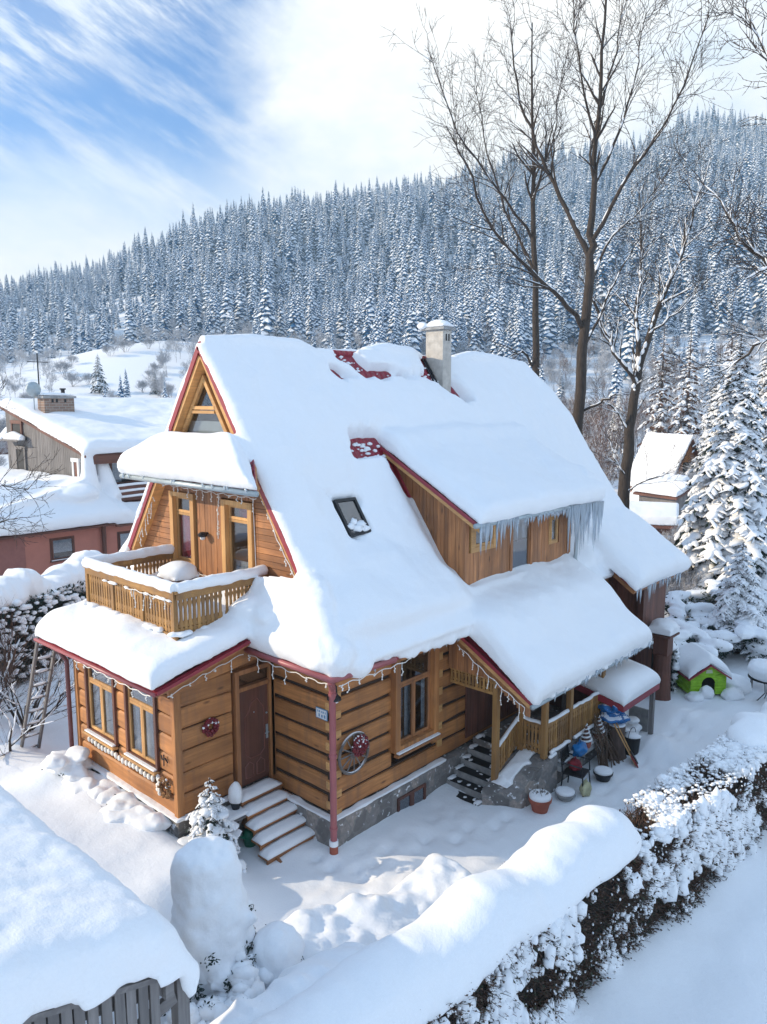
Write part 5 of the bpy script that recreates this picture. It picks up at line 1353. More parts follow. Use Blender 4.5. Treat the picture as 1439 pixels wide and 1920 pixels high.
# ================================================================== vegetation makers
nr = np.random.RandomState(11)
def clump_arrays(C, Rr, rot=None, jit=.25, sub=1):
    """many small snow lumps as one vertex/triangle array"""
    V, F = ico(sub); V = np.array(V); F = np.array(F); n = len(C)
    C = np.asarray(C, float); Rr = np.asarray(Rr, float)
    a = nr.rand(n)*6.28 if rot is None else rot
    P = V[None]*Rr[:, None, :]
    q = (V[None]*2.1+nr.rand(n, 1, 3)*50).reshape(-1, 3)
    P = P*(1+jit*vnoise(q).reshape(n, -1))[..., None]
    ca, sa = np.cos(a)[:, None], np.sin(a)[:, None]
    X = P[..., 0]*ca-P[..., 1]*sa; Y = P[..., 0]*sa+P[..., 1]*ca
    W_ = np.stack([X, Y, P[..., 2]], -1)+C[:, None]
    return W_.reshape(-1, 3), (F[None]+(np.arange(n)*len(V))[:, None, None]).reshape(-1, 3)
def strip_arrays(P, Q, w, bend=None):
    """thin three sided twigs from P to Q, tapering: two rings of three points"""
    P = np.asarray(P, float); Q = np.asarray(Q, float); d = Q-P; L_ = np.linalg.norm(d, axis=1, keepdims=True)+1e-9; d = d/L_
    ref = np.where(np.abs(d[:, 2:3]) > .9, [[1., 0, 0]], [[0, 0, 1.]])
    x = np.cross(d, ref); x /= np.linalg.norm(x, axis=1, keepdims=True)+1e-9; y = np.cross(d, x)
    w = np.broadcast_to(np.asarray(w, float), (len(P),))[:, None]
    vs = []
    for c, k in ((P, 1.), (Q, .35)):
        for a in (0, 2.094, 4.189): vs.append(c+(x*math.cos(a)+y*math.sin(a))*w*k*.5)
    V = np.stack(vs, 1).reshape(-1, 3); b = (np.arange(len(P))*6)[:, None]
    F = np.concatenate([b+np.array([[0, 1, 4, 3]]), b+np.array([[1, 2, 5, 4]]), b+np.array([[2, 0, 3, 5]])])
    return V, F
def leaf_arrays(P, D, size, width=.35):
    """small pointed needle sprays at P along D"""
    n = len(P); d = D/(np.linalg.norm(D, axis=1, keepdims=True)+1e-9)
    r = nr.randn(n, 3); x = np.cross(d, r); x /= np.linalg.norm(x, axis=1, keepdims=True)+1e-9
    s = np.broadcast_to(np.asarray(size, float), (n,))[:, None]
    V = np.stack([P, P+d*s*.5+x*s*width, P+d*s, P+d*s*.5-x*s*width], 1).reshape(-1, 3)
    return V, (np.arange(n)*4)[:, None]+np.array([[0, 1, 2, 3]])
def ridge_arrays(P, Q, Rr, flat=.8):
    ts = (0, .25, .5, .75, 1.); prof = (.25, .85, 1., .85, .25); n = 6
    P = np.array(P); Q = np.array(Q); Rr = np.array(Rr); d = Q-P; d /= np.linalg.norm(d, axis=1, keepdims=True)
    x = np.cross(d, np.array([[0, 0, 1.]])); x /= np.linalg.norm(x, axis=1, keepdims=True)+1e-9; y = np.cross(x, d)
    rings = []
    for t, pr in zip(ts, prof):
        j = 1+.35*(nr.rand(len(P), 1)-.5)
        for k in range(n):
            a = 6.2832*k/n; rings.append(P+(Q-P)*t+(x*math.cos(a)*1.1+y*math.sin(a)*flat)*Rr[:, None]*pr*j)
    V = np.stack(rings, 1).reshape(-1, 3); b = (np.arange(len(P))*n*len(ts))[:, None, None]
    f = np.array([(i*n+k, i*n+(k+1) % n, (i+1)*n+(k+1) % n, (i+1)*n+k) for i in range(len(ts)-1) for k in range(n)])
    return V, (b+f[None]).reshape(-1, 4)
class NP:
    """collects numpy pieces with material slots"""
    def __init__(s): s.V = []; s.q = []; s.t = []; s.mq = []; s.mt = []; s.n = 0
    def add(s, V, F, mi=0):
        F = np.asarray(F)+s.n; s.V.append(np.asarray(V)); s.n += len(V)
        (s.q if F.shape[1] == 4 else s.t).append(F); (s.mq if F.shape[1] == 4 else s.mt).append(np.full(len(F), mi))
    def addM(s, mb, mi=0):
        q = [f for f in mb.f if len(f) == 4]; t = [f for f in mb.f if len(f) == 3]; V = np.array(mb.v); b = s.n
        s.V.append(V); s.n += len(V)
        if q: s.q.append(np.array(q)+b); s.mq.append(np.full(len(q), mi))
        if t: s.t.append(np.array(t)+b); s.mt.append(np.full(len(t), mi))
    def mesh(s, name, mats, smooth=True):
        c = lambda a: np.concatenate(a) if a else None
        return np_mesh(name, np.concatenate(s.V), c(s.q), c(s.t), [MAT[m] if isinstance(m, str) else m for m in mats], c(s.mq), c(s.mt), smooth)
plain('needles', (.016, .032, .026), .85, var=.5, scale=3.)
plain('needles_skylit_far', (.008, .095, .225), .9, var=.4, scale=.6)  # blue of skylight over the far slope is put into the needle colour
plain('twig', (.085, .055, .042), .9, var=.45, scale=3.); plain('twig_red', (.13, .065, .042), .9, var=.4, scale=3.)
plain('twig_frost', (.46, .47, .5), .9, var=.3, scale=2.); plain('twig_grey', (.17, .15, .155), .9, var=.35, scale=2.)
plain('hedge_core', (.03, .024, .02), 1., var=.5, scale=6.)
snow_top('bark', (.045, .033, .026), .55, .85, 1., .9, 5., (1, 1, .3))
snow_top('bark_clean', (.085, .06, .045), .8, 1., .9, .9, 4., (1, 1, .3))
plain('twig_tree', (.05, .038, .034), .9, var=.35, scale=1.)
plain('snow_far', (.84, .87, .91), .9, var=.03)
plain('leaf_dark', (.03, .038, .02), .85, var=.5, scale=9.)

# ------------------------------------------------------------------ spruces
def spruce_mesh(name, H, R0, seed, nb=110, det=2, lean=.0, snow=1.0, far=False, bare=.0):
    rs = np.random.RandomState(seed); out = NP(); SB = 1.22 if far else 1.2
    tr = M(); tr.tube([(0, 0, -.3), (lean*.3, 0, H*.4), (lean, 0, H)], [.022*H*.6+.02, .012*H, .01], 6)
    out.addM(tr, 2)
    pts_n = []; dirs = []; sz = []; tw0 = []; tw1 = []; drk = []; wht = []; rp = []; rq = []; rr_ = []
    for k in range(nb):
        t = (k+.5)/nb; h = (.06+.93*t**.9)
        z = H*h; L_ = R0*((1-h)**.8*.97+.03)*rs.uniform(.72, 1.12)
        if L_ < .02: continue
        a = k*2.39996+rs.uniform(-.35, .35); ca_, sa_ = math.cos(a), math.sin(a)
        droop = rs.uniform(.25, .5)*(1.2-h*.5)
        path = []
        m = 6 if det > 1 else 3
        for j in range(m+1):
            s = j/m; r = L_*s; zz = z+.16*L_*s-droop*L_*s*s*1.25
            path.append(np.array([lean*h+r*ca_, r*sa_, zz]))
        tw0.append(path[0]); tw1.append(path[m//2]); tw0.append(path[m//2]); tw1.append(path[-1])
        perp = np.array([-sa_, ca_, 0])
        if far:
            wd = L_*rs.uniform(.36, .56); dz = np.array([0, 0, 1.]); p, q = path[0], path[-1]-dz*L_*.42
            mid = p*.42+q*.58+dz*L_*.10; lf = p*.5+q*.5+perp*wd-dz*L_*.16; rt = p*.5+q*.5-perp*wd-dz*L_*.16
            drk.append((p-dz*.2, lf-dz*.34, q-dz*.42, rt-dz*.34, mid-dz*.36)); 
            if rs.rand() < .93*snow:
                k2 = rs.uniform(.82, 1.12); wht.append((p, mid+(lf-mid)*k2-dz*.1, mid+(q-mid)*k2, mid+(rt-mid)*k2-dz*.1, mid+dz*.1))
            for e in range(2): pts_n.append(p*.4+q*.6+perp*rs.uniform(-.6, .6)*wd-dz*.2*L_); dirs.append(np.array([ca_*.4, sa_*.4, -.9])); sz.append(wd*rs.uniform(.4, .8))
            continue
        for j in range(m):
            p, q = path[j], path[j+1]; s = (j+.5)/m; wd = L_*(.30*(1-abs(s-.45)*1.1)+.07)
            for e in range(4):
                f = rs.rand(); side = 1 if e % 2 else -1
                b = p+(q-p)*f; d = (q-p)/np.linalg.norm(q-p)*.6+perp*side*rs.uniform(.5, 1.)+np.array([0, 0, rs.uniform(-.85, -.2)])
                pts_n.append(b); dirs.append(d); sz.append(wd*rs.uniform(.7, 1.2))
            if rs.rand() < .97*snow and j > 0:
                up = np.array([0, 0, .05*L_*.4+.015]); rp.append(p+up-(q-p)*.12); rq.append(q+up+(q-p)*.12); rr_.append(wd*rs.uniform(.34, .6))
                for sd_ in (-1, 1):
                    for f in (rs.uniform(0, .5), rs.uniform(.5, 1.)):
                        if rs.rand() > .88*snow: continue
                        a0 = p+(q-p)*f+up*.6; rp.append(a0); rq.append(a0+perp*sd_*wd*rs.uniform(.7, 1.15)+(q-p)*rs.uniform(.3, .9)+np.array([0, 0, -wd*rs.uniform(.15, .45)])); rr_.append(wd*rs.uniform(.16, .3))
    V, F = leaf_arrays(np.array(pts_n), np.array(dirs), np.array(sz), .22 if det > 1 else .35); fz = rs.rand(len(F)) < (.4 if det > 1 else .3)*snow; out.add(V, F[~fz], 0); out.add(V, F[fz], 1)
    if det > 1 or bare:
        V, F = strip_arrays(np.array(tw0), np.array(tw1), .006*H*.5+.01); out.add(V, F, 2)
    for lst, mi in ((drk, 0), (wht, 1)):
        if lst:
            n = len(lst); V = np.array(lst)+.05*rs.randn(n, 5, 3); F = (np.array([(0, 1, 4), (1, 2, 4), (2, 3, 4), (3, 0, 4)])[None]+(np.arange(n)*5)[:, None, None]).reshape(-1, 3); out.add(V.reshape(-1, 3), F, mi)
    if rp: V, F = ridge_arrays(rp, rq, rr_, .5); out.add(V, F, 1)
    return out.mesh(name, ['needles_skylit_far' if far else 'needles', 'snow_far' if far else 'snow', 'twig'], smooth=det > 1)
# ------------------------------------------------------------------ bare trees
def grow(segs, rs, p, d, L_, r, depth, up=.25, wig=.22, kids=(3, 5), spread=(.5, .95), ratio=(.5, .72), minr=.004, maxd=4, snow=None):
    n = max(2, int(4 if depth == 0 else 3)); pts = [p]; q = p.copy(); dd = d.copy()
    for i in range(n):
        dd = dd+rs.randn(3)*wig*.35+np.array([0, 0, up*.18]); dd /= np.linalg.norm(dd); q = q+dd*L_/n; pts.append(q.copy())
    rad = [r*(1-.55*i/n) for i in range(n+1)]
    segs.append((pts, rad, depth))
    if depth >= maxd or r < minr: return
    k = rs.randint(kids[0], kids[1]+1)
    for i in range(k):
        t = rs.uniform(.35, 1.) if i < k-1 else 1.; j = min(int(t*n), n-1); f = t*n-j
        b = pts[j]+(pts[j+1]-pts[j])*f; base = pts[j+1]-pts[j]; base /= np.linalg.norm(base)
        ax = np.cross(base, rs.randn(3)); ax /= np.linalg.norm(ax)+1e-9
        ang = rs.uniform(*spread)*(.6 if i == k-1 else 1); nd_ = base*math.cos(ang)+ax*math.sin(ang); nd_[2] += up*.3; nd_ /= np.linalg.norm(nd_)
        grow(segs, rs, b, nd_, L_*rs.uniform(*ratio), r*(1-.55*t)*rs.uniform(.55, .8), depth+1, up, wig, kids, spread, ratio, minr, maxd)
def segs_to(out, segs, mi_thick, mi_thin, thick=.03, n_thick=7, wmin=.006):
    P = []; Q = []; Wd = []
    tr = M()
    for pts, rad, dep in segs:
        if rad[0] > thick: tr.tube([tuple(p) for p in pts], [max(r, .004) for r in rad], n_thick, cap=False)
        else:
            for a, b, r in zip(pts[:-1], pts[1:], rad): P.append(a); Q.append(b); Wd.append(max(2*r, wmin))
    if tr.v: out.addM(tr, mi_thick)
    if P: V, F = strip_arrays(np.array(P), np.array(Q), np.array(Wd)); out.add(V, F, mi_thin)
    return P, Q, Wd
def limb_snow(segs, rs, rmin=.02, slope=.86, prob=.8, k=1.25, wind=0.):
    """ridges of snow lying along the upper side of the limbs"""
    P = []; Q = []; Rr = []
    for pts, rad, dep in segs:
        for a, b, r in zip(pts[:-1], pts[1:], rad):
            d = b-a; L_ = np.linalg.norm(d); st = abs(d[2])/L_
            if r < rmin or st > slope: continue
            m = max(1, int(L_/.35))
            for i in range(m):
                if rs.rand() > prob: continue
                c0 = a+d*(i-.08)/m; c1 = a+d*(i+1.08)/m; kk = (1-st*.6)
                u = d/L_; o = np.array([0, 0, 1.])+wind*np.array([-RT[0]*.5-FW[0]*.8, -RT[1]*.5-FW[1]*.8, 0]); o = o-u*(o@u); o = o/(np.linalg.norm(o)+1e-9)*r*.62; P.append(c0+o); Q.append(c1+o); Rr.append(max(r*.92*(1-st*.25)*k*.75, .016)*rs.uniform(.75, 1.2))
    return P, Q, Rr
def big_tree(name, label, base, H0, limbs, seed, trunk_r, lean=(0, 0), group=None, twig_levels=3, cat='tree', snowy=.6, twl=1., wm=1., wind=0.):
    """limbs: lists of (right, height, depth) offsets from the trunk foot, with a starting radius"""
    rs = np.random.RandomState(seed); segs = []
    W3 = lambda q: np.array([base[0]+RT[0]*q[0]+FW[0]*q[2], base[1]+RT[1]*q[0]+FW[1]*q[2], base[2]+q[1]])
    trunk = []; main = []
    for li, (pts, r0, r1, twigs) in enumerate(limbs):
        P = []
        for a, b in zip(pts[:-1], pts[1:]):
            n = 4
            for i in range(n): P.append([a[q]+(b[q]-a[q])*i/n for q in range(3)])
        P.append(list(pts[-1]))
        P = [W3((p[0]+rs.randn()*.035, p[1]+rs.randn()*.03, p[2]+rs.randn()*.05)) for p in P]; N_ = len(P)
        rad = [r0+(r1-r0)*(i/(N_-1))**.8 for i in range(N_)]
        (trunk if li == 0 else main).append((P, rad, 0))
        L_ = sum(np.linalg.norm(b-a) for a, b in zip(P[:-1], P[1:]))
        for i in range(int(twigs*1.15)):
            t = 1-.75*(rs.rand()**1.0)*(1 if li else .55); j = min(int(t*(N_-1)), N_-2); f = t*(N_-1)-j
            b = P[j]+(P[j+1]-P[j])*f; d = (P[j+1]-P[j]); d /= np.linalg.norm(d)
            ax = np.cross(d, rs.randn(3)); ax /= np.linalg.norm(ax)+1e-9; an = rs.uniform(.35, .85)
            nd_ = d*math.cos(an)+ax*math.sin(an); nd_[2] += .12; nd_ /= np.linalg.norm(nd_)
            rr = rad[j]*rs.uniform(.4, .66)
            grow(segs, rs, b, nd_, twl*rs.uniform(1.0, 2.1)*(1.2-.4*t), max(rr, .02), 1, .13, .42, (3, 4), (.45, 1.0), (.5, .78), .0035, twig_levels)
    o = thing(name, label, cat, base, group)
    tm = M()
    for P, rad, _ in trunk: tm.tube([tuple(p) for p in P], rad, 12)
    tm.build('trunk', MAT['bark'], o, smooth=True)
    out = NP(); 
    lm = M()
    for P, rad, _ in main: lm.tube([tuple(p) for p in P], rad, 9)
    if lm.v: out.addM(lm, 0)
    segs_to(out, segs, 0, 1, wmin=.0185*wm)
    link('crown', out.mesh('crown', ['bark', 'twig_tree'], True), o)
    C, C2, Rr = limb_snow(main+segs, rs, .02, .93 if wind == 0 else .985, snowy, 1.25 if wind == 0 else 1.45, wind)
    if len(C):
        o2 = NP(); V, F = ridge_arrays(C, C2, Rr); o2.add(V, F, 0); link('branch_snow', o2.mesh('branch_snow', ['snow']), o)
    return o
def frost_mesh(name, H, seed, mats=('twig_grey', 'twig_frost'), dens=1., wid=.5, frost=.6, tw=1.):
    """whole bare tree or shrub, light with rime, as one mesh for copies"""
    rs = np.random.RandomState(seed); segs = []; out = NP()
    st = 1 if H > 5 else 5
    for s in range(st):
        d = np.array([rs.randn()*.1*(3 if st > 1 else 1), rs.randn()*.1*(3 if st > 1 else 1), 1.]); d /= np.linalg.norm(d)
        grow(segs, rs, np.array([rs.randn()*.1, rs.randn()*.1, -.2]), d, H*(.5 if st == 1 else .45), H*.012+.01, 0, .3, .25, (4, 6), (.35, .85), (.52, .78), .002, 4 if dens >= 1 else 3)
    P = []; Q = []; Wd = []
    for pts, rad, dep in segs:
        for a, b, r in zip(pts[:-1], pts[1:], rad): P.append(a); Q.append(b); Wd.append(max(2*r, .0032*H*tw))
    P = np.array(P); Q = np.array(Q); Wd = np.array(Wd); k = H/max(Q[:, 2].max(), .1); P *= k; Q *= k
    P[:, :2] *= wid*2; Q[:, :2] *= wid*2
    m = rs.rand(len(P)) < frost*(1-.6*(Wd > .012*H))
    for sel, mi in ((~m, 0), (m, 1)):
        if sel.any(): V, F = strip_arrays(P[sel], Q[sel], Wd[sel]*(1.5 if mi else 1)); out.add(V, F, mi)
    return out.mesh(name, list(mats), False)
# ================================================================== the long hedge in front
def yc(x): return -4.5-.09*np.asarray(x, float)
hedge = thing('hedge', 'long clipped hedge of dark twigs plastered with snow, along the garden path', 'hedge', (2, -4.7, 0))
out = NP(); n = 19000
def hedge_pts(n, face):
    x = nr.uniform(-5.5, 12.5, n) if face != 'end' else nr.uniform(1.3, 12.5, n)
    HT = np.where(x < 1.4, 1.72, 1.5)
    if face == 'front': off = -.62-nr.rand(n)*.06; z = -.1+HT*nr.rand(n)
    elif face == 'back': off = .25+nr.rand(n)*.06; z = -.1+HT*nr.rand(n)
    else: off = nr.uniform(-.62, .28, n); z = HT-.1
    return x, off, z
core = M(); xs = np.linspace(-5.5, 12.5, 37)
core.grid([[(x, float(yc(x))+o, z) for (o, z) in ((-.5, -.3), (-.52, .6), (-.46, 1.32), (.12, 1.32), (.15, .6), (.15, -.3))] for x in xs])
out.addM(core, 2)
for face, k, outd in (('front', 15000, (-.09, -1, .35)), ('back', 2500, (.05, 1, .4)), ('top', 9000, (0, -.15, 1.))):
    x, off, z = hedge_pts(k, face); wv_ = fbm2(x, z, 1.1, 3.)*.1; P = np.stack([x, yc(x)+off*.86+wv_*(face != 'top'), z-.1], 1)
    D_ = np.array(outd)[None]+nr.randn(k, 3)*.5; D_ /= np.linalg.norm(D_, axis=1, keepdims=True)
    ln = nr.uniform(.09, .26, k)*(1.25 if face == 'top' else 1)
    red = nr.rand(k) < .35; wds = nr.uniform(.008, .017, k)
    for sel, mi in ((~red, 0), (red, 3)): V, F = strip_arrays(P[sel], (P+D_*ln[:, None])[sel], wds[sel]); out.add(V, F, mi)
    kl = int(k*3.2); s = nr.randint(0, k, kl); zz = P[s, 2]; keep = nr.rand(kl) < .95-.25*smooth01(.5, 1.3, zz)
    s = s[keep]; V, F = leaf_arrays(P[s]+D_[s]*(ln[s, None]*nr.rand(len(s), 1)), D_[s]+nr.randn(len(s), 3)*.8, nr.uniform(.022, .055, len(s)), .3); hm = nr.rand(len(s)) < .45; out.add(V, F[hm], 1); out.add(V, F[~hm], 4)
link('foliage', out.mesh('hedge_foliage', ['twig', 'leaf_dark', 'hedge_core', 'twig_red', plain('leaf_brown', (.085, .05, .035), .85, var=.6, scale=14.)], False), hedge)
# smooth heavy cap on the near half
mb = M()
def hump(x): return 2.0+.10*math.exp(-((x-1.0)/.35)**2)+.12*math.exp(-((x+.1)/.6)**2)+.12*math.exp(-((x+1.7)/.5)**2)-.06*math.exp(-((x+.95)/.25)**2)+.03*math.sin(x*3.1)
for x in np.arange(-5.9, 1.35, .16):
    y = float(yc(x)); h = hump(x); s_e = min(1, (1.6-x)/.6)
    mb.blob((x, y-.14, h-.3), .34, .5*s_e**.4, .36*s_e**.3, 2, .07); mb.blob((x, y-.42, h-.42), .26, .3*s_e**.4, .26, 2, .10); mb.blob((x, y+.16, h-.55), .3, .3, .4, 2, .1)
    if x < -1.9:
        k = min(1, (-1.9-x)/1.4); mb.blob((x, y+.5, .5), .4, (.8*k+.2)*(1 if x > -3.7 else .7), .55+.75*k, 2, .08)
        if x > -3.6: mb.blob((x, y+1.2, .2), .4, .65*k+.15, .4+.45*k, 2, .08)
link('snow_cap', voxel(mb, .042, 26, wob=.02, wsc=1.6), hedge)
mb = M()
for k in range(7): mb.blob((6.5+.42*k, float(yc(6.5+.42*k))-.12+.08*math.sin(k), 1.5+.1*math.sin(k*1.9)), .5, .5, .34, 2, .12)
link('snow_cap', voxel(mb, .042, 26, wob=.02, wsc=1.6), hedge)
# lumps caught on the face and among the twigs
def face_snow(k, thr, r0, r1, seed, bias=0.):
    x = nr.uniform(-5.3, 12.3, k); z = nr.uniform(-.05, 1.6, k)
    dn = fbm2(x, z, 1.5, seed)+fbm2(x, z, .5, 2.)*.5+fbm2(x, z, 4., 6.)*.35-.10*smooth01(1., 2.6, x)+.25*fbm2(x, z, 2.6, 1.)-.22*np.exp(-((z-1.5)/.2)**2)*(1-smooth01(1.0, 1.8, x))-.05+bias
    keep = dn+nr.rand(k)*.5 > thr; x, z = x[keep], z[keep]; k = len(x)
    C = np.stack([x, yc(x)-.60-nr.rand(k)*.09+fbm2(x, z, 1.1, 3.)*.1, z], 1); r = nr.uniform(r0, r1, k)*(1+.5*nr.rand(k)**3)
    return C, np.stack([r*nr.uniform(.75, 1.2, k), r*.75, r*nr.uniform(.8, 1.7, k)], 1)
def top_dust(k):
    x = nr.uniform(1.3, 12.3, k); off = nr.uniform(-.62, .28, k); dn = fbm2(x, off, 1.3, 5.)+fbm2(x, off, 5., 2.)*.4+.2; kk = dn+nr.rand(k)*.7 > .25; x, off = x[kk], off[kk]; r = nr.uniform(.012, .034, len(x))
    return np.stack([x, yc(x)+off, 1.46+nr.rand(len(x))*.14], 1), np.stack([r*1.4, r*1.4, r*.7], 1)
A_ = [top_dust(4500), face_snow(4300, .40, .045, .115, 7.), face_snow(5200, .40, .022, .045, 9.), face_snow(2600, .1, .010, .02, 4.)]
C = np.concatenate([a[0] for a in A_]); Rr = np.concatenate([a[1] for a in A_])
k2 = 3200; x = nr.uniform(1.35, 12.3, k2); off = nr.uniform(-.6, .28, k2); dn = fbm2(x, off, 1.3, 5.)+.2*np.exp(-((x-1.9)/.6)**2)+.8*smooth01(5.2, 6.5, x)-.12
kk = dn+nr.rand(k2)*.5 > .3; x, off = x[kk], off[kk]; k2 = len(x); C2 = np.stack([x, yc(x)+off, 1.45+nr.rand(k2)*.1], 1); r2 = nr.uniform(.03, .115, k2); R2 = np.stack([r2*1.2, r2*1.2, r2*.7], 1)
V, F = clump_arrays(np.concatenate([C, C2]), np.concatenate([Rr, R2]), None, .4, 1); o2 = NP(); o2.add(V, F, 0)
link('caught_snow', o2.mesh('caught_snow', ['snow']), hedge)

# shovelled bank between path and hedge
xs = np.linspace(-3.5, 1.2, 84); vs_ = np.linspace(-1.15, 2.3, 64); BX, BV = np.meshgrid(xs, vs_, indexing='ij')
cr_ = -1.62-.20*(BX+2.7)+.10*np.sin(BX*2.2); BY = cr_-BV
pr_ = np.where(BV < 0, np.exp(-(BV/.42)**2), np.exp(-(BV/1.5)**2)); en = smooth01(-3.5, -2.5, BX)*smooth01(1.2, .2, BX)
BZ = -.12+en*pr_*(.72+.1*np.sin(BX*2.7+1))+(fbm2(BX, BY, 1.6, 4.)*.11+fbm2(BX, BY, 4.5, 8.)*.055+fbm2(BX, BY, 10., 3.)*.02)*en*np.clip(pr_*1.4, 0, 1)
mb = M(); mb.grid(np.stack([BX, BY, BZ], -1).tolist(), np.stack([BX, BY, np.full_like(BX, -.5)], -1).tolist())
tag(link('snow_bank', mb.mesh('snow_bank', MAT['snow'], True), None, (-1, -2.5, 0)), 'lumpy bank of shovelled snow between the path and the hedge', 'snow bank')

# ------------------------------------------------------------------ snow loaded conifers by the entrance
def sprays(out, C, n, size, mi=0, down=-.4):
    C = np.asarray(C); i = nr.randint(0, len(C), n); D_ = nr.randn(n, 3); D_[:, 2] = D_[:, 2]*.4+down
    V, F = leaf_arrays(C[i]+nr.randn(n, 3)*size*.7, D_, nr.uniform(.5, 1.3, n)*size, .22); out.add(V, F, mi)
def thuja(name, label, c, H, r, seed, lean=(0, 0), green=500, group=None, low=.2, k_low=9, cat='shrub'):
    rs = random.Random(seed); t = thing(name, label, cat, c, group); mb = M()
    for i in range(12):
        h = i/11; rr = r*(1.02-.1*h+.06*math.sin(h*7+seed))*(.72 if i == 0 else 1)
        mb.blob((c[0]+lean[0]*h, c[1]+lean[1]*h, c[2]+low+.2+(H-low-.2-r*.8)*h), rr, rr*.95, r*.8, 3, .06)
    for i in range(46):
        h = rs.random()**1.6*.6; a = rs.random()*6.28; q = r*.95; mb.blob((c[0]+lean[0]*h+q*math.cos(a), c[1]+lean[1]*h+q*math.sin(a), c[2]+low*.5+(H-low-r*.5)*h), rs.uniform(.06, .15), None, rs.uniform(.07, .16), 1, .3)
    pts = []
    for i in range(k_low):
        a = rs.random()*6.28; h = rs.uniform(.05, .45); q = (c[0]+r*.8*math.cos(a), c[1]+r*.8*math.sin(a), c[2]+low*.6+H*h*.7); mb.blob(q, r*.36, r*.36, .16, 2, .25)
        for j in range(4): pts.append((q[0]+rs.uniform(-.2, .2)*r*2, q[1]+rs.uniform(-.2, .2)*r*2, q[2]-.1-.08*rs.random()))
    for i in range(70):
        a = rs.random()*6.28; z = rs.uniform(.0, .5)*H; pts.append((c[0]+r*1.08*math.cos(a), c[1]+r*1.08*math.sin(a), c[2]+z))
    out = NP(); sprays(out, pts, green*6, .055); 
    cm = M(); cm.lathe([(r*.5, -.1), (r*.7, H*.15), (r*.6, H*.5), (.02, H*.7)], (c[0], c[1], c[2]), 10); out.addM(M(), 0) if False else None
    link('foliage', out.mesh('foliage', ['needles'], False), t)
    mb2 = M(); mb2.lathe([(.07, -.3), (.05, H*.5)], c, 8); mb2.build('trunk', MAT['bark'], t)
    link('snow_load', voxel(mb, .035, 4, wob=.04, wsc=4.), t)
    return t
thuja('snow_laden_thuja', 'tall rounded column of snow over a thuja, right of the shed roof', (-3.85, -1.72, .35), 2.05, .52, 5, (.15, .3), 700)
thuja('snow_laden_thuja', 'lower thuja bowed under snow between the tall column and the hedge', (-3.3, -2.2, .1), 1.15, .4, 6, (.1, 0), 900, k_low=14)
def bush(name, label, c, rx, rz, seed, snow=500):
    rs = np.random.RandomState(seed); t = thing(name, label, 'shrub', c); out = NP(); n = 7000
    u = rs.randn(n, 3); u[:, 2] = np.abs(u[:, 2]); u /= np.linalg.norm(u, axis=1, keepdims=True); k = .75+.3*fbm(u*2.3+seed)
    Pp = np.array(c)+u*np.array([[rx, rx, rz]])*(k*rs.uniform(.8, 1.05, n))[:, None]; D_ = u+rs.randn(n, 3)*.5; D_[:, 2] -= .5
    V, F = leaf_arrays(Pp, D_, rs.uniform(.035, .075, n), .22); out.add(V, F, 0)
    cb = M(); cb.blob((c[0], c[1], c[2]), rx*.62, rx*.62, rz*.66, 2, .2); V = np.array(cb.v); out.add(V, np.array(cb.f), 1); link('foliage', out.mesh('foliage', ['needles', 'hedge_core'], False), t)
    i = rs.randint(0, n, snow); up = u[i, 2] > rs.rand(snow)*.55-.1; dn = fbm(u[i]*3.1+seed*2) > -.12; i = i[up & dn]; r_ = rs.uniform(.04, .15, len(i))*(.6+.5*u[i, 2]); C = Pp[i]+u[i]*.02
    V, F = clump_arrays(C, np.stack([r_*1.3, r_*1.1, r_*.65], 1), None, .4, 1); o2 = NP(); o2.add(V, F, 0); link('caught_snow', o2.mesh('caught_snow', ['snow']), t)
bush('dark_thuja', 'squat dark thuja splashed with snow under the corner of the shed roof', (-4.5, -2.55, .3), .55, 1.0, 8, 900)
bush('dark_thuja', 'low dark thuja with white clumps between the shed corner and the hedge snow', (-4.0, -2.5, .3), .5, .85, 9, 800)
bush('dark_thuja', 'dark sprays under the foot of the tall snow column', (-3.75, -2.0, .3), .62, .8, 10, 800)
bush('dark_thuja', 'dark snowy foliage at the foot of the lower thuja beside the hedge', (-3.3, -2.1, .3), .5, .8, 12, 700)
# little spruce left of the steps
t = thing('young_spruce', 'little spruce bent under clumps of snow in front of the plank wall', 'tree', (-1.95, 1.05, gz1(-1.95, 1.05)))
b = (-1.95, 1.05, gz1(-1.95, 1.05)); me = spruce_mesh('young', 1.45, .66, 21, 46, 2, .0, .8); me.transform(Matrix.Translation(b)); link('foliage', me, t)
mb = M()
for k in range(15):
    a = k*2.4; h = .08+.8*(k/15); r = .42*(1-h)+.05; mb.blob((b[0]+r*math.cos(a), b[1]+r*math.sin(a), b[2]+.12+1.1*h), .17*(1.1-h*.6), .17*(1.1-h*.6), .07, 2, .3)
link('snow_load', voxel(mb, .03, 4), t)
# tufts along the annex wall
for i, (x, y, lab) in enumerate(((-2.62, 5.1, 'snow cone over a low shrub by the annex downpipe'), (-2.6, 4.2, 'small snowy shrub below the far annex window'), (-2.6, 3.3, 'small snowy shrub between the annex windows at ground level'), (-2.55, 2.55, 'small snowy shrub nearest the annex corner'))):
    z = gz1(x, y)-.05; t = thing('low_shrub', lab, 'shrub', (x, y, z)); mb = M(); pts = []
    for k in range(9): q = (x+rnd.gauss(0, .13), y+rnd.gauss(0, .34), z-.02+rnd.random()*(.4 if i == 0 else .1)); mb.blob(q, .24, .3, .14, 2, .25); pts.append((q[0]-.05, q[1]+rnd.uniform(-.2, .2), q[2]-.05))
    out = NP(); sprays(out, pts, 260, .08); link('foliage', out.mesh('foliage', ['needles'], False), t); link('snow_load', voxel(mb, .03, 5), t)
    if i > 0:
        mb = M()
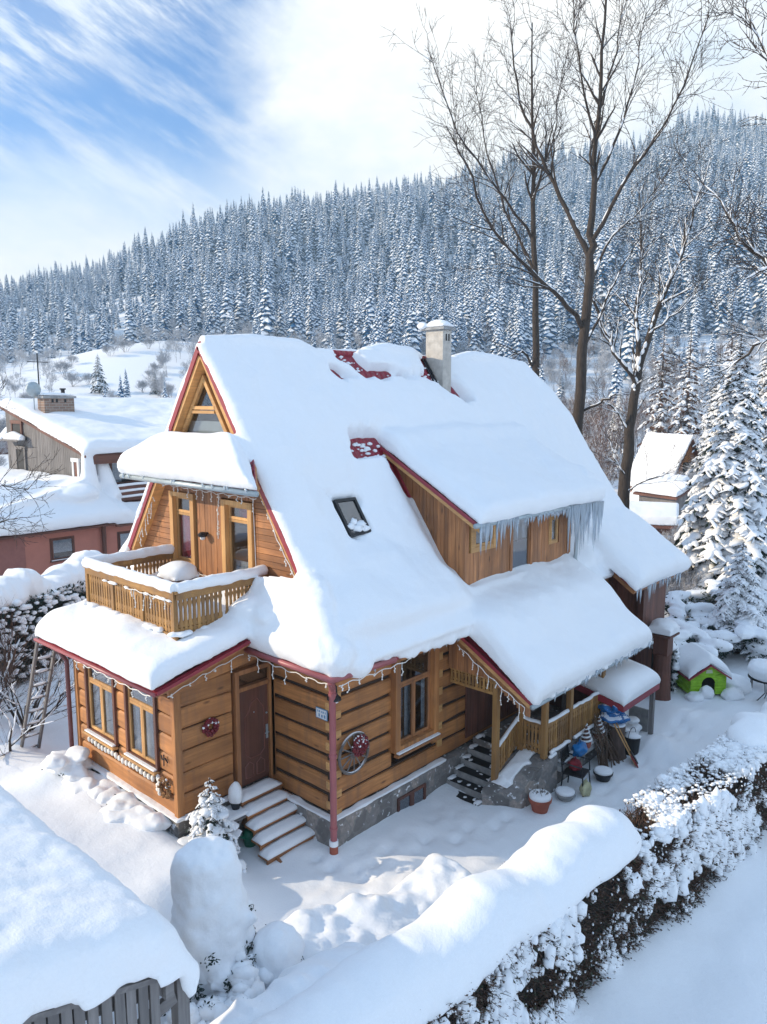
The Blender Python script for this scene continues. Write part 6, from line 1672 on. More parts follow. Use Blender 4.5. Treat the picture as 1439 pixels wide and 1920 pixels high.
# ------------------------------------------------------------------ shed in the lower left corner
shed = thing('shed', 'weathered grey plank shed with a thick slab of snow on its roof', 'shed', (-8, -1.5, 0))
SX, SY_, SZ_ = -5.78, -4.1, 3.22
zs = lambda x: SZ_+.30*(SX-x)
mb = M(); sheet(mb, [(-12.5, 1.0, zs(-12.5)), (-12.5, SY_, zs(-12.5)), (SX, SY_, SZ_), (SX, 1.0, SZ_)], (.29, 0, .96), .05); mb.build('roof', MAT['grey_Y'], shed)
mb = M(); _s = sn; sn = mb
plane_slab((-12.5, 1.0, zs(-12.5)), (SX+.06, 1.0, SZ_), (SX+.08, SY_-.08, SZ_), (-12.5, SY_-.08, zs(-12.5)), (0, 0, 1), .46, nu=70, nv=70, Ru=.3, Rv=.34, vend=(0, 1), uend=(0, 1), noise_s=.03)
for k in range(9): xk = SX-.1-.7*k; mb.blob((xk, SY_-.07, zs(xk)+.04), .2, .06, .09, 2, .2)
mb.blob((SX+.06, SY_-.04, SZ_-.08), .1, .1, .22, 2, .1)
link('roof_snow', voxel(mb, .05, 6, wob=.016, wsc=5.), shed); sn = _s
mb = M(); x = -12.4; i = 0
while x < SX-.1:
    if rnd.random() > .10: mb.box((x, SY_+.02, -.2 if i % 7 else zs(x)-.9), (x+.085, SY_+.045+rnd.uniform(0, .012), zs(x)-.06))
    x += .1+rnd.uniform(0, .018); i += 1
mb.build('plank_wall', MAT['grey_Z'], shed)
for x in (-5.72, -6.9, -8.4, -10): 
    for y in (SY_+.14, .8): mb = M(); post(mb, x, y, -.2, zs(x)-.06, .12); mb.build('post', MAT['grey_Z'], shed)
mb = M(); mb.beam((-12.4, SY_+.11, zs(-12.4)-.16), (SX-.06, SY_+.11, SZ_-.14), .08, .16); mb.beam((-8.4, SY_+.1, zs(-8.4)-1.7), (-5.8, SY_+.1, SZ_-.3), .05, .12); mb.beam((-6.9, SY_+.1, zs(-6.9)-.5), (-5.8, SY_+.1, 1.6), .05, .1)
mb.beam((SX-.12, SY_, SZ_-.14), (SX-.12, .9, SZ_-.14), .08, .14); mb.build('beam', MAT['grey_X'], shed)
mb = M(); mb.box((-12.4, .8, -.2), (SX-.1, .86, 3.1)); mb.box((SX-.16, -1.6, -.2), (SX-.1, .86, SZ_-.1)); mb.build('side_wall', MAT['grey_Z'], shed)

# ------------------------------------------------------------------ left: ladder, shrubs, hedge
t = thing('ladder', 'old wooden ladder leaning on the far end of the annex eave', 'ladder', (-2.35, 6.4, .4))
for s_ in (-.2, .2):
    mb = M(); mb.beam((-2.45+s_, 7.35, .3), (-2.45+s_, 5.95, 3.42), .05, .07); mb.build('rail', MAT['grey_Z'], t)
for k in range(9):
    f = (k+.6)/9.4; mb = M(); p = (7.35-1.4*f, .3+3.12*f); mb.tube([(-2.66, p[0], p[1]), (-2.24, p[0], p[1])], .018, 6, mi=0); mb.blob((-2.45, p[0], p[1]+.03), .14, .04, .035, 1, .2, mi=1); mb.build('rung', [MAT['grey_X'], MAT['snow']], t)
def shrub_thing(name, label, c, H, seed, wid=.5, snowy=.8, mats=('bark', 'twig'), rmin=.006, group=None, cat='shrub', stems=4, k=1.4, maxd=3):
    rs = np.random.RandomState(seed); segs = []; t = thing(name, label, cat, c, group)
    for s in range(stems):
        a = rs.rand()*6.28; d = np.array([math.cos(a)*wid, math.sin(a)*wid, 1.]); d /= np.linalg.norm(d)
        grow(segs, rs, np.array(c)+np.array([math.cos(a)*.1, math.sin(a)*.1, -.2]), d, H*.5, .011*H+.012, 0, .18, .4, (3, 5), (.4, 1.0), (.5, .8), .003, maxd)
    out = NP(); segs_to(out, segs, 0, 1, .016); link('branches', out.mesh('branches', list(mats), True), t)
    C, C2, Rr = limb_snow(segs, rs, rmin, .95, snowy, k*1.7)
    if len(C): V, F = ridge_arrays(C, C2, Rr); o2 = NP(); o2.add(V, F, 0); link('branch_snow', o2.mesh('branch_snow', ['snow']), t)
    return t
shrub_thing('bare_shrub', 'bare forked shrub with white loaded limbs at the left edge of the garden', (-2.75, 7.5, .3), 2.7, 31, .5, .9)
shrub_thing('bare_shrub', 'tangled leafless bush behind the ladder', (-1.7, 9.2, .3), 2.6, 32, .7, .45, stems=7)
shrub_thing('bare_shrub', 'fine twigged bush left of the ladder', (-2.6, 9.6, .3), 2.4, 33, .8, .5, stems=7)
shrub_thing('brown_bush', 'upright bush of reddish brown rods below the pink house', (-1.6, 11.2, .5), 2.7, 34, .35, .15, ('twig_red', 'twig_red'), stems=12, maxd=2)
def hedge_block(name, label, p0, p1, hw, H, seed, snow_h=.4, nsn=420, lumps=(.08, .24), cat='hedge', core=True, ngreen=5000, face_snow=1.):
    """overgrown evergreen hedge under snow"""
    rs = np.random.RandomState(seed); t = thing(name, label, cat, (p0[0], p0[1], 0)); L_ = math.dist(p0, p1); ux, uy = (p1[0]-p0[0])/L_, (p1[1]-p0[1])/L_
    W4 = lambda s, o, z: (p0[0]+ux*s-uy*o, p0[1]+uy*s+ux*o, z)
    mb = M()
    for s in np.arange(0, L_, .35):
        h = H+.12*math.sin(s*1.7+seed)+.1*math.sin(s*4.1); mb.blob(W4(s, 0, h), .45, hw*1.0, snow_h*(1+.25*math.sin(s*2.3)), 2, .12)
    link('snow_cap', voxel(mb, .06, 6, wob=.04, wsc=1.6), t)
    out = NP(); n = ngreen; s = rs.rand(n)*L_; o = (rs.rand(n)-.5)*2*hw; sgn = np.where(rs.rand(n) < .5, -1, 1); o = np.where(rs.rand(n) < .7, sgn*hw*rs.uniform(.75, 1.05, n), o); z = rs.rand(n)*H
    P = np.stack([p0[0]+ux*s-uy*o, p0[1]+uy*s+ux*o, z], 1); D_ = rs.randn(n, 3); D_[:, 2] -= .2
    V, F = leaf_arrays(P, D_, rs.uniform(.06, .15, n), .26); out.add(V, F, 0)
    cb = M(); cb.prism([W4(0, -hw*.7, -.2), W4(L_, -hw*.7, -.2), W4(L_, -hw*.7, H*.95), W4(0, -hw*.7, H*.95)], (-uy*hw*1.4, ux*hw*1.4, 0)); V = np.array(cb.v); out.add(V, np.array(cb.f), 1)
    link('foliage', out.mesh('foliage', ['needles', 'hedge_core'], False), t)
    n = int(nsn*face_snow); s = rs.rand(n)*L_; z = rs.rand(n)*H; sg = np.where(rs.rand(n) < .5, -1, 1); r = rs.uniform(*lumps, n)*rs.uniform(.6, 1, n)
    C = np.stack([p0[0]+ux*s-uy*sg*hw, p0[1]+uy*s+ux*sg*hw, z], 1); V, F = clump_arrays(C, np.stack([r*1.2, r*1.2, r*.75], 1), None, .4, 1); o2 = NP(); o2.add(V, F, 0); link('caught_snow', o2.mesh('caught_snow', ['snow']), t)
    return t
hedge_block('evergreen_hedge', 'tall evergreen hedge under rounded snow in front of the pink house', (-5.5, 11.2), (3.6, 15.6), .8, 2.4, 4, .55, 1500, (.04, .15), ngreen=22000)
# ------------------------------------------------------------------ right: junipers, thuja, spruces
def juniper(label, c, r, H, seed, n=16):
    rs = random.Random(seed); t = thing('juniper', label, 'shrub', (c[0], c[1], gz1(*c)), 'snow buried junipers right of the house'); g = gz1(*c); mb = M(); pts = []
    for k in range(n):
        a = rs.random()*6.28; q = r*math.sqrt(rs.random()); p = (c[0]+q*math.cos(a), c[1]+q*math.sin(a), g+H*(1-.55*(q/r)**2)*rs.uniform(.72, 1.)); an = a+rs.uniform(-.5, .5)
        mb.blob(p, r*.42, r*.2, .14+.05*rs.random(), 2, .2, rot=an)
        for j in range(5): pts.append((p[0]+rs.uniform(-.4, .4)*r*.6, p[1]+rs.uniform(-.4, .4)*r*.6, p[2]-.14-.1*rs.random()))
    out = NP(); sprays(out, pts, 1400, .16, 0, -.1)
    i = nr.randint(0, len(pts), 160); P = np.array(pts)[i]; V, F = strip_arrays(np.tile(np.array([[c[0], c[1], g]]), (160, 1)), P, .02); out.add(V, F, 1)
    link('foliage', out.mesh('foliage', ['needles', 'twig'], False), t); link('snow_load', voxel(mb, .045, 4, wob=.03, wsc=3.), t)
for k, (x, y, r, H, lab) in enumerate(((14.6, -.9, 1.3, 1.35, 'snow buried juniper directly behind the dog house'), (16.6, -1.9, 1.5, 1.5, 'broad snow buried juniper behind the garden table'), (17.2, .6, 1.4, 1.5, 'snow buried juniper farther back below the bare bushes'), (19.2, -2.2, 1.6, 1.5, 'snow buried juniper at the right edge below the big spruce'), (19.8, .0, 1.4, 1.4, 'snow buried juniper in front of the big spruce trunk'))): juniper(lab, (x, y), r, H, 50+k)
hedge_block('thuja_bush', 'dark thuja bush flecked with snow left of the dog house', (11.6, -1.25), (12.5, -.5), .45, 1.35, 9, .16, 260, (.05, .13), cat='shrub', ngreen=2600)
for k, (f, r, H, w, lab) in enumerate(((30.5, 13.9, 10.8, 2.5, 'big spruce heaped with sunlit snow, in front of the forest on the right'), (39.5, 17.0, 10.6, 1.7, 'slender snowy spruce left of the big spruce on the right'), (36., 18.2, 12.4, 2.6, 'tall snowy spruce at the right edge of the picture'), (24.6, 11.7, 3.6, 1.35, 'young spruce buried in thick snow in front of the big spruce'), (80., 24.4, 9.5, 2., 'dark snowy spruce behind the little chalets'))):
    p = fr(f, r); g = gz1(p[0], p[1]); t = thing('snowy_spruce', lab, 'tree', (p[0], p[1], g))
    me = spruce_mesh('spruce', H, w, 70+k, 290 if H > 5 else 110, 2, .1, .86 if H > 5 else 1.05); me.transform(Matrix.Translation((p[0], p[1], g))); link('crown', me, t)
    mb = M(); mb.tube([(p[0], p[1], g-.3), (p[0], p[1], g+H*.5)], [.16*H/10+.04, .09], 8); mb.build('trunk', MAT['bark_clean'], t)
# ================================================================== tall bare trees behind the house
def LT(base_px, px_m):
    """limb points were measured as offsets in metres from each trunk's foot"""
    return None
bA = (*fr(30, 7.5)[:2], 0.); bA = (bA[0], bA[1], gz1(bA[0], bA[1]))
big_tree('tall_ash', 'tallest bare tree behind the house, its forked crown filling the upper right sky', bA, 22, [
    ([(0, -.4, 0), (.03, 7.2, 0), (.28, 13.0, .1), (.33, 14.4, .1), (.36, 17.0, .1), (.48, 20.0, .1), (.6, 23.6, .1)], .27, .03, 16),
    ([(.28, 13.6, .1), (-.55, 15.4, .5), (-1.5, 17.4, .8), (-2.3, 19.5, 1.2), (-2.7, 22.2, 1.4)], .12, .02, 22),
    ([(.26, 10.9, .1), (-.8, 12.0, -.5), (-2.2, 13.0, -1.0), (-3.7, 14.3, -1.6), (-4.7, 16.4, -2.0), (-5.4, 17.5, -2.4)], .11, .015, 22),
    ([(.35, 14.2, .1), (1.6, 16.6, -.5), (2.9, 18.6, -.9), (3.8, 21.5, -1.2)], .09, .015, 22),
    ([(.36, 16.2, .1), (1.5, 18.4, 1.0), (2.2, 20.5, 1.6), (2.6, 23, 2)], .07, .012, 18),
    ([(.4, 17.4, .1), (-.5, 19.6, -.8), (-1.1, 22.6, -1.2)], .06, .012, 16),
    ([(.3, 12.6, .1), (1.4, 14.6, 1.2), (2.8, 15.8, 2.), (4.1, 17.6, 2.6)], .07, .012, 18),
    ([(.2, 10.2, .1), (.95, 11.7, .6), (1.7, 13.2, 1.), (2.6, 14.6, 1.3)], .07, .012, 8),
    ([(.03, 7.8, 0), (.9, 8.2, -.3), (1.3, 8.5, -.5)], .07, .03, 2),
    ([(.48, 19.0, .1), (1.1, 21.0, .5), (1.4, 23.4, .8)], .05, .01, 12)], 102, .27, snowy=.5, twl=.88)
bB = (*fr(35, 7.0)[:2], 0.); bB = (bB[0], bB[1], gz1(bB[0], bB[1]))
big_tree('slim_ash', 'slimmer bare tree left of the tallest tree, rising behind the roof ridge', bB, 22, [
    ([(.1, -.4, 0), (-.1, 9, 0), (-.4, 15.0, 0), (-.55, 19.0, .1), (-.7, 24.0, .1)], .24, .025, 22),
    ([(-.38, 14.0, 0), (-1.6, 16.6, .6), (-2.4, 19.0, 1.0), (-3.0, 22.5, 1.3)], .08, .012, 20),
    ([(-.4, 15.2, 0), (-2.2, 17.2, -.8), (-4.0, 19.2, -1.5), (-5.2, 22.2, -2.)], .07, .012, 20),
    ([(-.5, 17.0, 0), (.4, 19.4, .6), (.9, 23, 1.)], .06, .012, 16),
    ([(-.1, 9.6, 0), (-.8, 10.4, -.3), (-1.4, 10.2, -.5)], .07, .025, 4)], 104, .24, snowy=.4, twl=.85)
bC = (*fr(40, 12.8)[:2], 0.); bC = (bC[0], bC[1], gz1(bC[0], bC[1]))
big_tree('snowy_limbed_tree', 'bare tree with two thick snow plastered limbs, right of the tallest tree', bC, 16, [
    ([(-.2, -.4, 0), (-.1, 4.5, 0), (.05, 7.5, 0), (.3, 10.0, 0)], .36, .2, 4),
    ([(.3, 9.8, 0), (.9, 12.4, -.2), (1.9, 15.2, -.5), (2.4, 17.0, -.6), (2.9, 19.5, -.8)], .2, .025, 26),
    ([(.28, 9.6, 0), (.2, 12.6, .4), (.4, 15.5, .8), (.3, 18.6, 1.1)], .16, .02, 22),
    ([(.25, 9.0, 0), (-1.2, 10.6, -.5), (-2.4, 13.0, -1.0), (-3.3, 14.2, -1.3)], .16, .03, 14),
    ([(.6, 11.4, -.1), (1.8, 12.5, -1.), (3.0, 14.0, -1.6)], .08, .015, 12),
    ([(0, 6.5, 0), (-1.0, 7.8, -.3), (-1.7, 8.2, -.6)], .09, .02, 6),
    ([(0, 7.2, 0), (.9, 8.4, .5), (1.6, 9.2, .8)], .08, .02, 6),
    ([(-.1, 4.0, 0), (-.9, 5.2, -.6), (-1.4, 6.4, -.9)], .07, .02, 5),
    ([(-.1, 3.4, 0), (.8, 4.2, -.9), (1.9, 4.6, -1.4)], .06, .02, 6)], 107, .36, snowy=.9, twl=.8, wind=1.)
bD = (*fr(17, 10.6)[:2], 0.); bD = (bD[0], bD[1], gz1(bD[0], bD[1]))
big_tree('overhanging_tree', 'near bare tree reaching in from the right edge with sagging snowy boughs', bD, 16, [
    ([(0, -.4, 0), (0, 5, 0), (-.1, 9, 0), (-.2, 13, 0), (-.2, 18.5, 0)], .3, .05, 8),
    ([(0, 8.2, 0), (-1.3, 10.1, 0), (-2.0, 10.9, .1), (-2.9, 11.9, .2), (-3.5, 12.9, .4)], .12, .015, 16),
    ([(0, 9.8, 0), (-1.0, 11.9, -.2), (-2.1, 11.5, -.4), (-3.1, 10.9, -.5)], .11, .02, 10),
    ([(0, 9.4, 0), (-1.1, 10.3, .5), (-2.1, 9.7, .8), (-2.9, 9.0, 1.0)], .09, .015, 8),
    ([(-.1, 11.5, 0), (-1.3, 13.6, .3), (-2.2, 15.2, .6), (-2.7, 16.6, .8)], .08, .012, 16),
    ([(-.2, 15.5, 0), (-1.6, 16.9, 0), (-3.0, 17.2, 0), (-4.4, 16.9, .1)], .07, .012, 12),
    ([(-.2, 14.0, 0), (-.9, 15.2, -.4), (-1.7, 14.6, -.6)], .06, .012, 10)], 108, .3, snowy=.92, twl=.55, wind=.6)
bE = (*fr(24, -13.3)[:2], 0.); bE = (bE[0], bE[1], gz1(bE[0], bE[1]))
big_tree('thin_birch', 'thin bare tree with fine drooping twigs at the left edge', bE, 10, [
    ([(0, -.4, 0), (.05, 5, 0), (.1, 10, 0)], .1, .02, 12),
    ([(.02, 3.4, 0), (1.0, 4.4, -.3), (1.9, 4.6, -.5)], .035, .008, 8), ([(.02, 4.5, 0), (1.1, 5.6, .2), (1.9, 5.4, .4)], .03, .008, 8), ([(.05, 6, 0), (.6, 7.5, .2), (1.0, 8.6, .2)], .03, .008, 6)], 110, .1, snowy=.2, twl=.5)

# ================================================================== neighbours
nb = thing('pink_house', 'salmon pink house with a weathered plank gable under a broad snow roof', 'house', (6, 22, 0))
pink = plain('pink_render', (.45, .185, .14), .9, var=.08, scale=2., bmp=.15); plain('pink_dark', (.30, .13, .11), .9, var=.1)
mb = M(); mb.box((-2, 20.0, -.5), (22, 30, 3.4)); mb.build('wall', [pink], nb)
mb = M(); mb.box((-2.02, 19.98, -.5), (2.9, 20.0, 3.3)); mb.build('grey_wall_band', MAT['pink_dark'], nb)
mb = M(); mb.box((6.26, 21.8, 3.4), (22, 29.3, 6.0)); mb.build('upper_wall', plain('orange_render', (.55, .21, .1), .9, var=.08), nb)
mb = M(); zg = lambda y: 6.0+.235*(y-21.3)                    # plank gable of the upper storey
y = 21.45
while y < 29.3: mb.box((6.2, y, 3.6), (6.24+rnd.uniform(0, .02), y+.16, zg(y)-.1)); y += .175
mb.build('plank_gable', MAT['grey_Z'], nb)
for (y0, y1, z0, z1, c1) in ((27.2, 28.3, 4.5, 5.9, 'grey_Z'), (27.4, 28.6, 6.55, 7.1, 'brown_Z'), (21.9, 22.5, 4.3, 5.6, 'white_paint')):
    mb = M(); mb.box((6.12, y0, z0), (6.2, y0+.14, z1)); mb.box((6.12, y1-.14, z0), (6.2, y1, z1)); mb.box((6.1, y0-.05, z1), (6.2, y1+.05, z1+.16)); f = mb.build('window', MAT[c1], nb)
    mb = M(); mb.box((6.15, y0+.14, z0), (6.19, y1-.14, z1)); mb.build('pane', MAT['brown_Z'] if c1 == 'white_paint' else MAT['black'], f)
mb = M(); mb.box((5.7, 26.9, 6.3), (6.2, 28.9, 6.36)); f = mb.build('gable_shelf', MAT['grey_Y'], nb)
mb = M(); mb.tube([(5.95, 26.9, 6.44), (5.95, 27.9, 6.52), (5.95, 28.9, 6.44)], [.16, .26, .16], 8); link('snow', voxel(mb, .06, 3), f)
def nwin(x0, x1, z0, z1, lights, label=None, lace=True):
    L_ = frame((0, 20.0, 0), X3, (0, -1, 0)); f = window(L_, x0, x1, z0, z1, ('brown_Z', 'brown_Z'), cas=.07, out=.03, lights=lights, deep=-.035, sill=True, parent=nb, curtain=None, sash=.04)
    mb = M(); mb.lbox(L_, x0+.06, x1-.06, -.02, .006, z0+.05, z1-.05, 0); mb.lbox(L_, x0+.1, x1-.1, .006, .016, z0+.3, z1-.08, 1); mb.build('curtain', [MAT['black'], MAT['curtain']], f)  # black plate behind the lace stands in for the dark room
nwin(3.86, 4.85, 1.95, 2.85, 1); nwin(6.7, 8.2, 1.8, 2.75, 2)
mb = M(); mb.box((3.9, 19.9, -.2), (4.0, 19.96, 0)); 
mb = M(); mb.tube([(6.05, 19.85, 3.3), (6.05, 19.9, -.2)], .09, 10); mb.build('downpipe', MAT['brown_Z'], nb)
mb = M(); L_ = frame((0, 21.8, 0), X3, (0, -1, 0))
window(L_, 7.4, 9.6, 4.5, 5.7, ('brown_Z', 'brown_Z'), cas=.1, out=.06, lights=2, deep=-.04, parent=nb, sill=True, curtain=None)
mb = M(); mb.lbox(L_, 7.5, 9.5, -.02, .006, 4.55, 5.65, 0); mb.lbox(L_, 7.6, 8.0, .006, .016, 4.6, 5.6, 1); mb.lbox(L_, 8.7, 9.1, .006, .016, 4.6, 5.6, 1); mb.build('curtain', [MAT['black'], MAT['curtain']], nb)  # first box is a black plate painting the room's darkness, the others are drapes
mb = M(); mb.box((7.2, 21.7, 5.7), (10, 21.8, 5.9)); mb.build('lintel', MAT['log_X'], nb)
mb = M()
for z in (3.9, 4.15, 4.4): mb.box((7.3, 20.9, z), (11, 20.96, z+.14))
for x in (7.4, 8.9, 10.4): mb.box((x, 20.96, 3.7), (x+.09, 21.02, 4.5))
bn = mb.build('balcony_rail', MAT['brown_X'], nb)
mb = M()
for z in (4.05, 4.3, 4.55): mb.tube([(7.3, 20.93, z+.02), (8.3, 20.93, z+.05), (11, 20.93, z+.02)], .07, 8)
link('snow', voxel(mb, .04, 3), bn)
mb = M(); sheet(mb, [(6.0, 21.0, 5.95), (22, 21.0, 5.95), (22, 29.4, 7.92), (6.0, 29.4, 7.92)], (0, -.23, .97), .12); sheet(mb, [(-2.3, 19.5, 3.2), (6.5, 19.5, 3.2), (6.5, 22., 4.3), (-2.3, 22, 4.3)], (0, -.4, .9), .08); sheet(mb, [(6.5, 19.6, 3.1), (22, 19.6, 3.1), (22, 21.8, 3.8), (6.5, 21.8, 3.8)], (0, -.3, .95), .08); sheet(mb, [(2.5, 20.5, 3.7), (6.3, 21, 4.6), (6.3, 30, 4.6), (2.5, 30, 3.7)], (-.3, 0, .95), .08)
nrf = mb.build('roof', MAT['brown_X'], nb)
mb = M(); mb.box((6.2, 20.98, 5.55), (22, 21.05, 5.9)); mb.build('fascia', MAT['brown_X'], nb)
mb = M(); _s = sn; sn = mb
plane_slab((5.95, 29.6, 7.95), (22, 29.6, 7.95), (22, 20.9, 5.97), (5.9, 20.9, 5.97), (0, -.22, .97), .5, nu=40, nv=60, Ru=.5, Rv=.45, vend=(1, 0), uend=(1, 1))
plane_slab((-2.4, 22.4, 4.35), (6.6, 22.4, 4.5), (6.6, 19.4, 3.2), (-2.4, 19.4, 3.22), (0, -.35, .94), .5, nu=30, nv=50, Ru=.5, Rv=.4, vend=(1, 0), uend=(0, 1))
plane_slab((6.4, 22., 4.0), (7.1, 22., 4.0), (7.3, 19.5, 3.1), (6.4, 19.5, 3.1), (0, -.35, .94), .6, nu=30, nv=14, vend=(0, 1)); plane_slab((7.0, 20.9, 3.5), (22, 20.9, 3.5), (22, 19.5, 3.1), (7.0, 19.5, 3.1), (0, -.3, .95), .4, nu=16, nv=60, vend=(0, 0))
plane_slab((6.25, 21, 4.55), (6.25, 30, 4.55), (1.5, 30, 3.6), (1.5, 20, 3.6), (-.25, 0, .97), .45, nu=30, nv=40, vend=(0, 0))
mb.tube([(6.2, 21.3, 4.3), (6.25, 21.25, 5.2), (6.2, 21.2, 6.1)], [.55, .3, .22], 10); mb.tube([(6.9, 21.6, 5.75), (7.1, 21.3, 4.6), (7.1, 20.8, 4.0)], [.3, .35, .4], 10)
mb.blob((5.5, 20.8, 4.4), .9, .8, .4, 2, .1)
link('roof_snow', voxel(mb, .075, 6, wob=.03, wsc=1.2), nrf); sn = _s
mb = M(); mb.box((6.66, 26.0, 6.2), (8.08, 26.7, 8.31), 0); mb.box((6.58, 25.92, 8.3), (8.16, 26.78, 8.4), 1)
for x in (7.0, 7.2, 7.6): mb.box((x, 25.99, 8.1), (x+.1, 26.05, 8.26), 2)
m, nt_, bs = new_mat('old_brick'); bk = nd(nt_, 'ShaderNodeTexBrick'); bk.inputs['Scale'].default_value = 1.; bk.inputs['Color1'].default_value = (.30, .2, .15, 1); bk.inputs['Color2'].default_value = (.2, .13, .1, 1); bk.inputs['Mortar'].default_value = (.33, .3, .27, 1); bk.inputs['Brick Width'].default_value = .3; bk.inputs['Row Height'].default_value = .12; bk.inputs['Mortar Size'].default_value = .012
mp = nd(nt_, 'ShaderNodeMapping'); tcx = nd(nt_, 'ShaderNodeTexCoord'); mp.inputs['Rotation'].default_value = (R(90), 0, 0); nt_.links.new(tcx.outputs['Object'], mp.inputs[0]); nt_.links.new(mp.outputs[0], bk.inputs['Vector']); nt_.links.new(bk.outputs['Color'], bs.inputs['Base Color']); bs.inputs['Roughness'].default_value = .9
nc = mb.build('chimney', [m, MAT['concrete'], MAT['black']], nb)
mb = M(); mb.lathe([(.09, 0), (.09, .28), (.14, .3), (.14, .36)], (7.7, 26.3, 8.4), 12); mb.build('flue', MAT['dark_metal'], nc)
mb = M(); mb.box((6.6, 25.94, 8.405), (8.14, 26.76, 8.47)); mb.blob((7.3, 26.3, 8.47), .6, .4, .11, 2, .15); link('snow', voxel(mb, .06, 4), nc)
mb = M(); mb.lathe([(.36, 0), (.33, .08), (.2, .16), (.02, .2)], (0, 0, 0), 18); mb.v = [(6.45+x, 26.6-z, 8.7+y) for x, y, z in mb.v]; mb.tube([(6.45, 26.6, 8.7), (6.5, 26.7, 7.4)], .03, 6); mb.build('dish', MAT['zinc'], nb)
p = fr(37, -16.4); mb = M(); mb.tube([(p[0], p[1], 6.8), (p[0], p[1], 10.4)], .035, 6); mb.tube([(p[0]-.5, p[1], 10.0), (p[0]+.5, p[1], 10.0)], .02, 5); mb.build('aerial', MAT['dark_metal'], nb)
# snow apron left of the pink wall
mb = M(); 
for k in range(14): mb.blob((-1.6-.25*k, 18.6-.1*k, .6+.28*k*.3), 1.3, 1.2, 1.3, 2, .08)
tag(link('snow_mound', voxel(mb, .1, 6), None, (-2, 18.5, 0)), 'smooth snow mound banked against the left end of the pink house', 'snow mound')

# little chalets and sheds behind on the right
def chalet(name, label, f, r, wd, ln, wall_h, pitch, rz, wallmat, over=.5, sn_t=.4, z0=None):
    p = fr(f, r); g = gz1(p[0], p[1]) if z0 is None else z0; t = thing(name, label, 'chalet' if 'chalet' in name else 'shed', (p[0], p[1], g)); L_ = local((p[0], p[1], g), rz); h = wd*pitch
    mb = M(); q = lambda x, y, z: L_(x, y, z)
    mb.add([q(-wd, -ln, -.5), q(wd, -ln, -.5), q(wd, -ln, wall_h), q(0, -ln, wall_h+h), q(-wd, -ln, wall_h), q(-wd, ln, -.5), q(wd, ln, -.5), q(wd, ln, wall_h), q(0, ln, wall_h+h), q(-wd, ln, wall_h)], [(0, 1, 2, 3, 4), (9, 8, 7, 6, 5), (1, 6, 7, 2), (0, 4, 9, 5)]); mb.build('wall', MAT[wallmat], t)
    mb = M(); b2 = M(); e = wd+over
    for s_ in (-1, 1):
        A = [q(0, -ln-over, wall_h+h+.05), q(s_*e, -ln-over, wall_h-over*pitch+.05), q(s_*e, ln+over, wall_h-over*pitch+.05), q(0, ln+over, wall_h+h+.05)]
        mb.add([tuple(v) for v in A]+[(v[0], v[1], v[2]-.14) for v in A], [(0, 1, 2, 3), (7, 6, 5, 4), (0, 4, 5, 1), (1, 5, 6, 2), (2, 6, 7, 3), (3, 7, 4, 0)])
        b2.add([(v[0], v[1], v[2]+.01) for v in A]+[(v[0], v[1], v[2]+sn_t) for v in A], [(3, 2, 1, 0), (4, 5, 6, 7), (0, 1, 5, 4), (1, 2, 6, 5), (2, 3, 7, 6), (3, 0, 4, 7)])
    rf = mb.build('roof', MAT['brown_X'], t); link('roof_snow', voxel(b2, .09, 4, wob=.04, wsc=1.), rf)
    mb = M(); mb.add([q(-wd*.25, -ln-.03, wall_h+.1), q(wd*.25, -ln-.03, wall_h+.1), q(wd*.25, -ln-.03, wall_h+h*.45), q(-wd*.25, -ln-.03, wall_h+h*.45)], [(0, 1, 2, 3)]); w_ = mb.build('window', MAT['black'], t)
    return t
chalet('chalet', 'small steep roofed wooden chalet among the spruces, the farthest of the huts behind the house', 66, 24.5, 2.0, 2.2, 1.5, 1.75, R(-24), 'log_Z', .5, .4)
chalet('chalet', 'low hut with a dark triangular gable just below the wooden chalet', 58, 21.4, 1.3, 1.9, .5, 1.25, R(-24), 'grey_Z', .35, .4)
chalet('plank_shed', 'brown plank shed with a lopsided pile of snow, nearest hut behind the roof verge', 47, 16.6, 1.3, 1.2, .75, .4, TH-R(20), 'brown_Z', .35, .6)
chalet('plank_shed', 'dark plank shed half hidden by the spruces, right of the snowy shed', 54, 20.3, 1.3, 1.6, 1.5, .4, TH-R(60), 'grey_Z', .3, .4)
def picket(label, f0, r0, f1, r1, n, H, mat='white_paint', snow=True):
    p, q = fr(f0, r0), fr(f1, r1); t = thing('picket_fence', label, 'fence', (p[0], p[1], gz1(p[0], p[1]))); mb = M()
    for k in range(n+1):
        x = p[0]+(q[0]-p[0])*k/n; y = p[1]+(q[1]-p[1])*k/n; g = gz1(x, y)
        mb.box((x-.05, y-.02, g-.2), (x+.05, y+.02, g+H+rnd.uniform(-.05, .05)))
    for z in (.35, .8): 
        mb.beam((p[0], p[1], gz1(p[0], p[1])+H*z), (q[0], q[1], gz1(q[0], q[1])+H*z), .05, .08)
    mb.build('pickets', MAT[mat], t)
    mb = M(); mb.tube([(p[0]+(q[0]-p[0])*k/n, p[1]+(q[1]-p[1])*k/n, gz1(p[0], p[1])+(gz1(q[0], q[1])-gz1(p[0], p[1]))*k/n+H+.05) for k in range(n+1)], .1, 6); mb.build('snow', MAT['snow'], t, smooth=True)
picket('snowy picket fence climbing behind the main roof verge, by the snow limbed tree', 62, 16.2, 44, 13.2, 40, 1.5)
picket('thin grey fence behind the junipers, below the big spruce', 31, 9.8, 36, 15.5, 34, 1.3, 'grey_Z')

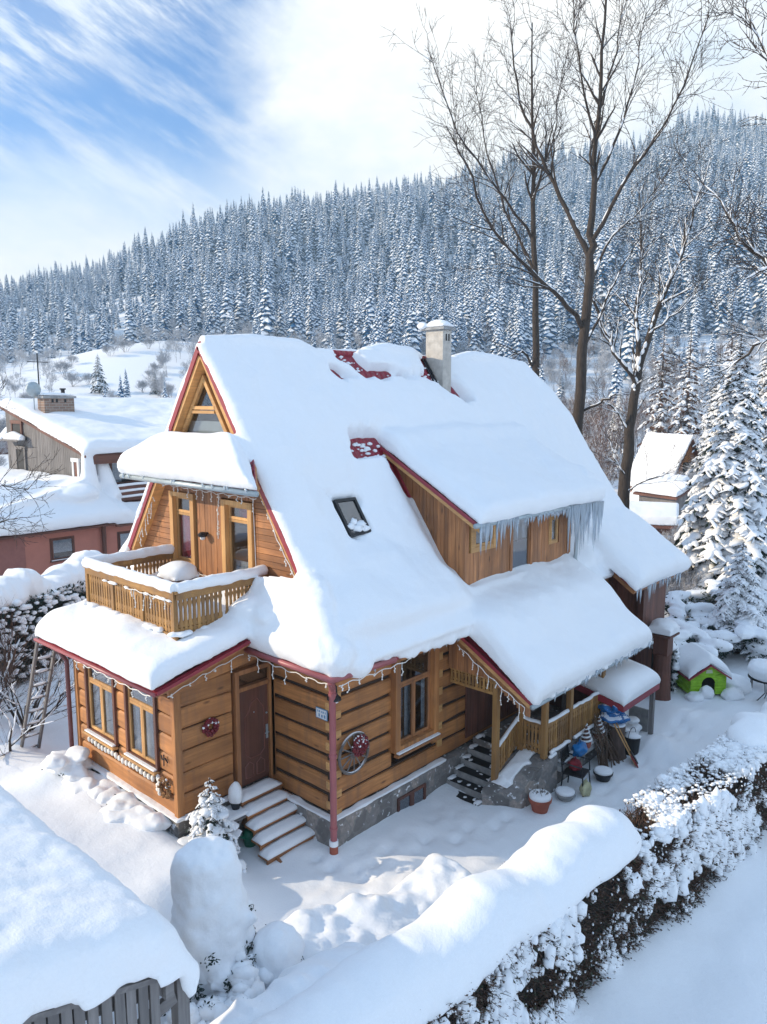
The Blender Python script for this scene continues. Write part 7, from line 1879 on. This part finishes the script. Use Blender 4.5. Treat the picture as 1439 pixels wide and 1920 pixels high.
# ================================================================== middle distance and forest
FM = [frost_mesh('frosted_tree_mesh', 9, 200+k, ('twig_grey', 'twig_frost'), 1, .5, .72, 1.15) for k in range(4)]
BM = [frost_mesh('brown_tree_mesh', 9, 220+k, ('twig_red', 'twig_frost'), 1, .42, .22, 1.0) for k in range(3)]
SM = [frost_mesh('frosted_shrub_mesh', 3, 240+k, ('twig_grey', 'twig_frost'), 1, .6, .6, 1.3) for k in range(3)]
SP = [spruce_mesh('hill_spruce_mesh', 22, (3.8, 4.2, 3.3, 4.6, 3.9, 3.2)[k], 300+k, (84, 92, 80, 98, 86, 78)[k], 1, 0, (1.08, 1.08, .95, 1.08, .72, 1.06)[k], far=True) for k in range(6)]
def copies(name, meshes, spots, label, cat, group):
    """individual things that share their mesh data"""
    protos = {}
    for i, (x, y, s, a, k) in enumerate(spots):
        if k not in protos:
            o = bpy.data.objects.new(name, meshes[k]); protos[k] = o
        else: o = protos[k].copy()
        COL.objects.link(o); o.location = (x, y, gz1(x, y)); o.scale = (s*rnd.uniform(.9, 1.1), s*rnd.uniform(.9, 1.1), s); o.rotation_euler = (0, 0, a)
        tag(o, label, cat, group)
rs = np.random.RandomState(5)
MEADOW = lambda f, r: ((r+.35*f)/(.07*f))**2+((f-186)/36)**2 < 1
# jittered grid over the slope, in metres
cand = []
step = 5.0
for fi in np.arange(92, 600, step):
    for ri in np.arange(-fi*.58-12, fi*.62+12, step):
        f = fi+rs.uniform(-.48, .48)*step; r = ri+rs.uniform(-.48, .48)*step; cand.append((f, r))
cand = np.array(cand); px = np.array([fr(f, r)[:2] for f, r in cand]); 
dnz = fbm2(cand[:, 0], cand[:, 1], .02, 8.); 
spr = []; fro = []; bro = []
for (f, r), (x, y), d in zip(cand, px, dnz):
    if MEADOW(f, r): continue
    t = r/f
    pz = smooth01(165, 265, f+50*d+ (40 if t > .1 else 0)*0)           # how much the spruces take over up the hill
    if f < 130 and (rs.rand() > (.75 if t > -.1 else .3) or t < -.38): continue
    if 130 <= f < 190 and t < -.2 and rs.rand() < .45: continue
    s = rs.uniform(.46, .95)*(1+.25*fbm2(f, r, .09, 4.).item())
    s *= .68+.32*smooth01(-.34, -.12, t)
    if rs.rand() < .06+.94*pz*(.97): spr.append((f, r, x, y, s*(.85 if f < 200 else 1)))
    elif t > -.02 and rs.rand() < .33: bro.append((f, r, x, y, s))
    else: fro.append((f, r, x, y, s))
def split(lst, n, tlim=.56):
    vis = sorted([e for e in lst if abs(e[1]/e[0]) < tlim], key=lambda e: e[0]); return vis[:n], vis[n:]+[e for e in lst if abs(e[1]/e[0]) >= tlim]
sp_n, sp_r = split(spr, 290); fr_n, fr_r = split(fro, 240); br_n, br_r = split(bro, 120)
mk = lambda L_, n, k0=1.: [(e[2], e[3], e[4]*k0, rs.rand()*6.28, rs.randint(0, n)) for e in L_]
copies('hill_spruce', SP, mk(sp_n, 6), 'snowy spruce standing on the lower forest slope behind the houses', 'tree', 'snowy spruces on the lower slope')
copies('frosted_tree', FM, mk(fr_n, 4, 1.05), 'frosted leafless tree at the foot of the wooded slope', 'tree', 'frosted trees at the foot of the slope')
copies('brown_tree', BM, mk(br_n, 3, 1.05), 'brown leafless tree at the foot of the slope behind the ridge and chimney', 'tree', 'brown bare trees behind the ridge')
def forest(name, lst, meshes, label, base):
    col = bpy.data.collections.new(name+'_kinds')
    for i, m_ in enumerate(meshes):
        o = bpy.data.objects.new('%s_kind_%d' % (name, i), m_); col.objects.link(o)
    V = np.array([(e[2], e[3], 0) for e in lst], float); V[:, 2] = gz(V[:, 0], V[:, 1])
    me = bpy.data.meshes.new(name); me.vertices.add(len(V)); me.vertices.foreach_set('co', V.astype(np.float32).ravel())
    sa = me.attributes.new('tscale', 'FLOAT', 'POINT'); sa.data.foreach_set('value', np.array([e[4]*base for e in lst], np.float32))
    ra = me.attributes.new('trot', 'FLOAT', 'POINT'); ra.data.foreach_set('value', (rs.rand(len(lst))*6.28).astype(np.float32))
    ka = me.attributes.new('tkind', 'INT', 'POINT'); ka.data.foreach_set('value', rs.randint(0, len(meshes), len(lst)).astype(np.int32))
    o = link(name, me); tag(o, label, 'forest', None, 'stuff')
    g = bpy.data.node_groups.new(name+'_nodes', 'GeometryNodeTree')
    g.interface.new_socket('Geometry', in_out='INPUT', socket_type='NodeSocketGeometry'); g.interface.new_socket('Geometry', in_out='OUTPUT', socket_type='NodeSocketGeometry')
    gi = g.nodes.new('NodeGroupInput'); go = g.nodes.new('NodeGroupOutput'); ci = g.nodes.new('GeometryNodeCollectionInfo'); ip = g.nodes.new('GeometryNodeInstanceOnPoints'); mp_ = g.nodes.new('GeometryNodeMeshToPoints')
    ci.inputs['Collection'].default_value = col; ci.inputs['Separate Children'].default_value = True; ci.inputs['Reset Children'].default_value = True
    def attr(nm, ty):
        a = g.nodes.new('GeometryNodeInputNamedAttribute'); a.data_type = ty; a.inputs['Name'].default_value = nm; return a.outputs['Attribute']
    cx = g.nodes.new('ShaderNodeCombineXYZ'); g.links.new(attr('trot', 'FLOAT'), cx.inputs['Z'])
    g.links.new(gi.outputs[0], mp_.inputs[0]); g.links.new(mp_.outputs[0], ip.inputs['Points']); g.links.new(ci.outputs[0], ip.inputs['Instance'])
    ip.inputs['Pick Instance'].default_value = True; g.links.new(attr('tkind', 'INT'), ip.inputs['Instance Index']); g.links.new(cx.outputs[0], ip.inputs['Rotation']); g.links.new(attr('tscale', 'FLOAT'), ip.inputs['Scale'])
    g.links.new(ip.outputs[0], go.inputs[0])
    md = o.modifiers.new('trees', 'NODES'); md.node_group = g
    return o
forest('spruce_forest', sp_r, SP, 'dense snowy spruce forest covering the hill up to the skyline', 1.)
forest('frosted_woodland', fr_r+br_r, FM, 'mass of frosted leafless woodland higher on the slope', 1.05)
# single small spruces below the open meadow, a larch pair, shrubs
for i, (f, r, H, lab) in enumerate(((162, -59.3, 8.2, 'small dark spruce standing free below the snowy meadow'), (162, -47.6, 5., 'smaller spruce close to the log house gable, below the meadow'))):
    p = fr(f, r); g = gz1(p[0], p[1]); me = spruce_mesh('field_spruce', H, H*.3, 400+i, 90, 2, 0, .45); o = link('field_spruce', me); o.location = (p[0], p[1], g); tag(o, lab, 'tree')
for i, (f, r, H, lab) in enumerate(((80, 31.4, 15.5, 'brown larch with drooping snowy twigs behind the wooden chalet'), (86, 30.8, 17, 'taller brown larch left of the chalet roof'), (62, 27.6, 14, 'brown larch close to the tall spruce on the right'))):
    p = fr(f, r); g = gz1(p[0], p[1]); me = spruce_mesh('larch', H, 3.0, 410+i, 95, 2, 0, .55); me.materials[0] = MAT['twig_red']; o = link('larch', me); o.location = (p[0], p[1], g); tag(o, lab, 'tree')
spots = []
for k in range(70):
    f = rs.uniform(52, 128); t = rs.uniform(.12, .56) if k % 2 else rs.uniform(-.52, -.2); 
    if k % 2 == 0: f = rs.uniform(90, 150)
    x, y = fr(f, f*t)[:2]; spots.append((x, y, rs.uniform(.7, 1.5), rs.rand()*6.28, rs.randint(0, 3)))
for (f, t) in ((176, -.30), (180, -.295), (186, -.285), (200, -.33), (196, -.35), (170, -.38), (168, -.40), (178, -.41), (190, -.40), (205, -.30), (160, -.29), (158, -.275), (163, -.31)):
    x, y = fr(f, f*t)[:2]; spots.append((x, y, rs.uniform(.8, 1.5), rs.rand()*6.28, rs.randint(0, 3)))
copies('frosted_shrub', SM, spots, 'frosted bare shrub in the snowy fields between the houses and the forest', 'shrub', 'frosted shrubs in the fields')
spots = []
for k in range(46):
    f = rs.uniform(46, 120); t = rs.uniform(.2, .36) if k % 3 else rs.uniform(.36, .56); x, y = fr(f, f*t)[:2]
    if abs(t-.37) < .055 and f < 72: continue
    spots.append((x, y, rs.uniform(.6, 1.1), rs.rand()*6.28, rs.randint(0, 3)))
copies('thicket_tree', BM, spots, 'slender brown bare tree dusted with frost in the thicket right of the roof', 'tree', 'bare trees of the thicket right of the roof')
spots = []
for k in range(26):
    f = rs.uniform(28, 40); t = rs.uniform(.31, .44); x, y = fr(f, f*t)[:2]; spots.append((x, y, rs.uniform(.5, .9), rs.rand()*6.28, rs.randint(0, 3)))
copies('garden_shrub', SM, spots, 'bare garden shrub in the thicket right of the roof verge, below the spruces', 'shrub', 'bare shrubs in the thicket below the spruces')
p = fr(150, -74); chalet('chalet', 'tiny far hut at the left edge below the forest', 120, -58, 2.2, 3., 1.4, 1.1, TH-R(60), 'brown_Z', .4, .4)
# ================================================================== air
mb = M(); mb.box((-735, -735, -8), (735, 735, 222))
m = bpy.data.materials.new('haze'); m.use_nodes = True; nt = m.node_tree; nt.nodes.remove(nt.nodes['Principled BSDF'])
pv = nt.nodes.new('ShaderNodeVolumePrincipled'); pv.inputs['Color'].default_value = (.55, .8, 1, 1); pv.inputs['Density'].default_value = .00066; pv.inputs['Anisotropy'].default_value = 0.
nt.links.new(pv.outputs[0], nt.nodes['Material Output'].inputs['Volume'])
tag(mb.build('haze', m), 'thin cold haze in the valley air', 'haze', None, 'stuff')
